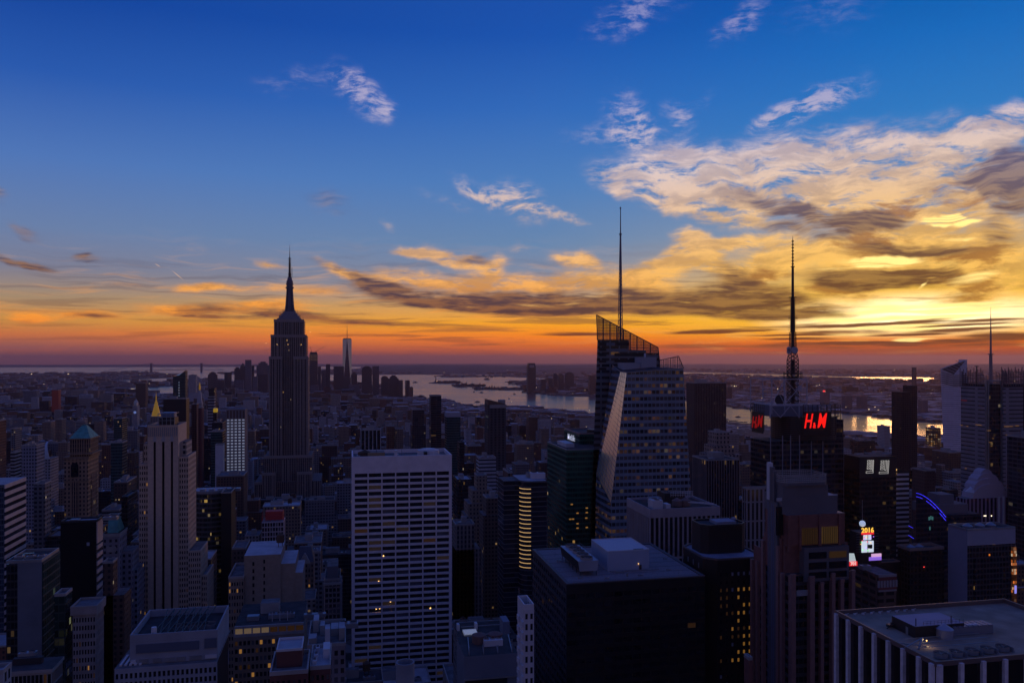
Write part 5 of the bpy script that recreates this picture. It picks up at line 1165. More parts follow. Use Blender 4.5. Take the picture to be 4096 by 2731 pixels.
q = MB(); rg_ = chamf(xp0, x1+3, y0+12, y1-5, 3); rin = chamf(xp0+.6, x1+2.4, y0+12.6, y1-5.6, 2.7)
for i in range(8):
    j = (i+1) % 8; q.face([(*rg_[i], zt+14), (*rg_[j], zt+14), (*rin[j], zt+14), (*rin[i], zt+14)]); q.face([(*rg_[i], zt+13), (*rg_[j], zt+13), (*rg_[j], zt+14), (*rg_[i], zt+14)]); q.face([(*rin[i], zt+13.02), (*rin[j], zt+13.02), (*rin[j], zt+14), (*rin[i], zt+14)])
q.build('parapet', M['dark'], r)
q = MB(); q.box(xp0+9, x1-1, y0+16, y0+24, zt+13.02, zt+14.4); q.cone(xp0+20, y0+20, zt+14.4, zt+15.4, 1.2, 1.1, 10); q.build('roof_house', pmat('blue_roof_b', (.25,.28,.38), .8), r)
q = MB(); rg_ = chamf(x0, x1+6, y0, y1, 5); rin = chamf(x0+.7, x1+5.3, y0+.7, y1-.7, 4.7)
for i in range(8):
    j = (i+1) % 8; q.face([(*rg_[i], zt+.8), (*rg_[j], zt+.8), (*rin[j], zt+.8), (*rin[i], zt+.8)]); q.face([(*rg_[i], zt), (*rg_[j], zt), (*rg_[j], zt+.8), (*rg_[i], zt+.8)]); q.face([(*rin[i], zt+.02), (*rin[j], zt+.02), (*rin[j], zt+.8), (*rin[i], zt+.8)])
q.build('coping', pmat('bronze_coping_b', (.16,.13,.14), .6, .3), r)
pat = ["..3333", "......", "003111", "00.1..", "00..11", ".00113", "...1..", "..1001", "0.0011", "..3.11", "...111"," .11.3".replace(' ','0'), "......", "3.....", "33....", "......", "......", ".100.."]
cols_ = [2884, 2908, 2930, 2954, 2976, 2999]
WB = pmat('blue_blind_window', (.25,.3,.42), .5); WA = pmat('amber_window', (.4,.2,.05), .5, emit=(1,.45,.07), es=.14)
for j, row in enumerate(pat):
    for i, ch_ in enumerate(row):
        X_ = onY(cols_[i], y0); Z_ = zat(2300+j*31.5, x0, y0)
        q = MB(); q.box(X_-.5, X_+.42, y0-.08, y0+.1, Z_-.85, Z_+.75); q.build('window', {'1': WA, '3': WB, '0': M['lit2'], '.': M['pane']}[ch_], r)
for k in range(7):
    yy_ = y0+9+k*6; q = MB(); q.box(x0-.08, x0+.1, yy_, yy_+1.1, zt-5.5, zt-3); q.build('window', pmat('side_window', (.2,.22,.26), .4), r)
reg(x0, x1+6, y0, y1, zt, None); HERO.append((2712, 3030, 2740, dep(x0, y0)))

# white pier block with plant roof
x0, x1, y0, y1, zt = extents(2600, 2881, 2046, 430, pxb=2507)
r = root('office_block', ((x0+x1)/2, (y0+y1)/2, 0), 'pale piered block with roof pipes and ducts in front of the faceted glass tower', 'building')
w, pn = MB(), []
PM_ = pmat('pale_pier_stone', (.36,.32,.35), .8, vary=.1)
for lo_, hi_ in ((zt-27, zt), (zt-80, zt-27)):
    rws = 1 if hi_ == zt else 2
    grid_face('y', y0, x0, x1, lo_, hi_, 15, rws, .34, .035, .8, w, pn, top=3.6 if hi_ == zt else .2)
    grid_face('x-', x0, y0+.8, y1, lo_, hi_, 14, rws, .4, .035, .8, w, pn, top=3.6 if hi_ == zt else .2)
w.build('wall', PM_, r); core(r, x0, x1, y0, y1, 0, zt-.02, inset=.82, roof='roof_dark'); put_panes(r, pn, maxn=90, litkey=lambda x, z, q_: M['lit2'] if q_ < .12 and z < zt-27 else M['pane'])
q = MB(); parapet(q, x0, x1, y0, y1, zt+.0, 1.4, .7); q.build('parapet', PM_, r)
for (a, b, c_, d, h, m_, f_) in ((.10,.24,6,14,5,'white',2),(.27,.33,4,10,3,'white',0),(.42,.72,22,34,6,'dark',3),(.2,.36,20,26,4,'metal',0)):
    ac_unit(r, x0+(x1-x0)*a, x0+(x1-x0)*b, y0+c_, y0+d, zt+.02, h, f_, mat=M[m_])
for k in range(2):
    q = MB(); cx_ = x0+(x1-x0)*(.50+.12*k); q.cone(cx_, y0+12, zt+.5, zt+3.6, 3, 3, 16); q.cone(cx_, y0+12, zt+3.6, zt+5.2, 3, .3, 16); q.build('water_tank', pmat('brown_cone', (.2,.13,.12), .8), r)
q = MB()
for k in range(10):
    a = x0+(x1-x0)*(.45+.035*k); q.bar((a, y0+16, zt+5), (a, y0+16, zt+8), .1); q.bar((a, y0+24, zt+2), (a+2, y0+24, zt+3.5), .1)
for z_ in (6, 7, 8): q.bar((x0+(x1-x0)*.45, y0+16, zt+z_), (x0+(x1-x0)*.78, y0+16, zt+z_), .1)
q.bar((x0+(x1-x0)*.62, y0+8, zt+3), (x0+(x1-x0)*.98, y0+3, zt+2), .25); q.bar((x0+(x1-x0)*.62, y0+12, zt+3), (x0+(x1-x0)*.98, y0+7, zt+2), .25); q.build('pipework', M['white'], r)
reg(x0, x1, y0, y1, zt, 2190)

# green glass tower with lettering
x0, x1, y0, y1, zt = extents(2266, 2320, 1801, 600, pxb=2189)
GG = FA['greenglass']; r = root('office_tower', ((x0+x1)/2, (y0+y1)/2, 0), 'dark green glass tower in two steps with white lettering on its side', 'building')
w = MB(); w.box(x0, onY(2420, y0), y0, y1, 0, zt, 0, 1)
X0, X1, Y_, Y1, Z1 = extents(2318, 2420, 1737, 640, pxb=2257); w.box(X0, X1, Y_, Y1, zt-2, Z1, 0, 1); w.build('wall', [GG, M['roof_dark']], r)
q = MB(); parapet(q, X0-.06, X1+.06, Y_-.06, Y1+.06, Z1+.02, 1.2); q.build('parapet', pmat('coping_pink', (.35,.28,.28), .6), r)
q = MB(); parapet(q, x0-.06, X1+.06, y0-.06, y1+.06, zt+.02, .8); q.build('parapet', M['metal'], r)
q = MB(); q.box(x0+5, x0+12, y0+20, y1-14, zt+.05, zt+3); q.build('skylight', M['white'], r)
q = MB(); q.cone(X0+16, Y_+12, Z1, Z1+3, 6, 6, 16); q.build('cooling_tower', M['dark'], r)
ly = onX(2286, X0); lettering(r, 'MetLife', 7.0, (X0-.4, ly, zat(1750, X0, ly)), -pi/2, pmat('white_sign_letters', (.8,.8,.9), .5, emit=(.75,.78,1), es=.4), .1, bold=.05, label='white lit lettering high on the green side wall')
for (a, b) in ((2287,2017),(2310,2053),(2347,2034),(2347,2052),(2310,2095),(2310,2113),(2347,2112),(2281,2076),(2292,2076),(2345,2074)):
    q = MB(); X_ = onY(a, y0); Z_ = zat(b, x0, y0); q.box(X_-.9, X_+.9, y0-.12, y0-.02, Z_-.5, Z_+.5); q.build('window', M['lit'], r)
reg(x0, X1, y0, max(y1, Y1), zt, 2210)

# brick sliver and glass block with lit corner floors
tower('office_tower', 'slim brown brick tower left of the glass block with lit corner floors', 'building', 2010, 2050, 1893, 640, fac('brown_piers', (.24,.12,.09), (.02,.02,.03), 2.8, 3.8, .45, 1.0, .0), D=24, vb=2290, tiers=[(3, 1, 1, 1, 1935)], kit=False)
Y0 = 560; xa, xc_, xb = onY(2052, Y0+20), onY(2086, Y0), onY(2187, Y0); zt = zat(1925, xc_, Y0)
r = root('office_tower', ((xa+xb)/2, Y0+12, 0), 'round cornered glass block with a bright ladder of lit floors down its corner', 'building')
ring = [(xc_+7*(1-cos(a)), Y0+7*(1-sin(a))) for a in [0, pi/8, pi/4, 3*pi/8, pi/2]]+[(xb, Y0), (xb, Y0+32), (xc_, Y0+32)]
xl0 = xc_
w = MB(); w.prism([(x, y) for x, y in ring], 0, zt, 0, 1); w.build('wall', [fac('line_glass', (.16,.17,.20), (.03,.035,.05), 40, 3.5, 1., .86, 0, rg=.1, rw=.4), M['roof_light']], r)
q = MB(); q.box(xl0-11, xl0-.05, Y0+10, Y0+32, 0, zt-1, 0, 1); q.build('side_wing', [fac('line_glass_side', (.22,.23,.27), (.03,.04,.06), 40, 3.5, 1., .88, 0, rg=.1, rw=.4), M['roof']], r)
for j in range(19):
    z_ = zat(1958+j*17.5, xc_, Y0); q = MB()
    for i in range(4): (ax, ay), (bx_, by) = ring[i], ring[i+1]; q.face([(ax-.12, ay-.12, z_), (bx_-.12, by-.12, z_), (bx_-.12, by-.12, z_+.55), (ax-.12, ay-.12, z_+.55)])
    q.build('lit_floor', M['ambering'], r)
roofkit(r, xl0+4, xb-2, Y0+8, Y0+30, zt+.02, RNG); ac_unit(r, xl0+10, xl0+20, Y0+10, Y0+18, zt+.02, 4, 2, mat=M['white'])
reg(xl0-11, xb, Y0, Y0+32, zt, 2260)

# middle distance, right of the white grid slab
WP = fac('black_white_piers', (.50,.50,.54), (.012,.012,.016), 5.2, 3.8, .84, 1., .0)
tower('office_slab', 'small black slab with white piers beyond the roof of the white grid slab', 'building', 1440, 1525, 1722, 1100, WP, D=26, vb=1800)
tower('apartment_tower', 'brown brick slab right of the small black slab with white piers', 'building', 1544, 1578, 1706, 1300, 'brick', D=24, vb=1810)
tower('apartment_tower', 'tan balconied tower touching the brown brick slab on its right', 'building', 1579, 1613, 1717, 1290, 'tan', D=24, vb=1810)
tower('apartment_tower', 'dark shouldered tower, left of three tall dark ones before the bay', 'building', 1646, 1697, 1640, 1500, fac('dark_navy_grid', (.05,.05,.065), (.02,.022,.03), 3.4, 3.4, .7, .6, .03, litE=.2), D=26, vb=1800, tiers=[(2, 3, 2, 2, 1700)], kit=False)
tower('apartment_tower', 'tallest dark banded tower, middle one of three before the bay', 'building', 1717, 1765, 1584, 1300, fac('dark_navy_bands', (.075,.07,.085), (.018,.02,.028), 12, 3.6, .95, .66, .01), D=26, vb=1800, kit=False, roof='roof_dark')
r, e = tower('apartment_tower', 'dark glass tower with a pale grey cap, right one of three before the bay', 'building', 1779, 1842, 1652, 1250, 'tealglass', D=26, vb=1830, kit=False, par=0)
q = MB(); q.box(e[0]-.2, e[1]+.2, e[2]-.2, e[3]+.2, zat(1668, e[0], e[2]), e[4]+1); q.build('cap', pmat('pale_cap', (.40,.40,.46), .7), r)
tower('office_block', 'blue black glass base block under the pale capped tower', 'building', 1830, 1858, 1772, 1100, 'darkglass', D=20, vb=1900, kit=False)
r, e = tower('apartment_tower', 'dark balconied tower with a slanted brown top before the bay', 'building', 1938, 2024, 1618, 1050, fac('balcony_dots', (.06,.06,.075), (.02,.024,.032), 5.2, 3.4, .5, .62, .05, litc=(.8,.85,.8), litE=.18), D=28, vb=1880, kit=False, par=0)
q = MB(); zl, zr_ = zat(1598, e[0], e[2]), zat(1612, e[0], e[2]); q.loft([(e[0],e[2],e[4]),(e[1],e[2],e[4]),(e[1],e[3],e[4]),(e[0],e[3],e[4])], [(e[0],e[2],zl),(e[1]-5,e[2],zr_),(e[1]-5,e[3],zr_),(e[0],e[3],zl)]); q.build('slanted_top', pmat('brown_top_panel', (.16,.10,.07), .7), r)
q = MB(); q.box(e[1]-8, e[1], e[2]+4, e[2]+16, e[4]+.03, zat(1600, e[0], e[2])); q.build('penthouse', M['metal'], r)
q = MB(); q.box(e[0]+2, e[1]-.2, e[2]-.3, e[2]-.03, zat(1632, e[0], e[2]), e[4]-.1); q.build('pale_band', M['trim'], r)
tower('office_slab', 'white capped banded slab below the slant topped dark tower', 'building', 1905, 1984, 1834, 800, fac('white_bands', (.45,.46,.52), (.05,.06,.08), 40, 3.7, 1., .42, .0), D=18, vb=1925, kit=True, roof='roof_light')
tower('office_slab', 'lower banded wing right of the white capped slab', 'building', 1985, 2018, 1895, 810, fac('white_bands_b', (.36,.37,.42), (.05,.06,.08), 40, 3.7, 1., .5, .0), D=14, vb=1960, kit=False)
tower('office_block', 'dark block carrying white roof machinery beside the top right of the grid slab', 'building', 1812, 1888, 1922, 850, 'darkglass', D=34, vb=2000, roof='roof_light')
tower('office_tower', 'stepped tan stone tower like a small pyramid of setbacks right of the grid slab', 'building', 1896, 1948, 1905, 740, fac('warm_tan_setback', (.27,.21,.17), (.03,.03,.04), 3.2, 3.7, .42, .5, .02), D=18, vb=2100, tiers=[(5, 5, 2, 4, 1958), (9, 8, 4, 6, 2010), (11, 12, 6, 8, 2060)])
tower('office_block', 'wide grey beige block of vertical windows touching the grid slab low on its right', 'building', 1809, 1898, 2102, 640, fac('grey_beige_vertical', (.25,.22,.21), (.03,.035,.045), 3.0, 3.7, .5, .62, .02, sp=(.14,.13,.14)), D=20, vb=2275, tiers=[(0, 5, 0, 4, 2200)])
tower('office_block', 'dim brown block between the stepped tan tower and the slim brick tower', 'building', 1930, 2002, 1995, 700, fac('dim_brown', (.15,.11,.10), (.03,.03,.035), 3.0, 3.5, .5, .5, .05, litE=.3), D=20, vb=2240, tiers=[(3, 0, 1, 3, 2060)])
tower('office_block', 'low dark block with a pale roof edge beside the lit corner glass block', 'building', 2030, 2092, 2262, 590, 'darkglass', D=26, vb=2350, roof='roof_light', kit=False)
# ================================================================== FACETED GLASS TOWER WITH SPIRE
def pt(px, py, Y): X_ = onY(px, Y); return (X_, Y, zat(py, X_, Y))
BF = fac('banded_glass', (.19,.26,.35), (.07,.08,.10), 3.1, 4.75, .84, .54, .55, litc=(1,.38,.14), litE=.10, rg=.08, rw=.18, metal=.4, gv=.8)
BF2 = fac('banded_glass_high', (.13,.16,.20), (.03,.035,.045), 7.5, 4.75, .84, .46, .08, litc=(1,.45,.12), litE=.15, rg=.1, rw=.3)
r = root('office_tower', (onY(2560, 590), 600, 0), 'tall faceted glass tower with a slanted lattice top and slender white spire', 'building')
Yf, Yt = 555, 600
w = MB()
A1, A2 = pt(2506,1491,Yf), pt(2733,1473,Yf); B1_, B2_ = pt(2441,2300,Yf-3), pt(2784,2300,Yf-3)
M2 = pt(2444,2010,Yf-1)
w.face([B1_, B2_, A2, A1, M2])
T1, F1 = pt(2481,1487,Yf+13), pt(2385,1895,Yf+33)
w2 = MB(); w2.face([A1, T1, F1, M2]); 
E1, E2 = pt(2449,1461,Yt-1), pt(2356,2300,Yt-2)
w.face([M2, F1, (F1[0]-1, F1[1]+6, -2), (B1_[0], B1_[1], -2), B1_]); w.face([F1, T1, E1, (E2[0], E2[1], -2), (F1[0]-1, F1[1]+6, -2)])
w.face([B2_, (B2_[0], Yt+40, B2_[2]), (A2[0], Yt+40, A2[2]), A2]); w.face([A1, A2, (A2[0], Yt-.5, A2[2]), (E1[0], Yt-.5, E1[2]), T1], 1)
w.face([(B1_[0],B1_[1],-2),(B2_[0],B2_[1],-2),B2_,B1_])
w.build('wall', [BF, M['roof_dark']], r)
FM = pmat('bright_facet_glass', (.95,.90,.78), .3, .9)  # cream of the reflected sky put into the facet's own pale colour
w2.build('facet', FM, r)
q = MB()
for k in range(1, 26):                 # floor lines and mullions on the facet
    a = k/26; L = Vector(T1).lerp(Vector(F1), a); Q = Vector(A1).lerp(Vector(M2), a); q.bar(tuple(L+Vector((-.1,-.15,0))), tuple(Q+Vector((-.1,-.15,0))), .16)
for s_ in (.25, .5, .75):
    q.bar(tuple(Vector(T1).lerp(Vector(A1), s_)+Vector((-.1,-.15,0))), tuple(Vector(F1).lerp(Vector(M2), s_)+Vector((-.1,-.15,0))), .1)
q.build('mullion', M['metal'], r)
q = MB()
for a, b in ((A1, A2), (T1, A1), (E1, T1)): q.bar(tuple(Vector(a)+Vector((0,-.2,.2))), tuple(Vector(b)+Vector((0,-.2,.2))), .35)
q.build('coping', M['metal'], r)
w = MB()                               # tall part
bl, br = pt(2356,2300,Yt), pt(2652,2300,Yt)
pts = [bl, br, pt(2639,1449,Yt), pt(2634,1413,Yt), pt(2584,1413,Yt), pt(2584,1400,Yt), pt(2516,1398,Yt), pt(2516,1358,Yt), pt(2390,1358,Yt)]
w.face(pts)
bk_ = lambda p: (p[0]*(Yt+38)/Yt if p[0] < pts[7][0] else p[0], p[1]+38, p[2])
for i in range(2, len(pts)):
    a, b = pts[i-1], pts[i]; w.face([a, bk_(a), bk_(b), b], 1)
w.face([(bl[0],Yt,-2),bk_((bl[0],Yt,-2)),bk_(pts[-1]),pts[-1]][::-1]); w.face([(bl[0],Yt,-2),(br[0],Yt,-2),br,bl])
w.build('tall_wall', [BF2, M['roof_dark']], r)
for (a, b, c_, d) in ((2395,2425,1368,1382),(2460,2516,1368,1382),(2395,2425,1390,1403),(2395,2425,1412,1424),(2458,2580,1412,1424),(2458,2560,1438,1448),(2395,2425,1440,1450),(2395,2425,1470,1480)):
    q = MB(); X0_, X1_ = onY(a, Yt), onY(b, Yt); q.box(X0_, X1_, Yt-.25, Yt-.03, zat(d, X0_, Yt), zat(c_, X0_, Yt)); q.build('louvre', M['blackmatt'], r)
q = MB()                               # slanted lattice screen
la, lb = pt(2386,1259,Yt), pt(2632,1389,Yt); yk = Yt-.4
bot = lambda px: 1358 if px < 2516 else (1398 if px < 2584 else (1413 if px < 2632 else 1449))
top = lambda px: 1259+(px-2386)*(1389-1259)/(2632-2386)
px = 2388.
while px < 2640:
    tp_ = top(px) if px < 2632 else 1389+(px-2632)*8
    if tp_ < bot(px): q.bar(pt(px, tp_, yk), pt(px, bot(px)+2, yk), .17)
    px += 5.4
py = 1268.
while py < 1450:
    pa = 2387; pb = min(2632+(py-1389)*.12 if py > 1389 else 2386+(py-1259)*(2632-2386)/130, 2639)
    if py > 1358: pa = 2516
    if py > 1398: pa = 2584
    if py > 1413: pa = 2634
    q.bar(pt(pa, py, yk), pt(pb, py, yk), .2 if int(py) % 3 else .3); py += 6.2
q2 = MB(); q2.face([pt(2388,1358,Yt-.2), pt(2516,1358,Yt-.2), pt(2516,1398,Yt-.2), pt(2584,1398,Yt-.2), pt(2584,1413,Yt-.2), pt(2634,1413,Yt-.2), pt(2637,1445,Yt-.2), pt(2632,1389,Yt-.2), pt(2386,1259,Yt-.2)]); q2.build('screen_glass', pmat('tinted_screen_glass', (.05,.05,.06), .2, trans=.55), r)
q.bar(la, lb, .4); q.bar(pt(2386,1259,yk), pt(2390,1360,yk), .4); q.bar(lb, pt(2639,1449,yk), .4)
for k in range(1, 9): pxx = 2386+k*27; q.bar(pt(pxx, top(pxx), yk), pt(pxx, bot(pxx)+2, yk), .36)
q.build('lattice_screen', pmat('screen_frame', (.10,.09,.10), .5, .3), r)
q = MB()
px = 2640.
while px < 2735:
    tp_ = 1440-(px-2640)*16/74 if px < 2714 else 1424+(px-2714)*49/21
    q.bar(pt(px, tp_, Yf+20), pt(px, 1476, Yf+20), .16 if int(px) % 2 else .28); px += 7
for py in (1432, 1441, 1449, 1457, 1465):
    q.bar(pt(2640 if py > 1440 else 2680, py, Yf+20), pt(2717+(py-1430)*.4, py, Yf+20), .18)
q.bar(pt(2640,1440,Yf+20), pt(2714,1424,Yf+20), .35); q.bar(pt(2714,1424,Yf+20), pt(2735,1473,Yf+20), .35); q.build('lattice_screen', pmat('screen_frame_b', (.12,.11,.12), .5, .3), r)
q = MB(); a = pt(2492,1475,Yf+20); X1_ = onY(2564, Yf+20); q.box(a[0], X1_, Yf+20, Yf+32, A1[2]-3, zat(1451,a[0],Yf+20)); q.box(onY(2563,Yf+20), onY(2624,Yf+20), Yf+19, Yf+33, A1[2]-3, zat(1428,a[0],Yf+20)); q.build('penthouse', pmat('pale_mech_screen', (.36,.38,.44), .6, vary=.05), r)
q = MB(); q.cone(onY(2591,Yf+20), Yf+26, zat(1428,a[0],Yf+20), zat(1412,a[0],Yf+20), .8, .7, 10); q.build('flue', M['white'], r)
# spire
sx, sy = onY(2482, Yt+14), Yt+14; zs = lambda py: zat(py, sx, sy)
q = MB(); n = 17; za_, zb_ = zs(1400), zs(940)
for c_ in range(3):
    a0_ = c_*2*pi/3+.3
    f = lambda z: (4.0-(z-za_)/(zb_-za_)*3.3)
    P_ = lambda k, cc: (sx+f(za_+(zb_-za_)*k/n)*cos(cc*2*pi/3+.3)*.62, sy+f(za_+(zb_-za_)*k/n)*sin(cc*2*pi/3+.3)*.62, za_+(zb_-za_)*k/n)
    for k in range(n):
        q.bar(P_(k, c_), P_(k+1, c_), .28); q.bar(P_(k, c_), P_(k+1, (c_+1) % 3), .17); q.bar(P_(k, (c_+1) % 3), P_(k, c_), .16)
q.cone(sx, sy, za_, zb_, .9, .5, 6)
q.cone(sx, sy, zb_, zs(934), 1.1, 1.1, 8); q.cone(sx, sy, zb_, zs(836), .5, .32, 8); q.cone(sx, sy, zs(836), zs(829), .6, .6, 6)
q.build('spire', pmat('spire_steel', (.16,.17,.24), .5, .3), r)
reg(onY(2356,Yt), B2_[0], Yf-3, Yt+40, 250, None); HERO.append((2352, 2790, 2060, dep(onY(2560,Yf),Yf)))

# ================================================================== TOWER WITH RED SIGNS AND LATTICE MAST
Y0 = 575; X = lambda px, y=None: onY(px, Y0 if y is None else y); zz = lambda py: zat(py, X(3200), Y0)
r = root('office_tower', (X(3190), Y0+28, 0), 'dark glass tower with red lettered signs and a tall lattice mast', 'building')
CG = fac('black_blue_glass', (.035,.042,.06), (.018,.024,.04), 3.0, 4.0, .92, .62, .12, litc=(1,.5,.2), litE=.07, rg=.08, rw=.3, metal=.2, gv=.8)
w = MB(); w.box(X(3078), X(3374), Y0, Y0+30, 0, zz(1763), 0, 1); w.box(X(3335), X(3374)+2, Y0+3, Y0+14, zz(1763), zz(1682), 0, 1); w.build('wall', [CG, M['roof_dark']], r)
q = MB()
for px in (3080, 3128, 3160, 3196, 3243, 3289): q.box(X(px), X(px+2.6), Y0-.6, Y0-.02, 0, zz(1740))
q.build('mullion', pmat('blue_mullion', (.24,.26,.34), .5), r)
cx_, cy_ = X(3214, Y0+22), Y0+22; rr_ = (X(3327)-X(3090))/2
q = MB(); q.cone(cx_, cy_, zz(1763)+.02, zz(1668), rr_, rr_, 40); 
dr = q.build('drum', pmat('dark_drum', (.025,.027,.038), .3, .4), r)
q = MB()
for k in range(11): z_ = zz(1755-k*8); q.cone(cx_, cy_, z_, z_+.22, rr_+.12, rr_+.12, 40)
q.build('drum_ring', pmat('drum_ring_metal', (.12,.13,.17), .5), dr)
WF = pmat('white_steel_frame', (.40,.40,.47), .6)
# sign frames
def signframe(p0, p1, zt_, zb_, nx, nz, nm):
    q = MB(); a, b = Vector(p0), Vector(p1)
    for i in range(nx+1): c = a.lerp(b, i/nx); q.bar((c.x, c.y, zb_), (c.x, c.y, zt_), .28)
    for j in range(nz+1): z_ = zb_+(zt_-zb_)*j/nz; q.bar((a.x, a.y, z_), (b.x, b.y, z_), .24)
    return q.build(nm, M['dark'], r)
signframe((X(3199), Y0-5, 0), (X(3346), Y0-5, 0), zz(1617), zz(1740), 8, 8, 'sign_frame')
xs = X(3078)-.4; yb_ = onX(3004, xs); yn_ = onX(3056, xs)
signframe((xs, yn_, 0), (xs, yb_, 0), zz(1619), zz(1725), 7, 8, 'sign_frame')
signframe((X(3346), Y0-2, 0), (X(3346), Y0+22, 0), zz(1617), zz(1670), 5, 4, 'sign_frame')
q = MB(); q.box(X(3197), X(3306), Y0-5.9, Y0-5.4, zz(1740), zz(1645)); q.build('sign_panel', M['blackmatt'], r)
q = MB(); q.box(xs-.5, xs-.1, yn_+.5, yb_-2, zz(1735), zz(1650)); q.build('sign_panel', M['blackmatt'], r)
lx = lambda px: (px-3200)*dep(X(3200),Y0)/FS*1.12
RN = M['redneon']; RN2 = pmat('dim_red_neon', (.4,.01,.01), .5, emit=(1,.012,.008), es=.16)
for ch_, px, py, s_ in (('H', 3231, 1686, 16), ('&', 3257, 1701, 6.2), ('M', 3285, 1684, 16)):
    lettering(r, ch_, s_, (X(px, Y0-6.3), Y0-6.3, zat(py, X(px), Y0-6.3)), 0, RN, .12, .28 if ch_ != '&' else .1, .60, .2 if ch_ != '&' else .18, label='red neon letter '+ch_ if ch_ != '&' else 'red neon ampersand')
for ch_, f_, s_, z_ in (('H', .72, 13, 1690), ('&', .52, 4.5, 1703), ('M', .27, 13, 1686)):
    lettering(r, ch_, s_, (xs-.75, yn_+(yb_-yn_)*f_, zat(z_, xs, yn_+(yb_-yn_)*f_)), -pi/2, RN2, .12, .28, .74, .30 if ch_ != '&' else .18)
# white truss over the drum
q = MB(); zt_, zb_ = zz(1517), zz(1617); fx = [X(3103), X(3155), X(3245)]; fy = [Y0+6, Y0+40]
for a in fx:
    for b in fy: q.bar((a, b, zb_-8), (a, b, zt_), .5)
for b in fy: q.bar((fx[0], b, zt_), (fx[2], b, zt_), .45); q.bar((fx[0], b, zb_), (fx[2], b, zb_), .35)
for a in (fx[0], fx[2]): q.bar((a, fy[0], zt_), (a, fy[1], zt_), .45); q.bar((a, fy[0], zb_), (a, fy[1], zb_), .35)
for a, b in ((fx[0], fx[1]), (fx[1], fx[2])): q.bar((a, fy[0], zt_), (b, fy[0], zb_), .28); q.bar((b, fy[0], zt_), (a, fy[0], zb_), .28)
q.bar((X(3077), Y0-.5, zz(1621)), (X(3325), Y0-.5, zz(1621)), .55)
for a, b in ((3079, 3120), (3160, 3120), (3160, 3195)): q.bar((X(a), Y0-.6, zz(1621)), (X(b), Y0-.6, zz(1668)), .35)
for a in (3079, 3195, 3320): q.bar((X(a), Y0-.6, zz(1617)), (X(a), Y0-.6, zz(1670)), .6)
q.build('roof_truss', WF, r)
q = MB(); q.box(X(3110), X(3300), Y0+8, Y0+38, zz(1668), zz(1622)); q.build('penthouse', pmat('blue_grey_penthouse', (.16,.19,.27), .6), r)
# mast
mx, my = X(3171, Y0+26), Y0+26; zm = lambda py: zat(py, mx, my); MD = pmat('mast_dark_steel', (.035,.03,.04), .5, .2)
def lattice(z0_, z1_, r0, r1, n, b=.3):
    q = MB()
    for c_ in range(4):
        for k in range(n):
            f = lambda kk: r0+(r1-r0)*kk/n
            A_ = lambda kk, cc: (mx+f(kk)*cos(cc*pi/2+.8), my+f(kk)*sin(cc*pi/2+.8), z0_+(z1_-z0_)*kk/n)
            q.bar(A_(k, c_), A_(k+1, c_), b); q.bar(A_(k, c_), A_(k+1, (c_+1) % 4), b*.7); q.bar(A_(k, (c_+1) % 4), A_(k+1, c_), b*.7); q.bar(A_(k, c_), A_(k, (c_+1) % 4), b*.7)
    return q
q = lattice(zm(1632), zm(1440), 4.6, 4.6, 13, .34); q.cone(mx, my, zm(1632), zm(1440), 1.6, 1.6, 8); mo = q.build('mast', MD, r)
q = lattice(zm(1440), zm(1410), 4.6, 3.2, 2, .3); q2 = lattice(zm(1410), zm(1330), 3.0, 2.5, 8, .26)
q.build('mast_section', MD, mo); q2.cone(mx, my, zm(1410), zm(1330), 1.3, 1.2, 8); q2.build('mast_section', MD, mo)
q = MB(); q.cone(mx, my, zm(1330), zm(1190), 1.9, 1.5, 10)
for k in range(17):
    z_ = zm(1328-k*8); q.cone(mx, my, z_, z_+.3, 2.6, 2.6, 6)
for k in range(10):
    z_ = zm(1326-k*7); a = k*1.3
    for s_ in (0, pi/2, pi, 3*pi/2): q.bar((mx, my, z_), (mx+3.8*cos(a+s_), my+3.8*sin(a+s_), z_), .12)
q.cone(mx, my, zm(1272), zm(1270), 3.8, 3.8, 10); q.cone(mx, my, zm(1190), zm(1188), 3.4, 3.4, 10); q.cone(mx, my, zm(1190), zm(1068), 1.1, .95, 8); q.cone(mx, my, zm(1068), zm(1065), 1.7, 1.7, 8)
q.cone(mx, my, zm(1065), zm(960), .55, .35, 8); q.cone(mx, my, zm(960), zm(944), .3, .1, 6)
for k in range(8): z_ = zm(1058-k*13); q.cone(mx, my, z_, z_+.8, 1.1, 1.1, 6)
q.build('antenna', MD, r)
q = MB(); q.cone(mx, my, zm(1496), zm(1492), 7.5, 7.5, 12, cap=True); q.cone(mx, my, zm(1512), zm(1510), 7.2, 7.2, 12)
for k in range(12): a = k*pi/6; q.bar((mx+7.3*cos(a), my+7.3*sin(a), zm(1512)), (mx+7.3*cos(a), my+7.3*sin(a), zm(1488)), .2); q.bar((mx+7.3*cos(a), my+7.3*sin(a), zm(1632)), (mx+7.3*cos(a), my+7.3*sin(a), zm(1510)), .14) if k % 3 == 0 else None
q.build('platform', MD, r)
DW = pmat('dish_white', (.45,.43,.48), .5)
for (px, py, s_) in ((3157,1395,1.9),(3157,1406,1.9),(3180,1400,2.8),(3176,1500,1.3),(3190,1533,1.4),(3189,1593,1.5),(3198,1553,2.4),(3120,1598,4.2)):
    q = MB(); xx, yy_, z_ = X(px, my-6), my-6, zat(py, X(px, my-6), my-6); n = 14
    q.v = []; ring_ = [(xx+s_*cos(2*pi*i/n), yy_, z_+s_*sin(2*pi*i/n)) for i in range(n)]; rb_ = [(a, b+.9, c) for a, b, c in ring_]; q.loft(rb_, ring_)
    q.bar((xx, yy_+.5, z_), (mx, my, z_), .15); q.build('dish', M['dark'] if px == 3120 else DW, r)
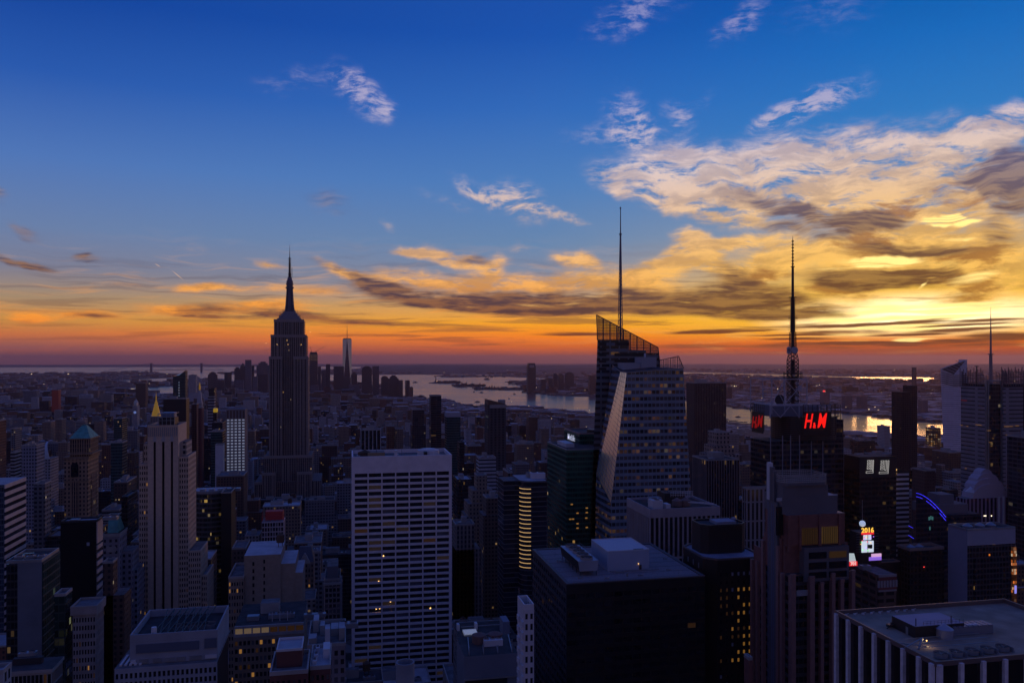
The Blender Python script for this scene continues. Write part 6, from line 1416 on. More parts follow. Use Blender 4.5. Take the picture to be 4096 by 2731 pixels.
reg(X(3078), X(3374)+4, Y0, Y0+30, zz(1763), None); HERO.append((2990, 3380, 1930, dep(X(3190), Y0)))

# ================================================================== PINK GRANITE STEPPED TOWER
Y0 = 312; X = lambda px, y=None: onY(px, Y0 if y is None else y); zz = lambda py: zat(py, X(3130), Y0)
PG = pmat('pink_granite', (.22,.095,.085), .6, vary=.15, nscale=.4); GS = pmat('grey_granite', (.13,.135,.165), .55, vary=.08)
DG = fac('dim_glass_bands', (.05,.055,.07), (.012,.013,.018), 2.4, 3.9, .92, .58, .015, litc=(1,.55,.15), litE=.25, rg=.1, rw=.3, gv=.8)
r = root('office_tower', (X(3210), Y0+25, 0), 'stepped pink granite tower with grey crown and a notched corner pylon, lower right', 'building')
def bx(nm, mat, pl, pr, pt_, pb, y0, y1, rf=None, lab=None):
    q = MB(); z0_ = -1 if pb is None else zz(pb)+.02
    q.box(X(pl), X(pr), Y0+y0, Y0+y1, z0_, zz(pt_), 0, 1); return q.build(nm, [mat, rf or M['roof_dark']], r, lab)
XL = 3154
bx('wall', DG, XL, 3408, 2300, None, 0, 29)
bx('wall', PG, XL+1, 3408, 2190, 2300, 3, 22)
bx('middle_stage', PG, XL+3, 3390, 2065, 2190, 2, 20, GS)
bx('upper_stage', GS, XL-4, 3372, 1995, 2065, 4, 19, M['roof_light'])
bx('neck', GS, XL-4, 3334, 1950, 1995, 4, 18)
xa, xb = X(XL-6), X(3334); ya, yb = Y0+3, Y0+19
ring = chamf(xa, xb, ya, yb, 2.2)
q = MB(); q.prism(ring, zz(1950), zz(1938), 0, 1); q.build('crown_base', [GS, M['roof_dark']], r)
for k in range(8):
    (ax, ay), (bx2, by) = ring[k], ring[(k+1) % 8]; q = MB(); n = max(2, int(math.hypot(bx2-ax, by-ay)/.9))
    for i in range(n):
        for j in range(4):
            f0_, f1_ = (i+.08)/n, (i+.92)/n; z_ = zz(1938)+j*.78+.1
            q.face([(ax+(bx2-ax)*f0_, ay+(by-ay)*f0_, z_), (ax+(bx2-ax)*f1_, ay+(by-ay)*f1_, z_), (ax+(bx2-ax)*f1_, ay+(by-ay)*f1_, z_+.5), (ax+(bx2-ax)*f0_, ay+(by-ay)*f0_, z_+.5)])
    q.bar((ax, ay, zz(1938)+3.3), (bx2, by, zz(1938)+3.3), .12)
    q.build('crown_rail', M['trim'], r)
x0s = X(XL)
for pa, pt_, w_ in ((3092, 1866, 2.6), (3101, 1882, 2.0), (3109, 1896, 2.0)):
    yq = onX(pa, x0s); q = MB(); q.box(x0s-1.6, x0s-.03, yq, yq+w_, zz(2020), zz(pt_)); q.build('pylon', M['white'] if pt_ == 1866 else GS, r)
yq = onX(3113, x0s); q = MB(); q.box(x0s-1.4, x0s-.03, yq-1.5, onX(3086, x0s), -1, zz(2022)); q.build('pylon', GS, r)
# bands, big lit windows
for pl, pr, pt_, pb, yy_ in ((3128,3172,1997,2010,4.5),(3340,3374,1990,2003,4.5),(3213,3234,2203,2242,-.3),(3300,3312,2198,2216,-.3),(3384,3391,2192,2240,-.3),(3182,3232,2360,2384,-.6)):
    q = MB()
    n = 5
    for k in range(n): z0_, z1_ = zz(pb)+(zz(pt_)-zz(pb))*k/n, zz(pb)+(zz(pt_)-zz(pb))*(k+.55)/n; q.box(X(pl), X(pr), Y0+yy_-.25, Y0+yy_, z0_, z1_)
    q.build('louvre', M['white'], r)
AM = pmat('amber_glow_glass', (.12,.07,.03), .3, emit=(1,.48,.10), es=.018); AK = pmat('amber_bright_glass', (.12,.07,.03), .3, emit=(1,.55,.14), es=.035)
for pl, pr, pt_, pb, m_ in ((3218,3280,2120,2186,AM),(3296,3361,2118,2186,AK),(3181,3250,2030,2062,M['black']),(3262,3325,2028,2060,M['black']),(3128,3168,2035,2150,M['black'])):
    q = MB(); q.box(X(pl), X(pr), Y0+1.8, Y0+1.98, zz(pb), zz(pt_)) if pt_ > 2100 else q.box(X(pl), X(pr), Y0+4.8, Y0+4.98, zz(pb), zz(pt_)); wi = q.build('window', m_, r)
    q = MB(); n = 9
    for k in range(1, n): a = X(pl)+(X(pr)-X(pl))*k/n; q.box(a-.09, a+.09, Y0+(1.6 if pt_ > 2100 else 4.6), Y0+(1.79 if pt_ > 2100 else 4.79), zz(pb), zz(pt_))
    q.build('glazing_bar', M['dark'], wi)
for pl, pr in ((3205, 3213), (3283, 3293), (3363, 3372), (3160, 3170)):
    q = MB(); q.box(X(pl), X(pr), Y0+1.3, Y0+1.98, zz(2210), zz(2068)); q.build('pilaster', PG, r)
bx('lower_stage', GS, 3212, 3391, 2193, 2330, -1, 4)
for j, (pt_, pb) in enumerate(((2212, 2238), (2253, 2280), (2292, 2316))):
    for pl, pr in ((3230, 3300), (3311, 3380)):
        q = MB(); q.box(X(pl), X(pr), Y0-1.2, Y0-1.02, zz(pb), zz(pt_)); q.build('window_strip', (AM if j == 0 and pl > 3300 else M['black']), r)
PR = pmat('granite_pier', (.30,.17,.16), .6, vary=.12, nscale=.5)
for px, pt_, wd, yy_ in ((XL-1,2300,18,-1.6),(3227,2312,18,-1.8),(3273,2340,12,-1.2),(3315,2305,13,-1.6),(3352,2333,13,-1.2),(3394,2298,13,-1.6)):
    q = MB(); q.box(X(px), X(px+wd), Y0+yy_-.9, Y0-.02, 0, zz(pt_)); q.box(X(px)-.12, X(px+wd)+.12, Y0+yy_-1.0, Y0+yy_+.1, zz(pt_)+.02, zz(pt_)+.9); q.build('pier', PR, r)
for px, pt_ in ((3014,2233),(3035,2242),(3058,2158),(3118,2180),(3134,2289)):
    yq = onX(px, x0s); q = MB(); q.box(x0s-1.5, x0s-.04, yq-1.3, yq+.5, 0, zat(pt_, x0s, yq)); q.build('pier', PR, r)
q = MB(); q.box(x0s-.5, x0s-.02, onX(3130, x0s), onX(3060, x0s), zz(2300), zz(2165)); q.box(x0s-.5, x0s-.02, onX(3060, x0s)+.02, Y0+29, zz(2400), zz(2240)); q.build('side_panel', PG, r)
for px in (3084, 3099, 3105):
    yq = onX(px, x0s); q = MB(); q.box(x0s-1.5, x0s-1.42, yq-.3, yq+.2, 0, zz(2030)); q.build('mullion', pmat('blue_stripe', (.14,.18,.30), .4), r)
q = MB(); q.bar((X(3178), Y0+6, zz(1985)), (X(3178), Y0+6, zz(1973)), .1); q.bar((X(3222), Y0+6, zz(1985)), (X(3222), Y0+6, zz(1973)), .1); q.bar((X(3178), Y0+6, zz(1973)), (X(3222), Y0+6, zz(1973)), .1); q.build('rail', M['metal'], r)
reg(X(3154)-2, X(3412), Y0-3, Y0+29, zz(2065), None); HERO.append((3005, 3412, 2740, dep(X(3130), Y0)))
tower('office_block', 'low pink granite annex with short piers at the foot of the pink granite tower', 'building', 2974, 3010, 2640, 285, PG, D=16, vb=2740, kit=False)
tower('office_block', 'block with tall amber pier lights behind the pink granite tower', 'building', 2985, 3080, 1958, 545, fac('amber_strip_piers', (.27,.25,.28), (.03,.025,.02), 3.4, 14, .5, .92, .3, litc=(1,.5,.12), litE=.22), pxb=2968, vb=2240)
# dark slabs beyond the faceted tower
tower('office_slab', 'big dark slab with fine vertical lines right of the faceted glass tower', 'building', 2742, 2905, 1533, 1250, fac('fine_vertical_lines', (.09,.08,.09), (.02,.02,.025), 2.9, 3.8, .52, 1., .02, sp=(.03,.03,.035), litE=.1), D=34, vb=1850, roof='roof_dark')
r, e = tower('office_slab', 'dark slab with pale vertical mullions below the big dark slab', 'building', 2763, 2956, 1843, 700, fac('pale_mullion_rows', (.26,.25,.28), (.02,.02,.025), 2.6, 4.0, .66, 1., .10, sp=(.02,.02,.03), litE=.3), D=34, vb=2050, roof='roof_dark')
pm_ = 'limestone'
tower('office_block', 'stepped tan stone block with arched top floors in front of the big dark slab', 'building', 2828, 2918, 1732, 900, fac('tan_stone_ornate', (.30,.23,.20), (.03,.03,.035), 4.6, 5.2, .42, .6, .04), D=24, vb=1850, tiers=[(4, 6, 3, 3, 1783), (9, 10, 6, 6, 1818)])
# symbols tower
x0, x1, y0, y1, zt = extents(3438, 3585, 1830, 560, pxb=3376)
r = root('office_tower', ((x0+x1)/2, (y0+y1)/2, 0), 'black tower bearing two white neon maze symbols near its top', 'building')
w = MB(); w.box(x0, x1, y0, y1, 0, zt, 0, 1); w.build('wall', [fac('dark_brown_glass', (.03,.026,.026), (.016,.014,.014), 3.2, 3.9, .9, .6, .05, litE=.10), M['roof_dark']], r)
q = MB(); q.box(x0-.1, x1+.1, y0-.12, y0-.02, zat(1912,x0,y0), zt+.5); q.box(x0-.14, x0-.02, y0+.2, y1-.2, zat(1880,x0,y0), zt+.5); q.build('crown_panel', pmat('dark_panel', (.03,.028,.032), .6), r)
def maze(cx_, cy_, W_, H_, sh):
    L_ = []
    P2 = lambda u, v: (X0s+(u*W_+v*sh), y0-.45, Z0s+v*H_)
    for k in range(4):                # left: four bars as outlined boxes
        v0, v1 = .30+k*.19, .30+k*.19+.11
        L_ += [((.12, v0), (.42, v0)), ((.42, v0), (.42, v1)), ((.42, v1), (.12, v1)), ((.12, v1), (.12, v0))]
    L_ += [((.0,.0),(.98,.0)), ((.98,.0),(.98,.98)), ((.98,.98),(.86,.98)), ((.86,.98),(.86,.13)), ((.86,.13),(.0,.13)), ((.0,.13),(.0,.0)), ((.56,.98),(.72,.98)), ((.56,.98),(.56,.26)), ((.72,.98),(.72,.26)), ((.56,.26),(.72,.26))]
    q = MB()
    for a, b in L_: q.bar(P2(*a), P2(*b), .11)
    return q.build('neon_symbol', M['whiteneon'], r, 'white neon maze symbol')
s_ = dep(x0, y0)/FS
X0s, Z0s = onY(3463, y0), zat(1892, x0, y0); maze(0, 0, 32*s_, 52*s_, 3*s_)
X0s, Z0s = onY(3515, y0), zat(1896, x0, y0); maze(0, 0, 42*s_, 53*s_, 4*s_)
for _k in (0, 1): pass
reg(x0, x1, y0, y1, zt, None); HERO.append((3372, 3590, 2270, dep(x0, y0)))
# striped slanted slab with corner lights
Y0 = 620; a = pt(3584,1872,Y0); xb = onY(3637, Y0); r = root('office_slab', ((a[0]+xb)/2, Y0+14, 0), 'slanted slab with white bands and lights down its leaning left edge', 'building')
w = MB(); bl = pt(3560,2215,Y0); w.loft([(bl[0],Y0,0),(xb,Y0,0),(xb,Y0+6,0),(bl[0]+2,Y0+6,0)], [(bl[0],Y0,bl[2]),(xb,Y0,bl[2]),(xb,Y0+6,bl[2]),(bl[0]+2,Y0+6,bl[2])], cap=False)
tr = pt(3637,1885,Y0); w.loft([(bl[0],Y0,bl[2]),(xb,Y0,bl[2]),(xb,Y0+6,bl[2]),(bl[0]+2,Y0+6,bl[2])], [a,tr,(tr[0],Y0+6,tr[2]),(a[0]+2,Y0+6,a[2])]); w.build('wall', [M['blackmatt']], r)
q = MB()
for k in range(18):
    py = 1893+k*19; f = (py-1872)/(2215-1872); l_ = 3586-24*f+3; p0, p1 = pt(l_, py, Y0-.3), pt(3636, py+1, Y0-.3); q.face([(p0[0],Y0-.3,p0[2]-1.9),(p1[0],Y0-.3,p0[2]-1.9),(p1[0],Y0-.3,p0[2]),(p0[0],Y0-.3,p0[2])])
q.build('spandrel', M['white'], r)
for k in range(22):
    f = k/22; p0 = pt(3585-24*f, 1878+337*f, Y0-.6); q = MB(); q.box(p0[0]-.3, p0[0]+.3, Y0-.9, Y0-.5, p0[2]-.7, p0[2]+.7); q.build('edge_light', M['lamp'], r)
reg(bl[0], xb, Y0, Y0+30, a[2], None); HERO.append((3555, 3640, 2230, dep(xb, Y0)))
tower('office_block', 'plain brown block with a black band under its roof right of the slanted slab', 'building', 3640, 3742, 1884, 720, fac('plain_brown', (.10,.06,.055), (.03,.02,.02), 3, 3.6, .3, .3, 0), D=40, vb=1990, kit=False, roof='roof_dark')
tower('apartment_tower', 'tall dark slab, the lower left half of the joined pair before the gilded water', 'building', 3560, 3637, 1568, 1010, fac('dark_brown_apartment', (.04,.03,.035), (.02,.018,.02), 3.0, 3.1, .5, .5, .01), D=30, vb=1880, roof='roof_dark', kit=False, par=0)
tower('apartment_tower', 'taller back half of the joined dark pair before the gilded water', 'building', 3606, 3669, 1542, 1045, fac('dark_brown_apartment_b', (.045,.035,.04), (.02,.018,.02), 3.0, 3.1, .5, .5, .01), D=28, vb=1880, roof='roof_dark', kit=False, par=0)
tower('apartment_tower', 'lone slender tower beyond the river whose head crosses the gilded water', 'building', 3645, 3666, 1469, 4600, fac('hazy_tower', (.12,.10,.11), (.03,.03,.03), 3, 3.2, .5, .5, 0), D=30, vb=None, kit=False, par=0)
# white faceted tower far right
Y0 = 1570; r = root('office_tower', (onY(3820,Y0), Y0+30, 0), 'pale faceted tower with a triangular open crown far off at the right', 'building')
WB2 = fac('pale_faceted_glass', (.80,.76,.85), (.55,.53,.62), 60, 4.3, 1., .7, 0, rg=.15, gv=.1)
a, b, c_, d = pt(3762,1476,Y0), pt(3816,1500,Y0-4), pt(3868,1438,Y0+10), pt(3876,1450,Y0+40)
w = MB(); bl, bm, br = pt(3776,1850,Y0), pt(3812,1850,Y0-2), pt(3873,1850,Y0+10)
w.face([bl,bm,b,a]); w.face([bm,br,c_,b]); w.face([br,(br[0]+8,Y0+45,br[2]),(c_[0]+8,Y0+45,c_[2]),c_])
w.face([(bl[0],Y0,-5),(bm[0],Y0-2,-5),bm,bl]); w.face([(bm[0],Y0-2,-5),(br[0],Y0+10,-5),br,bm])
w.build('wall', WB2, r)
q = MB(); e_ = pt(3766,1474,Y0+30); q.face([a, b, c_, e_]); q.build('crown', pmat('dark_crown', (.07,.05,.05), .6), r)
q = MB(); q.bar(a, b, 1.); q.bar(b, c_, 1.2); q.bar(a, c_, 1.); 
for k in range(6): f = (k+1)/7; q.bar(tuple(Vector(a).lerp(Vector(c_), f)), tuple(Vector(b).lerp(Vector(c_), f)), .4)
q.build('crown_frame', M['white'], r)
q = MB(); p0 = pt(3835,1448,Y0); q.bar(p0, (p0[0]-8, p0[1], p0[2]+3.5), .5); q.bar(p0, (p0[0]+1, p0[1], p0[2]-4), .5); q.build('roof_crane', M['dark'], r)
for k in range(6):
    q = MB(); p0, p1, p2 = pt(3766,1490+k*8,Y0-.5), pt(3815,1502+k*8,Y0-4.6), pt(3868,1500+k*8,Y0+9); q.bar(p0, p1, .7); q.bar(p1, p2, .7); q.build('crown_slot', M['blackmatt'], r)
reg(onY(3762,Y0), onY(3880,Y0), Y0-5, Y0+45, a[2], None); HERO.append((3760, 3880, 1880, dep(a[0], Y0)))
# grey screen-walled tower with mast
Y0 = 690; X = lambda px, y=None: onY(px, Y0 if y is None else y); zz = lambda py: zat(py, X(3940), Y0)
r = root('office_tower', (X(3950), Y0+30, 0), 'grey screen walled tower with a needle mast and picket fence tops', 'building')
SC = fac('ceramic_screen', (.25,.235,.26), (.03,.03,.035), 26, 4.2, .86, .24, .03, litE=.3, rw=.8)
xc = X(3946); dY = 33.; sd = lambda px: onX(px, xc)
w = MB(); w.box(xc-1, xc, Y0+1, Y0+dY, 0, zz(1548)); w.box(X(4013), X(4092), Y0, Y0+1.2, 0, zz(1550)); w.build('wall', SC, r)
w = MB(); w.box(xc+.1, X(4220), Y0+3, Y0+dY, 0, zz(1537), 0, 1); w.build('core_wall', [fac('dark_core_glass', (.05,.05,.065), (.02,.022,.03), 3.0, 4.2, .9, .7, .05, litE=.3), M['roof_dark']], r)
q = MB()
for px in (3948, 3956, 4010): q.box(X(px), X(px+4), Y0+1, Y0+2.9, 0, zz(1522))
q.box(X(3946), X(4013), Y0+1, Y0+2.9, zz(1526), zz(1520)); q.build('corner_column', M['metal'], r)
FMm = pmat('fence_rod', (.12,.10,.12), .7)
def fence(pl, pr, ptop, pbot, y_, nm='screen_fence'):
    q = MB(); n = int((pr-pl)/6.4)
    for k in range(n+1):
        px = pl+(pr-pl)*k/n; tp_ = ptop+([0, 14, 6, 20][k % 4])
        P_ = (lambda z: (X(px, Y0+y_), Y0+y_, z)) if y_ is not None else (lambda z: (xc-.5, sd(px), z))
        q.bar(P_(zz(pbot)), P_(zz(tp_)), .34)
    for z_ in (.25, .5, .75):
        zq_ = zz(ptop+(pbot-ptop)*z_)
        if y_ is None: q.bar((xc-.5, sd(pl), zq_), (xc-.5, sd(pr), zq_), .22)
        else: q.bar((X(pl, Y0+y_), Y0+y_, zq_), (X(pr, Y0+y_), Y0+y_, zq_), .22)
    return q.build(nm, FMm, r)
fence(3842, 3925, 1472, 1552, None); fence(3850, 3935, 1486, 1548, 28); fence(3985, 4025, 1490, 1545, 26); fence(4006, 4095, 1468, 1548, .5); fence(4010, 4100, 1478, 1548, 26)
q = MB(); q.bar((X(3944), Y0+12, zz(1535)), (X(3944), Y0+12, zz(1466)), .5); q.bar((X(3936), Y0+12, zz(1465)), (X(3951), Y0+12, zz(1465)), .4); q.build('davit', M['dark'], r)
q = MB(); q.cone(X(3963, Y0+14), Y0+14, zz(1537), zz(1418), 1.9, 1.5, 10); q.cone(X(3963, Y0+14), Y0+14, zz(1418), zz(1414), 2.6, 2.6, 10); q.cone(X(3963, Y0+14), Y0+14, zz(1414), zz(1320), 1.0, .7, 8); q.cone(X(3963, Y0+14), Y0+14, zz(1320), zz(1222), .6, .08, 6); q.build('mast', pmat('pale_mast', (.33,.26,.27), .5), r)
for (pl, pr, py) in ((3843,3854,1710),(3869,3877,1712),(3906,3930,1701),(3948,3962,1721),(4016,4050,1706),(4022,4044,1740),(3955,3966,1768),(3968,3975,1753),(3962,3969,1784),(4060,4075,1704),(3864,3870,1886)):
    q = MB()
    if pr < 3940: q.box(xc-1.3, xc-1.02, sd(pr), sd(pl), zz(py+1.6), zz(py))
    else: q.box(X(pl), X(pr), Y0-.4, Y0-.1, zz(py+1.6), zz(py))
    q.build('lit_window', M['lit'], r)
q = MB(); q.box(xc-1.3, xc-1.02, sd(3872), sd(3848), zz(1609), zz(1605)); q.build('red_strip', pmat('dull_red', (.3,.02,.02), .6, emit=(1,.05,.03), es=.05), r)
reg(xc, X(4220), Y0, Y0+34, zz(1537), None); HERO.append((3822, 4100, 1950, dep(X(3940), Y0)))
tower('office_block', 'square block with glowing orange reflecting windows in front of the gilded water', 'building', 3697, 3763, 1714, 1750, fac('sunset_windows', (.10,.06,.05), (.3,.16,.06), 6.6, 5.5, .68, .60, .9, litc=(1,.42,.05), litE=.5), D=30, vb=1785, kit=True)  # sunset reflection put into the windows as orange emission
tower('apartment_block', 'small block at the water edge just right of the red lettered tower', 'building', 3504, 3560, 1706, 1750, 'pale', D=30, vb=1790, kit=True)
tower('office_tower', 'blue grey tower cut by the right edge beside the screen walled tower', 'building', 4010, 4200, 1755, 610, fac('dusky_blue_glass', (.06,.07,.10), (.02,.025,.04), 5, 4, .9, .7, .03, litE=.2), D=40, vb=2110)
tower('office_block', 'flat roofed dark block beyond the blue arc lit roof', 'building', 3716, 3860, 1812, 1150, 'brown', D=50, vb=1890)
tower('office_block', 'bright roofed low block between the brown block and the screen walled tower', 'building', 3740, 3780, 1862, 1000, 'tan', D=30, vb=1960)
# blue arc roof
Y0 = 560; r = root('office_block', (onY(3780,Y0), Y0+20, 0), 'dark block with an arched roof edge traced by blue neon lines', 'building')
n = 9; cur = [(3664+i*(3785-3664)/n, 1968+ (i/n)**1.6*98) for i in range(n+1)]
w = MB()
for i in range(n):
    a, b = pt(*cur[i], Y0), pt(*cur[i+1], Y0); w.face([(a[0],Y0,0),(b[0],Y0,0),b,a]); w.face([a,b,(b[0],Y0+10,b[2]),(a[0],Y0+10,a[2])], 1)
e0, e1 = pt(3785,2066,Y0), pt(3925,2062,Y0); w.box(e0[0], e1[0], Y0, Y0+30, 0, e0[2]+1.2, 0, 1)
w.build('wall', [fac('blue_black_glass', (.02,.022,.035), (.012,.015,.03), 3, 3.8, .9, .6, .02, litE=.2), M['roof_dark']], r)
for k, off in enumerate((0, 14)):
    q = MB()
    for i in range(n):
        a, b = Vector(pt(cur[i][0], cur[i][1]+off+3, Y0-.4)), Vector(pt(cur[i+1][0], cur[i+1][1]+off+3, Y0-.4)); 
        if (i+k) % 4 != 3 or k == 0: q.bar(tuple(a.lerp(b, .06)), tuple(a.lerp(b, .9)), .3)
    q.build('blue_neon_line', M['blueneon'], r)
for (a, b, c_, d) in ((3634,2101,3652,2111),(3634,2139,3655,2153)):
    q = MB(); q.bar(pt(a, b, Y0-.4), pt(c_, d, Y0-.4), .25); q.build('blue_neon_line', M['blueneon'], r)
q = MB(); q.box(onY(3745,Y0), onY(3895,Y0), Y0+6, Y0+28, e0[2]+1.22, zat(2024,e0[0],Y0), 0, 1); q.box(onY(3788,Y0), onY(3845,Y0), Y0+8, Y0+22, zat(2024,e0[0],Y0), zat(1985,e0[0],Y0), 0, 1); q.build('penthouse', [pmat('grey_roof_house', (.15,.15,.19), .7), M['roof']], r)
for (px, py) in ((3717,2073),(3724,2070),(3731,2072),(3720,2112)):
    q = MB(); p0 = pt(px, py, Y0-.3); q.box(p0[0]-.5, p0[0]+.5, Y0-.3, Y0-.1, p0[2]-1.4, p0[2]+1.4); q.build('window', pmat('teal_lit_window', (.1,.3,.3), .5, emit=(.2,.7,.6), es=.15), r)
reg(onY(3632,Y0), e1[0], Y0, Y0+34, e0[2], None); HERO.append((3632, 3925, 2180, dep(e0[0], Y0)))
# pale arched-top block
Y0 = 640; r = root('office_block', (onY(3950,Y0), Y0+20, 0), 'purple striped block with a stack of pale arched roof vaults near the right edge', 'building')
zt = zat(1995, onY(3860,Y0), Y0); xa, xb = onY(3862,Y0), onY(4037,Y0)
w = MB(); w.box(xa, xb, Y0, Y0+12, 0, zt, 0, 1); w.build('wall', [fac('purple_stripes', (.24,.18,.28), (.03,.02,.04), 4.2, 3.9, .55, 1., .03, sp=(.07,.03,.07)), M['roof']], r)
for k, (hw, z0_, z1_) in enumerate(((19, 0, 9), (16, 9, 14), (12, 14, 18.5), (7, 18.5, 22))):
    q = MB(); c0 = (xa+xb)/2+4; n = 8
    lo = [(c0+hw*cos(pi-pi*i/n), Y0+1+k*1.5, zt+z0_*.9+.02*k) for i in range(n+1)]
    for i in range(n):
        f0_, f1_ = pi-pi*i/n, pi-pi*(i+1)/n; a, b = (c0+hw*cos(f0_), zt+z0_+(z1_-z0_+4)*sin(f0_)), (c0+hw*cos(f1_), zt+z0_+(z1_-z0_+4)*sin(f1_))
        q.face([(a[0],Y0+1+k*1.5,zt),(b[0],Y0+1+k*1.5,zt),(b[0],Y0+1+k*1.5,b[1]),(a[0],Y0+1+k*1.5,a[1])]); q.face([(a[0],Y0+1+k*1.5,a[1]),(b[0],Y0+1+k*1.5,b[1]),(b[0],Y0+15,b[1]),(a[0],Y0+15,a[1])])
    q.build('vault', pmat('pale_vault_stone', (.46,.40,.47), .7), r)
q = MB(); p0 = pt(3862,1960,Y0+1); q.face([pt(3858,1965,Y0+1), pt(3898,1972,Y0+1), pt(3935,1938,Y0+8), pt(3905,1923,Y0+14)]); q.face([pt(3900,1930,Y0+6), pt(3932,1938,Y0+4), pt(3938,1930,Y0+8), pt(3905,1922,Y0+10)]); q.build('roof_panel', M['white'], r)
for px in (3991, 4009):
    q = MB(); q.box(onY(px,Y0), onY(px+7,Y0), Y0-.8, Y0-.02, 0, zat(1990,xa,Y0)); q.build('pier', M['white'], r)
for (px, py) in ((3937,2062),(3943,2062),(3966,2062)):
    q = MB(); p0 = pt(px, py, Y0-.4); q.box(p0[0]-.4, p0[0]+.4, Y0-.5, Y0-.3, p0[2]-.5, p0[2]+.5); q.build('lamp', M['whitelamp'], r)
reg(xa, xb, Y0, Y0+40, zt, None); HERO.append((3855, 4040, 2105, dep(xa, Y0)))
# grey blank walled tower with orange screen
x0, x1, y0, y1, zt = extents(3869, 4062, 2124, 480, pxb=3792)
r = root('office_tower', ((x0+x1)/2, (y0+y1)/2, 0), 'blue grey tower with an orange screen down its right edge', 'building')
w = MB(); w.box(x0, x1, y0, y1, 0, zt, 1, 2); w.build('wall', [M['white'], pmat('blue_grey_blank', (.33,.36,.46), .8, vary=.05), M['roof_dark']], r)
q = MB(); q.box(x0+.1, x1, y0-.4, y0-.02, 0, zat(2182,x0,y0)); q.build('curtain_wall', fac('dark_window_grid', (.05,.055,.07), (.014,.016,.024), 2.6, 3.7, .8, .72, .012, litE=.6), r)
q = MB(); q.box(onY(3900,y0), onY(4038,y0), y0-1.2, y0-.42, 0, zat(2232,x0,y0)); q.box(onY(3893,y0), onY(3899,y0), y0-1.4, y0-.42, 0, zat(2236,x0,y0)); q.build('front_bay', fac('dark_window_grid_b', (.04,.045,.06), (.012,.014,.022), 2.6, 3.7, .8, .7, .012, litE=.6), r)
q = MB(); p = MB(); parapet(p, x0, x1, y0, y1, zt+.02, 1.5, .6); p.build('parapet', M['metal'], r)
OS = fac('orange_screen_panels', (.25,.06,.01), (.6,.2,.04), 1.1, 2.1, .92, .88, .62, litc=(1,.22,.03), litE=1.1, gv=.4)
q = MB(); q.box(onY(4043,y0), onY(4060,y0), y0-1.5, y0-.42, zat(2530,x0,y0), zat(2196,x0,y0)); q.build('orange_screen', OS, r)
q = MB(); q.box(onY(4051,y0), onY(4058,y0), y0-1.8, y0-1.52, zat(2382,x0,y0), zat(2350,x0,y0)); q.box(onY(4050,y0), onY(4056,y0), y0-1.8, y0-1.52, zat(2442,x0,y0), zat(2422,x0,y0)); q.build('blue_screen', pmat('blue_pink_screen', (.3,.3,.9), .5, emit=(.3,.3,1), es=.8), r)
q = MB(); q.box(onY(3953,y0), onY(3958,y0), y0-.6, y0-.42, zat(2226,x0,y0), zat(2219,x0,y0)); q.build('window', pmat('orange_lit_window', (.5,.2,.03), .5, emit=(1,.25,.02), es=.7), r)
for (a, b) in ((.15,.35),(.42,.6),(.68,.8)):
    q = MB(); c0 = x0+(x1-x0)*(a+b)/2; q.cone(c0, y0+11, zt+.02, zt+1.2, 3.2, 3.2, 14); q.cone(c0, y0+11, zt+1.2, zt+3.2, 3.4, .3, 14); q.build('water_tank', M['metal'], r)
reg(x0, x1, y0, y1, zt, None); HERO.append((3785, 4066, 2560, dep(x0, y0)))
# black boxes
x0, x1, y0, y1, zt = extents(3639, 3776, 2192, 500, pxb=3590)
r = root('office_tower', ((x0+x1)/2, (y0+y1)/2, 0), 'plain black tower with a bronze rimmed roof well holding two small cones', 'building')
w = MB(); w.box(x0, x1, y0, y1, 0, zt-2, 0, 1); w.build('wall', [fac('black_on_black', (.012,.012,.015), (.009,.009,.012), 3.2, 4, .5, .6, .0), M['roof_dark']], r)
p = MB(); parapet(p, x0-.05, x1+.05, y0-.05, y1+.05, zt-1.98, 2, .5); p.build('parapet', pmat('bronze_rim', (.30,.22,.19), .6), r)
for f in (.35, .6):
    q = MB(); q.cone(x0+(x1-x0)*f, y0+12, zt-1.9, zt-.3, 3.6, .3, 12); q.build('roof_cone', M['metal'], r)
q = MB(); q.box(x0-18, x0-.1, y0+10, y1+4, 0, zt-12, 0, 1); q.build('side_wing', [M['blackmatt'], M['roof_dark']], r)
q = MB(); parapet(q, x0-18, x0-.1, y0+9.9, y1+4.1, zt-11.98, .8, .3); q.build('wing_parapet', pmat('bronze_rim_b', (.30,.22,.19), .6), r)
q = MB(); q.box(x0+11, x0+11.8, y0-.3, y0-.05, zt-14, zt-13.3); q.build('warning_light', M['redlamp'], r)
reg(x0-18, x1, y0, y1+4, zt, None); HERO.append((3545, 3780, 2430, dep(x0, y0)))
# red banded low block
x0, x1, y0, y1, zt = extents(3408, 3585, 2300, 425, D=34)
r = root('office_block', ((x0+x1)/2, (y0+y1)/2, 0), 'low red and pale banded block under a light roof behind the pink granite tower', 'building')
w = MB(); w.box(x0, x1, y0, y1, 0, zt, 0, 1); w.build('wall', [fac('red_band_lower', (.14,.09,.075), (.02,.018,.02), 7, 4.2, .75, .5, .06, litE=.3), M['roof']], r)
q = MB(); q.box(x0, x1+.1, y0-.3, y0-.02, zt-3.2, zt-1.2); q.box(x0, x1+.1, y0-.3, y0-.02, zt-8.8, zt-7.4); q.build('red_band', pmat('oxblood_band', (.20,.05,.045), .8), r)
q = MB(); q.box(x0, x1+.1, y0-.32, y0-.02, zt-1.18, zt+.4); q.box(x0, x1+.1, y0-.32, y0-.02, zt-9.8, zt-8.82)
for k in range(7): a = x0+(x1-x0)*k/6; q.box(a-.7, a+.7, y0-.3, y0-.02, zt-7.38, zt-3.22)
q.build('pale_band', pmat('pale_band', (.34,.31,.34), .8), r)
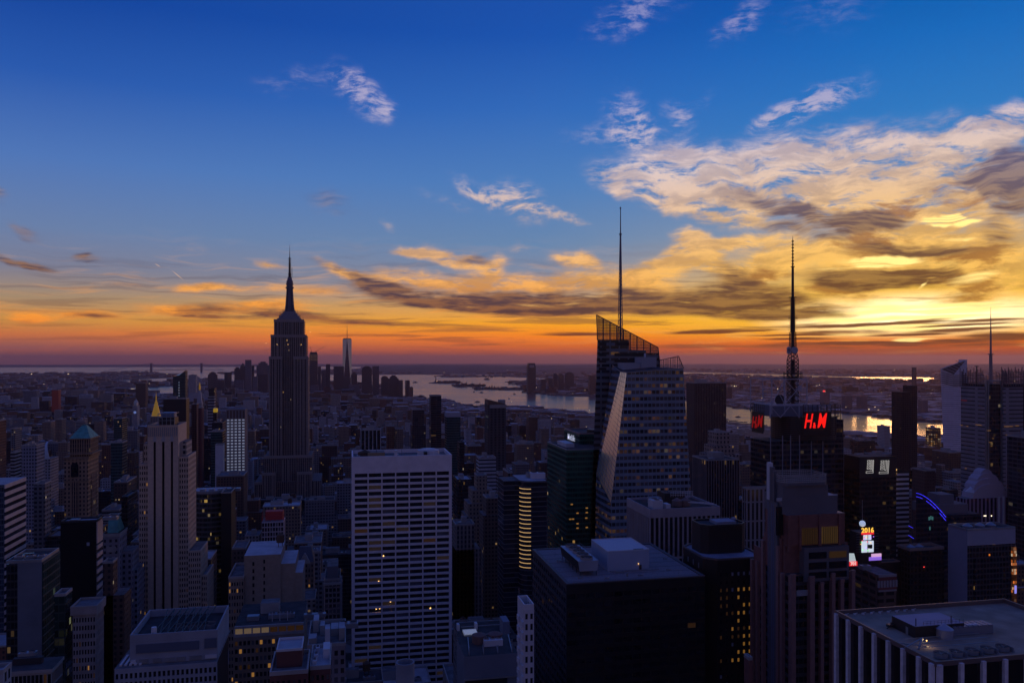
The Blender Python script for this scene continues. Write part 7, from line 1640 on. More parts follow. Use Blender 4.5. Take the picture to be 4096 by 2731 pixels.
roofkit(r, x0+2, x1-2, y0+3, y1-2, zt+.02, RNG); ac_unit(r, x1-14, x1-8, y0+12, y0+16, zt+.02, 2.5, 1)
reg(x0, x1, y0, y1, zt, None); HERO.append((3404, 3590, 2450, dep(x0, y0)))
# illuminated square: narrow screen tower and signs
t_ = 530; cx_, cy_ = at_depth(3469, t_); zq = lambda py: CAMZ-530*(py-HY)/FS; s_ = t_/FS
r = root('screen_tower', (cx_, cy_, 0), 'narrow tower stacked with glowing screens and gold numerals under a lit ball', 'building')
w = MB(); w.box(cx_-6, cx_+6, cy_, cy_+10, 0, zq(2130), 0, 1); w.build('wall', [M['blackmatt'], M['roof_dark']], r)
WS = pmat('white_screen', (.6,.65,.7), .5, emit=(.75,.85,1), es=.75); q = MB()
q.box(cx_-4.4, cx_+4.4, cy_-.5, cy_-.1, zq(2207), zq(2162)); q.box(cx_-3, cx_+.6+2, cy_-.5, cy_-.1, zq(2158), zq(2138)); q.build('white_screen', WS, r)
q = MB(); q.box(cx_-.15, cx_+.15, cy_-.7, cy_-.52, zq(2207), zq(2138)); q.cone(cx_+1.3, cy_-.6, zq(2190), zq(2176), 1.7, 1.7, 10); q.build('screen_figure', M['blackmatt'], r)
q = MB(); q.box(cx_-4.5, cx_+4.5, cy_-.6, cy_-.1, zq(2136), zq(2128)); q.build('red_band_screen', pmat('red_screen', (.7,.02,.03), .5, emit=(1,.02,.04), es=.8), r)
lettering(r, '2016', 4.6, (cx_, cy_-.4, zq(2120)), 0, pmat('gold_numerals', (.9,.6,.1), .5, emit=(1,.55,.06), es=1.2), .15, bold=.08, label='gold lit numerals reading 2016')
q = MB(); q.bar((cx_-2.2, cy_+2, zq(2128)), (cx_-2.2, cy_+2, zq(2000)), .18); q.build('pole', M['metal'], r)
me = bpy.data.meshes.new('lit_ball'); bm = bmesh.new(); bmesh.ops.create_icosphere(bm, subdivisions=2, radius=2.1); bm.to_mesh(me); bm.free()
bm_ = pmat('ball_light', (.7,.8,1), .5, emit=(.6,.75,1), es=.5); me.materials.append(bm_); o = bpy.data.objects.new('lit_ball', me); COL.objects.link(o); o.parent = r; o.location = (-2.2, 2, zq(2095)); tag(o)
rg = random.Random(9); CC = [pmat('spark_'+n_, c_, .5, emit=c_, es=1.) for n_, c_ in (('red', (1,.05,.1)), ('green', (.2,1,.2)), ('gold', (1,.6,.1)), ('violet', (.5,.2,1)))]
for k in range(16):
    q = MB(); x_ = cx_+rg.uniform(-5.2, 5.2); z_ = zq(rg.uniform(2140, 2205)); q.box(x_-.28, x_+.28, cy_-.9, cy_-.6, z_-.28, z_+.28); q.build('coloured_light', CC[k % 4], r)
q = MB()
for k in range(8): z_ = zq(2134+k*10); q.bar((cx_-8.4, cy_-.3, z_), (cx_-4.7, cy_-.3, z_), .1); q.bar((cx_+4.7, cy_-.3, z_), (cx_+8.4, cy_-.3, z_), .1)
q.build('bracket', M['metal'], r)
FOOT.append((cx_-10, cx_+10, cy_, cy_+14)); OCC.append((3440, 3500, 2140, 530))
a_ = at_depth(3411, 490); zq2 = lambda py: CAMZ-490*(py-HY)/FS
r = root('billboard', (a_[0], a_[1], 0), 'white and red lit billboard reading 701 beside the screen tower', 'billboard')
q = MB(); q.face([(a_[0]-3, a_[1], zq2(2260)), (a_[0]+2.9, a_[1], zq2(2260)), (a_[0]+.9, a_[1], zq2(2212)), (a_[0]-3.6, a_[1], zq2(2210))]); q.build('panel', pmat('white_billboard', (.7,.8,.8), .5, emit=(.6,.72,.72), es=.6), r)
q = MB(); q.box(a_[0]-2.6, a_[0]+.6, a_[1]+.1, a_[1]+1, 0, zq2(2215)); q.build('backing', M['blackmatt'], r)
q = MB(); q.box(a_[0]-2.5, a_[0]+3, a_[1]-.3, a_[1]-.05, zq2(2262), zq2(2244)); q.build('red_panel', pmat('red_billboard', (.8,.03,.03), .5, emit=(1,.03,.03), es=.7), r)
lettering(r, '701', 2.9, (a_[0]+.2, a_[1]-.5, zq2(2253)), 0, M['whiteneon'], .1, bold=.05, label='white numerals reading 701')
a_ = at_depth(3500, 500); r = root('billboard', (a_[0], a_[1], 0), 'purple and pink lit screen below the gold numerals', 'billboard')
q = MB(); q.box(a_[0]-4.5, a_[0]+4.5, a_[1], a_[1]+1, 0, zq2(2228)); q.build('panel', M['blackmatt'], r)
q = MB(); q.box(a_[0]-4.3, a_[0]+4.3, a_[1]-.3, a_[1]-.02, zq2(2256), zq2(2242)); q.build('screen', pmat('violet_screen', (.4,.2,.8), .5, emit=(.35,.18,.9), es=.7), r)
q = MB(); q.box(a_[0]-2.6, a_[0]+4.3, a_[1]-.3, a_[1]-.02, zq2(2241.5), zq2(2229)); q.build('screen', pmat('pink_screen', (.8,.5,.7), .5, emit=(.8,.45,.7), es=.8), r)
FOOT.append((a_[0]-25, a_[0]+10, a_[1]-2, a_[1]+6)); HERO.append((3388, 3520, 2265, 470)); HERO.append((3430, 3515, 2240, 520))

# ================================================================== FOREGROUND BLOCK, LOWER RIGHT
t_ = 212; cx_, cy_ = at_depth(3742, t_); zt = CAMZ-t_*(2646-HY)/FS; yb = onX(3346, cx_); x1 = cx_+62
r = root('office_tower', (cx_+30, (cy_+yb)/2, 0), 'black glass tower with white marble piers and a cluttered lit roof, bottom right corner', 'building')
w = MB(); w.box(cx_, x1, cy_, yb, 0, zt-1.2, 0, 1); w.build('wall', [pmat('black_bay_glass', (.010,.010,.014), .18), pmat('sandy_roof', (.34,.27,.21), .9, vary=.3, nscale=.15)], r)
MP = pmat('marble_pier', (.72,.70,.76), .6, vary=.14, nscale=.7)
n = 7
for k in range(n+1):
    yy_ = yb-(yb-cy_)*k/n if k else yb-.1; q = MB(); q.box(cx_-1.0, cx_-.02, yy_-1.1 if k else yy_-1.2, yy_+.0, 0, zt-.6) if k < n else q.box(cx_-1.0, cx_-.02, cy_+.15, cy_+1.4, 0, zt-.6); q.build('pier', MP, r)
step = onY(3860, cy_)-onY(3762, cy_)
q = MB(); q.box(cx_+.15, cx_+1.5, cy_-1.0, cy_-.02, 0, zt-.6); q.build('pier', MP, r)
xk = onY(3832, cy_)
while xk < x1:
    q = MB(); q.box(xk, xk+1.1, cy_-1.0, cy_-.02, 0, zt-.6); q.build('pier', MP, r); xk += step*.91
p = MB(); parapet(p, cx_-.25, x1+.3, cy_-.25, yb+.3, zt-1.18, 1.3, .45); p.build('parapet', pmat('bronze_parapet', (.17,.13,.13), .5, .3), r)
zr = zt-1.15
for k in range(9):
    yy_ = yb-1.6; q = MB(); xx = cx_+2+k*3.0; q.box(xx, xx+.5, yy_-.4, yy_+.4, zr, zr+.5); q.bar((xx+.2, yy_, zr+.5), (xx+.9, yy_-.6, zr+.9), .12); q.build('roof_anchor', M['white'], r)
A_ = at(3661, 2505, zr+3.4); L_ = at(3564, 2461, zr+3.4); B_ = at(3843, 2484, zr+3.4)
q = MB(); q.box(A_[0], B_[0], A_[1], L_[1], zr, zr+3.4, 0, 1); q.build('penthouse', [pmat('black_penthouse', (.02,.02,.026), .6), pmat('lilac_roof', (.38,.36,.46), .8, vary=.08)], r)
q = MB(); q.box(A_[0]-.06, A_[0]-.01, A_[1]+3, A_[1]+4, zr, zr+2.2); q.build('door', M['metal'], r)
q = MB()
for k in range(12): xx = A_[0]+3+k*(B_[0]-A_[0]-3)/11; q.bar((xx, A_[1]+.4, zr+3.4), (xx, A_[1]+.4, zr+4.5), .04)
for z_ in (3.95, 4.5): q.bar((A_[0]+3, A_[1]+.4, zr+z_), (B_[0], A_[1]+.4, zr+z_), .04)
q.bar((A_[0]+.6, A_[1]+.5, zr+3.4), (A_[0]+.6, A_[1]+.5, zr+5.6), .14); q.bar((B_[0]-4, A_[1]+.5, zr+3.4), (B_[0]-4, A_[1]+.5, zr+5.6), .14); q.build('railing', M['dark'], r)
c_ = at(3778, 2548, zr); q = MB(); q.cone(c_[0], c_[1], zr, zr+2.6, 2.25, 2.25, 28); q.cone(c_[0], c_[1], zr+2.6, zr+4.0, 2.4, .1, 28); q.build('water_tank', pmat('silver_tank', (.34,.36,.46), .45, .3), r)
c2 = at(3830, 2520, zr+2); q = MB()
q.box(c_[0]+3.2, c_[0]+17, c_[1]+.5, c_[1]+4.2, zr, zr+2.2)
for k in range(8): q.box(c_[0]+3.4+k*1.7, c_[0]+4.7+k*1.7, c_[1]+.3, c_[1]+4.4, zr+2.22, zr+2.6)
q.build('air_handler', pmat('blue_grey_duct', (.22,.25,.33), .5, .3), r)
for k in range(4):
    q = MB(); q.box(c_[0]+8.6+k*.95, c_[0]+9.3+k*.95, c_[1]+.9, c_[1]+2.0, zr+2.62, zr+2.72); q.build('vent_cap', M['white'], r)
for k in range(5):
    f_ = at(3762+k*62, 2618-k*7, zr+.8); q = MB(); q.cone(f_[0], f_[1], zr+.2, zr+1.5, 1.75, 1.75, 20, cap=False); q.cone(f_[0], f_[1], zr+.9, zr+.94, 1.7, 1.7, 20, 1)
    for a in range(6): q.bar((f_[0], f_[1], zr+1.3), (f_[0]+1.7*cos(a*pi/3), f_[1]+1.7*sin(a*pi/3), zr+1.3), .06)
    q.build('fan', [M['metal'], M['blackmatt']], r)
    q = MB(); q.loft([(f_[0]+1.8, f_[1]-1.6, zr), (f_[0]+2.5, f_[1]-1.6, zr), (f_[0]+2.5, f_[1]+1.6, zr), (f_[0]+1.8, f_[1]+1.6, zr)], [(f_[0]+2.1, f_[1]-1.6, zr+1.3), (f_[0]+2.2, f_[1]-1.6, zr+1.3), (f_[0]+2.2, f_[1]+1.6, zr+1.3), (f_[0]+2.1, f_[1]+1.6, zr+1.3)]); q.build('fan_hood', M['metal'], r)
g0 = at(3662, 2596, zr); q = MB()
for s_ in (0, 3.5, 7): q.bar((g0[0]+s_*.2, g0[1]-1+s_, zr+.8), (g0[0]+26, g0[1]-1+s_, zr+.8), .12)
q.bar((g0[0]-3.5, g0[1]+4, zr+.9), (g0[0]+3, g0[1]-1, zr+.9), .16); q.bar((g0[0]-3.8, g0[1]-.5, zr+.9), (g0[0]+3.5, g0[1]+1.6, zr+2.4), .2); q.bar((g0[0]+1, g0[1], zr), (g0[0]+3, g0[1]+1, zr+2.6), .35); q.build('roof_davit', M['metal'], r)
m_ = at(3561, 2512, zr); q = MB(); q.box(m_[0]-.9, m_[0]+1, m_[1]-.7, m_[1]+.7, zr+.5, zr+1.3); q.bar((m_[0]-1.2, m_[1], zr), (m_[0]+.5, m_[1], zr+1), .15); q.cone(m_[0]+.4, m_[1], zr+1.3, zr+1.9, .4, .2, 8); q.build('roof_winch', M['dark'], r)
l_ = at(3705, 2560, zr+1.6); q = MB(); q.box(l_[0]-.12, l_[0]+.12, l_[1]-.2, l_[1], zr+1.5, zr+1.75); q.build('roof_lamp', M['lamp'], r)
pl_ = bpy.data.lights.new('roof_lamp_light', 'POINT'); pl_.energy = 60; pl_.color = (1, .7, .35); pl_.shadow_soft_size = .2; o = bpy.data.objects.new('roof_lamp_light', pl_); COL.objects.link(o); o.parent = r; o.location = Vector((l_[0], l_[1]-.6, zr+1.7))-r.location
reg(cx_-1, x1, cy_-1, yb, zt, None); HERO.append((3335, 4200, 2740, 205))
# ================================================================== FAR SKYLINE
def far(name, label, pl, pr, py, t_, style, D=30, shape=None, cat='building', group=None, extra=None):
    pc = (pl+pr)/2; x_, y_ = at_depth(pc, t_); w_ = (pr-pl)*t_/FS*.93; z0_ = gz(x_, y_)-3; zt_ = CAMZ-t_*(py-HY)/FS
    mb = MB(); m_ = [FA[style] if isinstance(style, str) else style, M['roof_dark']]
    a, b, c, d = x_-w_/2, x_+w_/2, y_, y_+D
    if shape == 'dome':
        mb.box(a, b, c, d, z0_, zt_-.45*w_, 0, 1); mb.cone(x_, y_+D/2, zt_-.45*w_, zt_-.15*w_, w_*.4, w_*.3, 10); mb.cone(x_, y_+D/2, zt_-.15*w_, zt_+.2*w_, w_*.3, .5, 10)
    elif shape == 'round':
        mb.box(a, b, c, d, z0_, zt_-.35*w_, 0, 1)
        for i in range(5): f = i/5; mb.box(x_-w_*.48*cos(f*1.4), x_+w_*.48*cos(f*1.4), c+i, d-i, zt_-.35*w_*(1-f), zt_-.35*w_*(1-f)+.35*w_/5, 0, 1)
    elif shape == 'taper':
        mb.loft([(a,c,z0_),(b,c,z0_),(b,d,z0_),(a,d,z0_)], [(a,c,zt_-30),(b,c,zt_-30),(b,d,zt_-30),(a,d,zt_-30)], cap=False)
        e = w_*.1; mb.loft([(a,c,zt_-30),(b,c,zt_-30),(b,d,zt_-30),(a,d,zt_-30)], [(a+e,c+e,zt_),(b-e,c+e,zt_),(b-e,d-e,zt_),(a+e,d-e,zt_)])
    elif shape == 'step':
        mb.box(a, b, c, d, z0_, zt_-w_*.3, 0, 1); mb.box(a+w_*.15, b-w_*.15, c+3, d-3, zt_-w_*.3, zt_-w_*.12, 0, 1); mb.box(a+w_*.3, b-w_*.3, c+6, d-6, zt_-w_*.12, zt_, 0, 1)
    else: mb.box(a, b, c, d, z0_, zt_, 0, 1)
    FOOT.append((a, b, c, d)); OCC.append((pl, pr, py, t_))
    if extra is None:
        o = mb.build(name, m_); return tag(o, label, cat, group), (x_, y_, zt_, w_)
    r_ = root(name, (x_, y_, z0_), label, cat, group); mb.build('wall', m_, r_); return r_, (x_, y_, zt_, w_)
hzs = fac('hazy_grey_facade', (.16,.15,.18), (.04,.04,.05), 4, 4, .5, .5, .02); hzd = fac('hazy_dark_facade', (.07,.065,.08), (.03,.03,.04), 4, 4, .5, .5, .03); hzb = fac('hazy_red_facade', (.16,.07,.06), (.03,.03,.04), 4, 4, .5, .5, .02)
LST = [
 ('blocky dark office tower left of the domed downtown tower', 937,961,1468,6100,hzd,'step'),('downtown tower with a rounded dome and finial', 960,981,1455,6000,hzd,'dome'),
 ('tallest slab of the downtown cluster left of the spired tower', 980,1005,1439,5900,hzs,None),('dark shoulder slab beside the tallest downtown slab', 1003,1016,1461,6000,hzd,None),
 ('broad flat topped slab touching the spired tower on its left', 1025,1078,1446,5900,hzs,'step'),('low dark slab left of the blocky downtown tower', 897,925,1489,5900,hzd,None),
 ('stepped dark tower at the left end of the downtown cluster', 831,868,1487,5700,hzd,'step'),('low wide slab below the domed downtown tower', 940,975,1520,5400,hzs,None),
 ('plain pale slab in the haze left of the broad flat topped slab', 1010,1030,1505,5300,hzs,None),('dark slab low behind the left shoulder of the spired tower', 1030,1072,1496,5400,hzd,None),
 ('mid grey slab low in the left downtown cluster', 868,897,1521,5300,hzd,None),
 ('dark slab just right of the unfinished tower', 1271,1284,1466,5600,hzd,None),('low grey slab between the unfinished tower and the glass obelisk', 1285,1304,1481,5700,hzs,None),
 ('slim dark slab left of the glass obelisk', 1303,1321,1456,5600,hzd,None),('broad dark block touching the glass obelisk on its left', 1333,1377,1465,5600,hzd,None),
 ('low dark block touching the glass obelisk on its right', 1404,1429,1489,5500,hzd,'step'),('dark tower with a rounded stepped top right of the glass obelisk', 1446,1489,1464,5500,hzd,'round'),
 ('flat topped slab beside the rounded stepped tower', 1489,1517,1464,5550,hzs,None),('low dark block with chamfered top before the harbour', 1524,1554,1503,5500,hzd,'round'),
 ('wide block before the harbour left of the small red block', 1552,1596,1501,5400,hzd,'step'),('low shoulder block right of the wide harbour block', 1595,1612,1520,5350,hzd,None),
 ('slender dark apartment tower at the harbour edge', 1621,1640,1521,5300,hzd,None),('small red brick block at the harbour edge', 1640,1653,1546,5250,hzb,'step'),
 ('low dark block under the glass obelisk', 1376,1404,1510,5300,hzd,None),('low pale block between the obelisk and the rounded tower', 1395,1440,1540,4900,hzs,None),
 ('pale low block under the unfinished tower', 1240,1275,1540,4900,hzs,None),('reddish low block before the broad dark block', 1290,1330,1545,4700,hzb,'step'),
]
for L in LST: far('office_tower', L[0], L[1], L[2], L[3], L[4], L[5], shape=L[6], group='downtown towers in the haze')
# unfinished tower with cranes
r, (x_, y_, zt_, w_) = far('unfinished_tower', 'unfinished downtown tower with lit open floors and two cranes on top', 1237, 1271, 1416, 5600, hzd, extra=1)
q = MB()
for j in range(5): 
    for i in range(6): q.box(x_-w_*.45+i*w_*.17, x_-w_*.45+i*w_*.17+4, y_-1, y_-.3, zt_-6-j*9, zt_-3-j*9)
q.build('lit_floor', pmat('site_lights', (.6,.4,.2), .5, emit=(1,.55,.2), es=.12), r)
for dx, hx in ((-w_*.25, -8), (w_*.3, 55)):
    q = MB(); q.bar((x_+dx, y_+5, zt_), (x_+dx, y_+5, zt_+22), 1.3); q.bar((x_+dx, y_+5, zt_+18), (x_+dx+hx, y_+5, zt_+52), 1.1); q.bar((x_+dx, y_+5, zt_+18), (x_+dx-8, y_+5, zt_+18), 1.5); q.build('crane', M['dark'], r)
q = MB(); q.box(x_-w_*.44, x_+w_*.44, y_+2, y_+28, zt_, zt_+14); q.build('concrete_core', hzd, r)
# glass obelisk
t_ = 5800; x_, y_ = at_depth(1388.5, t_); w_ = 36*t_/FS; z0_ = gz(x_, y_); zT = CAMZ-t_*(1355-HY)/FS
r = root('office_tower', (x_, y_+w_/2, z0_), 'pale glass obelisk tower with a mast, far downtown right of the tall spired tower', 'building')
h = w_/2*.98; lo = [(x_-h,y_,z0_),(x_+h,y_,z0_),(x_+h,y_+2*h,z0_),(x_-h,y_+2*h,z0_)]; hi = [(x_,y_-.0,zT),(x_+h,y_+h,zT),(x_,y_+2*h,zT),(x_-h,y_+h,zT)]
GP = pmat('pale_obelisk_glass', (.55,.60,.70), .22, .75); GD = pmat('shaded_obelisk_glass', (.10,.09,.13), .3, .4)  # one glass in light and dark copies, facet shading put into the colour
q = MB(); q2 = MB()
for i in range(4):
    j = (i+1) % 4
    (q2 if i == 0 else q).face([lo[i], lo[j], hi[i]], 0); q.face([lo[j], hi[j], hi[i]], 0)
q.face(hi, 0); q.build('wall', GP, r); q2.build('shaded_facet', GD, r)
# front facet pair seen from the north
q = MB(); q.cone(x_, y_+h, zT+.5, zT+5, w_*.42, w_*.42, 16); q.build('crown_ring', M['dark'], r)
q = MB(); q.cone(x_, y_+h, zT+5, zT+62, 2.4, 1.6, 8); q.cone(x_, y_+h, zT+62, CAMZ-t_*(1288-HY)/FS, 1.4, .4, 6); q.build('mast', M['dark'], r)
OCC.append((1371, 1406, 1400, t_)); FOOT.append((x_-h, x_+h, y_, y_+2*h))
# towers across the river
r_, e = far('office_tower', 'tall solitary tapered tower on the far shore of the bay', 2110, 2145, 1452, 6100, hzd, D=45, shape='taper', extra=1)
q = MB(); q.box(e[0]-e[3]*.3, e[0]+e[3]*.3, e[1]-1, e[1]-.2, e[2]-34, e[2]-14); q.build('sky_window', pmat('pale_sky_panel', (.35,.3,.3), .5), r_)
for L in [('short block right of the tall solitary shore tower',2164,2184,1516,6300,hzd,None),('second short block on the far shore',2194,2212,1514,6300,hzd,None),('left twin of two far shore slabs',2213,2232,1493,6350,hzd,'step'),('right twin of two far shore slabs',2235,2256,1494,6350,hzd,'step'),('widest far shore block with a chamfered top',2261,2298,1488,6300,hzd,'round'),('far shore tower cut off by the faceted glass tower',2357,2385,1502,5700,hzd,None),('long low white terminal at the far waterline',2238,2335,1569,5700,hzs,'step'),('brown low block behind the white terminal',2180,2236,1548,5900,hzb,'step'),
          ('pale hazy block on the far bank above the big dark slab',2764,2792,1502,8000,hzs,None),('slim block on the far bank right of the big dark slab',2908,2930,1548,5000,hzd,None),
          ('lone slab with a red lamp on the far bank',3290,3322,1568,4300,hzs,None),('left block of the pale pair on the far bank',3378,3412,1583,4000,hzs,None),('right block of the pale pair on the far bank',3438,3472,1585,4000,hzs,None),('pale striped block on the far bank beside the joined dark pair',3688,3714,1601,3700,hzs,None)]:
    far('apartment_tower', L[0], L[1], L[2], L[3], L[4], L[5], shape=L[6])
# suspension bridge
def gpt(px, py):
    k_ = (py-HY)/FS; a = 1/(2*RE); u = (px-CX)/FS; s2 = 1+u*u       # CAMZ - t k = -(t^2 s2) a
    disc = k_*k_-4*a*s2*CAMZ; t_ = (k_-sqrt(max(disc, 0)))/(2*a*s2); return (*at_depth(px, t_), t_)
tA, tB = 15500, 16300; PA, PB = at_depth(605, tA), at_depth(806, tB); gA, gB = gz(*PA), gz(*PB)
r = root('suspension_bridge', ((PA[0]+PB[0])/2, (PA[1]+PB[1])/2, gA), 'distant two towered suspension bridge at the mouth of the bay', 'bridge')
BM = pmat('bridge_steel', (.08,.08,.11), .8); A_, B_ = Vector((*PA, 0)), Vector((*PB, 0)); dv = (B_-A_).normalized(); nv = Vector((-dv.y, dv.x, 0))
zA, zB = CAMZ-tA*(1452-HY)/FS, CAMZ-tB*(1452-HY)/FS; zd = CAMZ-tA*(1480.5-HY)/FS
for P_, zT in ((A_, zA), (B_, zB)):
    q = MB()
    for s_ in (-1, 1): c = P_+nv*16*s_; q.box(c.x-13, c.x+13, c.y-8, c.y+8, gA-2, zT)
    q.box(P_.x-20, P_.x+20, P_.y-6, P_.y+6, zT-16, zT-3); q.box(P_.x-20, P_.x+20, P_.y-6, P_.y+6, zT-60, zT-50); q.build('tower', BM, r)
q = MB(); E0, E1 = A_-dv*900, B_+dv*500; q.bar((E0.x,E0.y,zd-22), (A_.x,A_.y,zd), 6); q.bar((A_.x,A_.y,zd), (B_.x,B_.y,zd+2), 6); q.bar((B_.x,B_.y,zd+2), (E1.x,E1.y,zd-20), 6); q.build('deck', BM, r)
q = MB(); n = 16; pv_ = None
for k in range(n+1):
    f = k/n; P_ = A_.lerp(B_, f); z_ = (zA*(1-f)+zB*f)-(1-(2*f-1)**2)*(zA-zd-10); c = (P_.x, P_.y, z_)
    if pv_: q.bar(pv_, c, 3)
    pv_ = c
q.bar((A_.x,A_.y,zA), (E0.x,E0.y,zd-15), 3); q.bar((B_.x,B_.y,zB), (E1.x,E1.y,zd-15), 3); q.build('cable', BM, r)
# statue on its island
x_, y_, t_ = gpt(1743, 1530); s_ = t_/FS; zb = gz(x_, y_)+3; r = root('statue', (x_, y_, zb), 'tiny robed statue on a pedestal on its island in the bay', 'statue')
q = MB(); q.cone(x_, y_, zb, zb+6*s_, 5*s_, 4*s_, 8); q.cone(x_, y_, zb+6*s_, zb+13*s_, 2.4*s_, 1.8*s_, 4); q.build('pedestal', hzd, r)
q = MB(); q.cone(x_, y_, zb+13*s_, zb+20*s_, 1.7*s_, .9*s_, 8); q.cone(x_, y_, zb+20*s_, zb+22*s_, .6*s_, .4*s_, 8); q.bar((x_-.8*s_, y_, zb+19*s_), (x_-1.4*s_, y_, zb+24.5*s_), .4*s_); q.build('figure', pmat('statue_copper', (.10,.14,.13), .8), r)
# island woods and buildings
LF = pmat('winter_trees', (.045,.04,.035), .95, vary=.4, nscale=.02); q = MB(); rg = random.Random(21)
for (pa, pb, ya, yb_, n, hh) in ((1755,1838,1528.5,1533,70,16),(1812,1938,1541,1547,60,14),(1890,2105,1551,1559,90,10),(1740,2105,1501,1509,60,12),(2030,2105,1524,1540,50,9),(1640,1700,1586,1591,20,10)):
    for k in range(n):
        x_, y_, t_ = gpt(rg.uniform(pa, pb), rg.uniform(ya, yb_)); h_ = hh*rg.uniform(.5, 1.4); q.cone(x_, y_, gz(x_, y_)+1, gz(x_, y_)+h_*.6, h_*1.1, h_*1.3, 6, cap=False, ph=rg.random()); q.cone(x_, y_, gz(x_, y_)+h_*.6, gz(x_, y_)+h_, h_*1.3, h_*.5, 6, ph=rg.random())
q.build('island_woodland', LF, kind='stuff')
for (pl, pr, py, pb, lb) in ((1845,1868,1530,1545,'turreted hall on the low island in the bay'),(1955,1982,1547,1556,'old rail terminal with a clock gable on the shore spit'),(1884,1925,1534,1545,'long low hospital building on the low island')):
    x_, y_, t_ = gpt((pl+pr)/2, pb); r_, e = far('island_hall', lb, pl, pr, py+3, t_, hzd, D=40, cat='building', extra=1)
    q = MB()
    for s2 in (-.4, .4): q.cone(e[0]+s2*e[3], e[1]+5, e[2], e[2]+18, 7, .5, 6)
    q.build('turret', hzd, r_)
    if 'clock' in lb: q = MB(); q.cone(e[0], e[1]+10, e[2], e[2]+30, 8, .5, 6); q.build('gable', hzd, r_)
# boats
BH, BC = pmat('boat_hull', (.05,.05,.06), .6), pmat('boat_cabin', (.25,.24,.26), .6); WK = pmat('wake_foam', (.25,.25,.28), .6)
proto = None
BO = [(1660,1530,'lone boat right of the slender harbour edge tower',1),(1844,1549,'boat just off the low island',.8),(1895,1567,'left boat of two passing below the rail terminal',.8),(1926,1570,'right boat of two passing below the rail terminal',.8),(1910,1607,'biggest ferry near the city shore of the bay',1),(2057,1576,'small boat left of the tall solitary shore tower',.7),(2036,1594,'ferry below the tall solitary shore tower',.9),(1948,1518,'flat barge beyond the islands',1.6),(2952,1667,'ferry on the river left of the red lettered tower',1.),(3409,1663,'small boat on the river right of the red lettered tower',.6)]
for k, (px, py, lb, sc_) in enumerate(BO):
    x_, y_, t_ = gpt(px, py); z_ = gz(x_, y_)-1
    if proto is None:
        proto = root('boat', (x_, y_, z_), lb, 'boat', 'boats on the bay and river'); L_ = 24
        q = MB(); q.loft([(x_-L_,y_-4,z_),(x_+L_*.8,y_-4,z_),(x_+L_,y_,z_),(x_+L_*.8,y_+4,z_),(x_-L_,y_+4,z_)], [(x_-L_-1,y_-6,z_+4),(x_+L_*.9,y_-6,z_+4),(x_+L_*1.25,y_,z_+4.6),(x_+L_*.9,y_+6,z_+4),(x_-L_-1,y_+6,z_+4)]); q.build('hull', BH, proto)
        q = MB(); q.box(x_-L_*.7, x_+L_*.6, y_-4.5, y_+4.5, z_+4.7, z_+9); q.box(x_-L_*.1, x_+L_*.4, y_-3, y_+3, z_+9, z_+12); q.build('cabin', BC, proto); o = proto; chs = [c for c in COL.objects if c.parent == proto]
    else:
        o = proto.copy(); COL.objects.link(o)
        for c in chs: c2 = c.copy(); COL.objects.link(c2); c2.parent = o
        o['label'] = lb
    o.location = (x_, y_, z_); o.rotation_euler = (0, 0, .3+k*.7); f = sc_*t_/7500; o.scale = (f, f, f)

# ================================================================== STREET LEVEL: ROADS, PARK, CARS
AS = pmat('asphalt', (.045,.045,.05), .85, vary=.25, nscale=.3); PV = pmat('pavement', (.12,.115,.12), .9, vary=.2, nscale=.5); LP = pmat('lane_paint', (.6,.6,.55), .7)
AVE = [-1150,-930,-715,-575,-440,-300,-158,165,430,700,975,1250,1525]
q = MB(); pv_ = MB(); lp = MB()
for ax in AVE:
    q.box(ax-9, ax+9, 250, 3400, -2, .32)
    for s_ in (-1, 1): pv_.box(ax+s_*11.25-2.25, ax+s_*11.25+2.25, 250, 3400, -2, .46)
    if ax in (-158, 165, 430):
        for k in range(120): lp.box(ax-3.1, ax-2.9, 260+k*9, 263+k*9, .3, .324); lp.box(ax+2.9, ax+3.1, 260+k*9, 263+k*9, .3, .324)
q.build('road', AS, kind='structure'); pv_.build('pavement', PV, kind='structure'); lp.build('lane_markings', LP, kind='structure')
q = MB(); n = 0
for s_ in range(8, 50):
    y_ = (49.5-s_)*80.5
    if y_ < 200: continue
    q.box(-1200, 1600, y_-5, y_+5, -2, .305)
q.build('side_streets', AS, kind='structure')
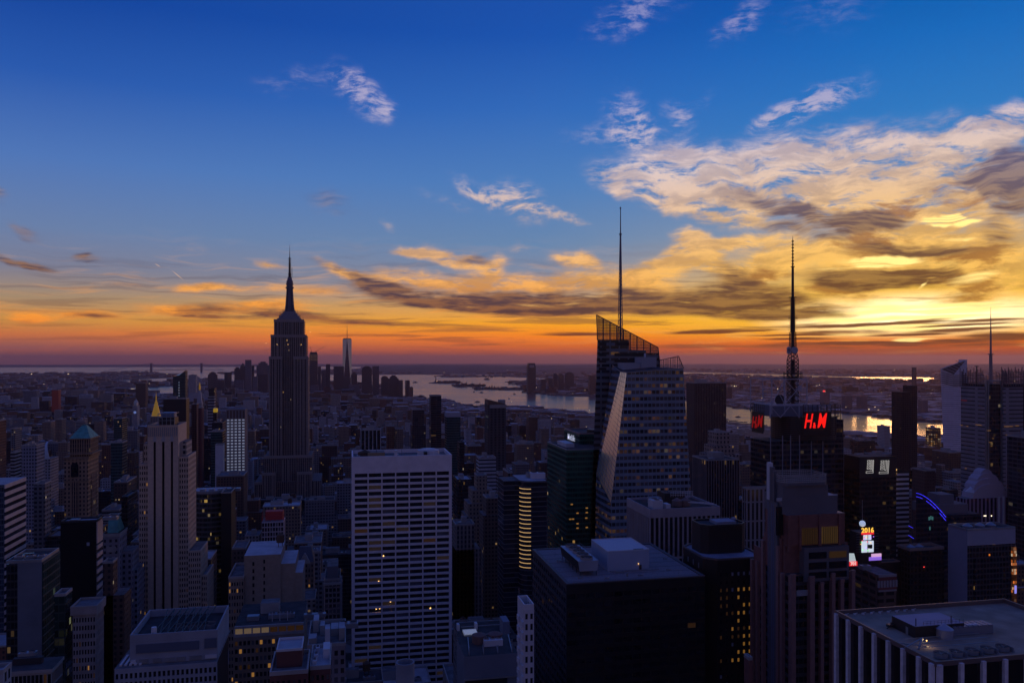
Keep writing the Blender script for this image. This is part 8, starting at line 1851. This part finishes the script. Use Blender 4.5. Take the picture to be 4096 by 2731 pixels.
for i, (cx0, cy0, px, py) in enumerate([(0,0,2033,2492),(0,0,2016,2486),(0,0,2068,2500),(0,0,2052,2486),(0,0,1995,2430),(0,0,2010,2412),(0,0,1985,2395),(0,0,2040,2500),(0,0,1972,2375),(0,0,2022,2448),(0,0,2000,2470),(0,0,1988,2452)]):
    t_ = CAMZ*FS/(py-HY); x_, y_ = at_depth(px, t_); x_ = 165+((i*37) % 5-2)*3.1; toward = i % 3 != 0
    if i == 0:
        cp = root('parked_car', (x_, y_, .32), '', 'car', 'cars on the avenue beside the dark park')
        q = MB(); q.loft([(x_-.9,y_-2.3,.55),(x_+.9,y_-2.3,.55),(x_+.9,y_+2.3,.55),(x_-.9,y_+2.3,.55)], [(x_-.85,y_-2.2,1.15),(x_+.85,y_-2.2,1.15),(x_+.85,y_+2.2,1.15),(x_-.85,y_+2.2,1.15)]); q.loft([(x_-.8,y_-1.3,1.15),(x_+.8,y_-1.3,1.15),(x_+.8,y_+1.5,1.15),(x_-.8,y_+1.5,1.15)], [(x_-.65,y_-.7,1.75),(x_+.65,y_-.7,1.75),(x_+.65,y_+1.,1.75),(x_-.65,y_+1.,1.75)]); q.build('body', pmat('car_paint', (.3,.3,.33), .3, .4), cp)
        for a in (-.85, .85):
            for b in (-1.4, 1.4):
                q = MB(); q.bar((x_+a-.1, y_+b, .65), (x_+a+.1, y_+b, .65), .33, 10); q.build('wheel', M['blackmatt'], cp)
        for a in (-.6, .6):
            q = MB(); q.box(x_+a-.3, x_+a+.3, y_-2.5, y_-2.3, .6, 1.05); q.build('headlight', pmat('headlight', (.9,.9,.8), .5, emit=(1,.9,.7), es=7.), cp)
            q = MB(); q.box(x_+a-.3, x_+a+.3, y_+2.3, y_+2.5, .7, 1.05); q.build('tail_light', pmat('tail_light', (.8,.1,.1), .5, emit=(1,.04,.03), es=4.), cp)
        o = cp; chs = [c for c in COL.objects if c.parent == cp]
    else:
        o = cp.copy(); COL.objects.link(o)
        for c in chs: c2 = c.copy(); COL.objects.link(c2); c2.parent = o
    o.location = (x_, y_, .32); o.rotation_euler = (0, 0, 0 if toward else pi)
    o['label'] = 'tiny car with %s on the avenue beside the dark park' % ('white headlights showing' if toward else 'red tail lights showing')
    o['group'] = 'cars facing us on the avenue' if toward else 'cars driving away on the avenue'
# street lamps
sp0 = None
for i in range(12):
    x_, y_ = 165+(12 if i % 2 else -12), 690+(i//2)*32
    if sp0 is None:
        sp0 = root('street_lamp', (x_, y_, .4), 'small amber street lamp lining the avenue beside the dark park', 'lamp', 'street lamps along the avenue')
        q = MB(); q.bar((x_, y_, .4), (x_, y_, 9), .12); q.bar((x_, y_, 9), (x_+1.5, y_, 9.3), .08); q.build('post', M['dark'], sp0)
        q = MB(); q.box(x_+1.1, x_+2.1, y_-.35, y_+.35, 9.0, 9.3, bottom=True); q.build('lamp_head', pmat('street_lamp_glow', (.8,.5,.2), .5, emit=(1,.5,.15), es=5.), sp0); o = sp0; chs = [c for c in COL.objects if c.parent == sp0]
    else:
        o = sp0.copy(); COL.objects.link(o)
        for c in chs: c2 = c.copy(); COL.objects.link(c2); c2.parent = o
    o.location = (x_, y_, .4); o.rotation_euler = (0, 0, pi if i % 2 else 0)
# park
q = MB(); pl_, pr_ = 30, 150; q.box(pl_, pr_, 600, 770, -1, .35); q.build('park_lawn', pmat('dark_lawn', (.03,.05,.02), .95), kind='structure')
rg = random.Random(4); tp = []
LM = pmat('park_foliage', (.035,.042,.02), .9, vary=.5, nscale=.2); TKM = pmat('bark', (.05,.04,.03), .9)
def crown_mesh(rg):
    q = MB()
    for k in range(420):
        a, b = rg.uniform(0, 2*pi), rg.uniform(-1, 1); rad_ = 6.2*(rg.random()**.4)*(1+.25*sin(3*a+b*2)); cxx, cyy, czz = rad_*cos(a)*sqrt(1-b*b), rad_*sin(a)*sqrt(1-b*b), 12+rad_*b*.8
        u_ = Vector((rg.gauss(0,1), rg.gauss(0,1), rg.gauss(0,1))).normalized()*.75; v_ = u_.orthogonal().normalized()*.6
        c = Vector((cxx, cyy, czz)); q.face([tuple(c-u_), tuple(c+v_), tuple(c+u_), tuple(c-v_)], 0, [(0,0)]*4)
    return q
spots = [(rg.uniform(60, 148), rg.uniform(690, 765)) for _ in range(26)]
for i, (x_, y_) in enumerate(spots):
    if i < 3:
        tr_ = root('park_tree', (0, 0, 0), 'dark tree among the park trees beside the avenue', 'tree', 'trees massed in the dark park')
        q = MB(); q.cone(0, 0, .3, 9, .4, .2, 7)
        for k in range(7): a = k*.9; q.bar((0, 0, 6+k*.5), (3.5*cos(a), 3.5*sin(a), 11+k*.6), .12)
        q.build('trunk', TKM, tr_); crown_mesh(rg).build('crown', LM, tr_); tp.append((tr_, [c for c in COL.objects if c.parent == tr_])); o = tr_
    else:
        s0, c0 = tp[i % 3]; o = s0.copy(); COL.objects.link(o)
        for c in c0: c2 = c.copy(); COL.objects.link(c2); c2.parent = o
    o.location = (x_, y_, 0); o.rotation_euler = (0, 0, i*1.1); f = rg.uniform(.8, 1.25); o.scale = (f, f, f*rg.uniform(.9, 1.1))
FOOT.append((20, 150, 595, 775)); HERO.append((1812, 2090, 2530, 680))
r, e = tower('arcade_block', 'low stone block with rows of orange lamps facing the dark park', 'building', 1818, 1945, 2285, 830, 'brown', D=30, vb=2400)
for j, (py, n, s_) in enumerate(((2327,3,1.7),(2360,2,.6),(2382,5,1.0),(2404,6,1.0))):
    for i in range(n):
        q = MB(); px = 1838+i*(98/max(n-1,1)); X_ = onY(px, e[2]); Z_ = zat(py, e[0], e[2]); w_ = 2.6 if j == 0 else .7; q.box(X_-w_, X_+w_, e[2]-.6, e[2]-.3, Z_-.6*s_, Z_+.6*s_); q.build('lamp', M['lit2'] if j == 0 and i == 1 else pmat('orange_lamp', (.8,.3,.05), .5, emit=(1,.32,.05), es=.8 if j else .25), r)

# ================================================================== EVERYDAY CITY BLOCKS
LM_ = [(60,2100,'striped slab at the left edge'),(100,1850,'bluish office block on the left'),(110,2400,'blue grey blank walled tower'),(320,1850,'green pyramid terracotta tower'),(310,2200,'black striped slab'),(455,2170,'flat topped green pyramid'),(475,1850,'blue glass slab with pale edges'),(340,2560,'stone corner block at lower left'),(625,1700,'golden pyramid roof'),(700,1720,'broad plain black slab'),(650,2000,'three-striped brick tower'),(545,1700,'blue clock tower'),(800,1700,'slender red brown pair'),(830,2080,'amber lit curved glass tower'),(945,1780,'bright windowed slab'),(1155,1700,'tall spired tower'),(1155,2000,'foot of the spired tower'),(1090,2180,'red scaffolded tower'),(1220,2300,'brown gabled block'),(1080,2500,'amber lit block'),(1495,1770,'small black slab with white piers'),(1600,1900,'top of the white grid slab'),(1670,1700,'tall dark middle distance towers'),(1810,1750,'dark grey capped tower'),(1980,1750,'slant topped glass tower'),(1940,2000,'stepped tan block in the middle'),(2120,2050,'lit corner glass block'),(2270,1900,'green glass tower'),(2200,1700,'near shore of the bay'),(2560,1900,'faceted glass tower'),(2820,1700,'big dark vertical lined slab'),(2860,2000,'pale mullioned slab'),(3180,1850,'red lettered tower'),(3450,1820,'river shore on the right'),(3500,2000,'neon symbol tower'),(3600,1750,'joined dark pair'),(3730,1830,'orange windowed block'),(3820,1750,'pale faceted tower'),(3950,2000,'screen walled tower'),(3780,2100,'blue arc roof'),(3450,2250,'screen tower'),(3680,2350,'plain black tower')]
def envtop(px):
    E = [(-200,1560),(250,1560),(520,1590),(700,1600),(900,1560),(1080,1590),(1400,1570),(1500,1600),(1640,1612),(1760,1640),(1840,1655),(1950,1650),(2100,1652),(2250,1668),(2400,1690),(2900,1722),(3050,1760),(3400,1745),(3500,1765),(3700,1775),(3800,1790),(4200,1800)]
    for (a, b), (c, d) in zip(E, E[1:]):
        if a <= px <= c: return b+(d-b)*(px-a)/(c-a)
    return 1800
rg = random.Random(2024); cand = []
for bi in range(len(AVE)-1):
    ax0, ax1 = AVE[bi]+15, AVE[bi+1]-15
    for s_ in range(8, 47):
        yb0 = (49.5-s_)*80.5+9
        if yb0 < 240 or yb0 > 3350: continue
        for row in range(2):
            x_ = ax0; ya = yb0+row*31.5
            while x_ < ax1-12:
                w_ = rg.uniform(16, 46) if yb0 < 1800 else rg.uniform(14, 34)
                x2 = min(x_+w_, ax1); 
                if ax1-x2 < 10: x2 = ax1
                d_ = rg.uniform(24, 30.5); xa, xb = x_, x2-.6; x_ = x2
                t_ = dep((xa+xb)/2, ya)
                if t_ < 200: continue
                pa, pb = proj(xa, ya, 0)[0], proj(xb, ya, 0)[0]
                if pb < -10 or pa > 4106: continue
                mid = abs((xa+xb)/2-5) < 330
                if yb0 < 1350: h = rg.choice([28,38,48,60,72,90,110])*rg.uniform(.8, 1.15)
                elif yb0 < 2300: h = rg.choice([16,22,30,38,48,62] if rg.random() < .8 else [75, 90])*rg.uniform(.8, 1.15)
                else: h = rg.choice([12,15,18,22,30,40] if rg.random() < .9 else [50, 65])*rg.uniform(.8, 1.1)
                if (xa > 900 or xa < -800) and yb0 < 1350: h *= .6
                # keep clear of the landmarks
                if any(xa < f[1]+2 and xb > f[0]-2 and ya < f[3]+2 and ya+d_ > f[2]-2 for f in FOOT): continue
                zc_ = h; pc = (pa+pb)/2
                lim = max(envtop(pc), envtop(pa), envtop(pb)); zc_ = min(zc_, CAMZ-t_*(lim-HY)/FS)
                for (hl, hr, vb, ht) in HERO:
                    if ht > t_-5 and pa < hr+3 and pb > hl-3: zc_ = min(zc_, CAMZ-t_*(vb+4-HY)/FS)
                if zc_ < 7: continue
                ptop = HY+FS*(CAMZ-zc_)/t_; pbk = HY+FS*(CAMZ-zc_)/(t_+d_)
                if pbk > 2735: continue
                if any(o_[3] < t_ and o_[0] <= pa and o_[1] >= pb and o_[2] < pbk for o_ in OCC): continue
                gx, gy, gt = (xa+xb)/2, ya, t_; gp = proj(gx, gy, gz(gx, gy))
                if yb0 > 2300 and land_height(np.array([gp[0]]), np.array([gp[1]]), np.array([gt]))[0] < 0: continue
                cand.append([ (pb-pa)*(min(FS*zc_/t_, 140)+FS*d_*.25/t_), xa, xb, ya, ya+d_, zc_, ptop, pa, pb, t_])
# drop those wholly behind other candidates
cand.sort(key=lambda c: c[9]); keep = []; colmin = np.full(440, 99999.)
for o_ in OCC: pass
for c in cand:
    i0, i1 = max(0, int((c[7]+100)/10)), min(439, int((c[8]+100)/10)+1)
    near = [o_ for o_ in OCC if o_[3] < c[9]]
    hid = True
    bk = HY+FS*(CAMZ-c[5])/(c[9]+c[4]-c[3])
    for i in range(i0, i1+1):
        px = i*10-100
        if px < -10 or px > 4106: continue
        m_ = colmin[i]
        for o_ in near:
            if o_[0] <= px <= o_[1]: m_ = min(m_, o_[2])
        if bk < m_-1.5: hid = False; break
    if not hid:
        keep.append(c)
    for i in range(i0, i1): colmin[i] = min(colmin[i], c[6])
keep.sort(key=lambda c: -c[0])
NI = 215
labels = {}
def nearest(px, py):
    b_ = min(LM_, key=lambda L: (L[0]-px)**2+((L[1]-py)*1.3)**2); dx, dy = px-b_[0], py-b_[1]
    rel = ('right of' if dx > 0 else 'left of') if abs(dx) > abs(dy)*1.1 else ('below' if dy > 0 else 'beyond')
    return rel, b_[2]
items = []
COLN = dict(limestone='pale stone', tan='tan', brick='red brick', brown='brown', grey='grey', pale='whitish', band='ribbon windowed', darkglass='dark glass')
for k, c in enumerate(keep[:NI]):
    st = rg.choice(GENERIC); st = 'brick' if c[5] < 30 and rg.random() < .35 else st
    tank = st in ('tan', 'brick', 'brown', 'limestone') and rg.random() < .45
    rel, ph = nearest((c[7]+c[8])/2, c[6]); sz = 'low' if c[5] < 32 else ('mid height' if c[5] < 65 else 'tall')
    items.append([c, st, tank, '%s %s block %s the %s' % (sz, COLN[st], rel, ph)])
from collections import defaultdict
dd = defaultdict(list)
for it in items: dd[it[3]].append(it)
ORD = ['leftmost', 'second', 'third', 'fourth', 'fifth', 'sixth', 'seventh', 'eighth', 'ninth', 'tenth', 'eleventh', 'twelfth']
for lb, L in dd.items():
    if len(L) > 1:
        L.sort(key=lambda it: it[0][7]+it[0][8]*.01)
        for i, it in enumerate(L): it[3] = lb+(', leftmost' if i == 0 else (', rightmost' if i == len(L)-1 else ', %s from left' % ORD[min(i, 11)]))
for c, st, tank, lb in items:
    _, xa, xb, ya, yb_, h, *_r = c; zb = gz((xa+xb)/2, ya); big = (c[8]-c[7]) > 16
    w = MB(); rf = rg.choice(['roof', 'roof', 'roof_light', 'roof_dark']); stepd = h > 40 and rg.random() < .4
    w.box(xa, xb, ya, yb_, zb-1, h*(.8 if stepd else 1), 0, 1)
    if stepd: e = min(4, (xb-xa)*.15); w.box(xa+e, xb-e, ya+3, yb_-3, h*.8, h, 0, 1)
    if big:
        r = root('city_block', ((xa+xb)/2, (ya+yb_)/2, zb), lb, 'building', 'everyday city blocks'); w.build('wall', [FA[st], M[rf]], r)
        e = (min(4, (xb-xa)*.15), 3) if stepd else (0, 0)
        p = MB(); parapet(p, xa+e[0]-.1, xb-e[0]+.1, ya+e[1]-.1, yb_-e[1]+.1, h+.02, 1.1, .45); p.build('parapet', M['trim'] if st != 'darkglass' else M['dark'], r)
        roofkit(r, xa+e[0]+1.5, xb-e[0]-1.5, ya+e[1]+1.5, yb_-e[1]-1.5, h+.03, rg, tank, big=h > 35)
    else:
        w.box((xa*2+xb)/3, (xa+xb*2)/3, ya+8, yb_-8, h, h+3.5, 0, 1); o = w.build('city_block', [FA[st], M[rf]]); tag(o, lb, 'building', 'everyday city blocks')
# the rest, and the carpet of far roofs: one object of uncountable blocks
w = MB(); keys = ['limestone','tan','brick','brown','grey','pale','darkglass']; mats = [FA[k] for k in keys]+[M['roof'], M['roof_light'], M['roof_dark']]
for c in keep[NI:]:
    _, xa, xb, ya, yb_, h, *_r = c; mi = rg.randrange(7); w.box(xa, xb, ya, yb_, gz(xa, ya)-1, h, mi, rg.choice([7, 7, 8, 9]))
    if rg.random() < .7: x_ = xa+(xb-xa)*rg.uniform(.2, .5); w.box(x_, x_+(xb-xa)*.3, ya+6, ya+16, h, h+rg.uniform(2.5, 5), rg.choice([0, 1, 3, 4]), 7)
n_far = 0
while n_far < 9000:
    px = rg.uniform(-60, 4160); py = 1470+(rg.random()**1.25)*330
    if py < 1478: continue
    x_, y_, t_ = gpt(px, py)
    if y_ < 3360 and -1300 < x_ < 1650: continue
    if t_ > 24000 or t_ < 1500: continue
    if land_height(np.array([px]), np.array([py]), np.array([t_]))[0] < 0 or land_height(np.array([px]), np.array([py+2.]), np.array([t_]))[0] < 0: continue
    n_far += 1
    isl = 1900 < px < 2110 and 1500 < py < 1562 or 1700 < px < 1950 and py < 1550
    s_ = rg.uniform(9, 24)*(1+t_/9000); h = rg.choice([8,10,12,14,18,24])*rg.uniform(.8, 1.3)*(1+t_/22000)
    if rg.random() < .04: h = rg.uniform(35, 62)
    if t_ > 9000: h = min(h, 22)
    if isl: h = 6
    if y_ > 3300 and -1500 < x_ < 900 and t_ < 6000: h *= 1.7
    zc_ = CAMZ-t_*(envtop(px)-12-HY)/FS if t_ < 6000 else 999
    h = min(h, max(6, zc_)); zb = gz(x_, y_); mi = rg.choice([0, 1, 2, 3, 3, 4, 5, 6])
    w.box(x_-s_, x_+s_, y_-s_*.7, y_+s_*.7, zb-2, zb+3+h, mi, rg.choice([7, 7, 8, 9]))
w.build('distant_city_blocks', mats, kind='stuff')
q = MB(); rl = MB()
for k in range(240):
    px, py = rg.uniform(0, 4096), rg.choice([rg.uniform(1478, 1560), rg.uniform(1560, 1700)]); x_, y_, t_ = gpt(px, py)
    if t_ > 26000 or land_height(np.array([px]), np.array([py]), np.array([t_]))[0] < 0: continue
    s_ = t_*.00022*rg.uniform(.5, 1.5); z_ = gz(x_, y_)+rg.uniform(14, 34); q.box(x_-s_, x_+s_, y_-s_, y_+s_, z_, z_+s_*1.6)
for k in range(14): x_, y_, t_ = gpt(470+k*5, 1561+ (k % 2)*.3); s_ = t_*.00035; q.box(x_-s_, x_+s_, y_-s_, y_+s_, gz(x_,y_)+12, gz(x_,y_)+12+s_)
for px, py in ((2927,1544),(2938,1545),(2947,1545),(2959,1545),(3110,1556),(3217,1557),(3264,1557),(3460,1627),(3476,1638),(3500,1629),(3513,1641),(126,1497),(273,1497),(371,1561)): x_, y_, t_ = gpt(px, py+6); s_ = t_*.0005; q.box(x_-s_, x_+s_, y_-s_, y_+s_, CAMZ-t_*(py-HY)/FS, CAMZ-t_*(py-HY)/FS+s_*1.6)
for k in range(380):
    t_ = rg.uniform(850, 3200); x_, y_ = at_depth(rg.uniform(0, 4096), t_); s_ = t_*.00019*rg.uniform(.6, 1.3); z_ = rg.choice([4, 14, 24, 34, 44]); y_ = round((y_-40)/80.5)*80.5+46; q.box(x_-s_, x_+s_, y_-s_, y_+s_, z_, z_+s_*1.7)
q.build('distant_city_lights', pmat('distant_lights', (.9,.7,.4), .5, emit=(1,.72,.38), es=1.4), kind='stuff')
x_, y_ = at_depth(3296, 4290); q = MB(); z_ = CAMZ-4290*(1566-HY)/FS; q.box(x_-4, x_+4, y_-4, y_+4, z_, z_+6); o = q.build('warning_light', M['redlamp']); tag(o, 'red warning lamp on a far bank rooftop', 'lamp')
print('KEEP', len(cand), len(keep))
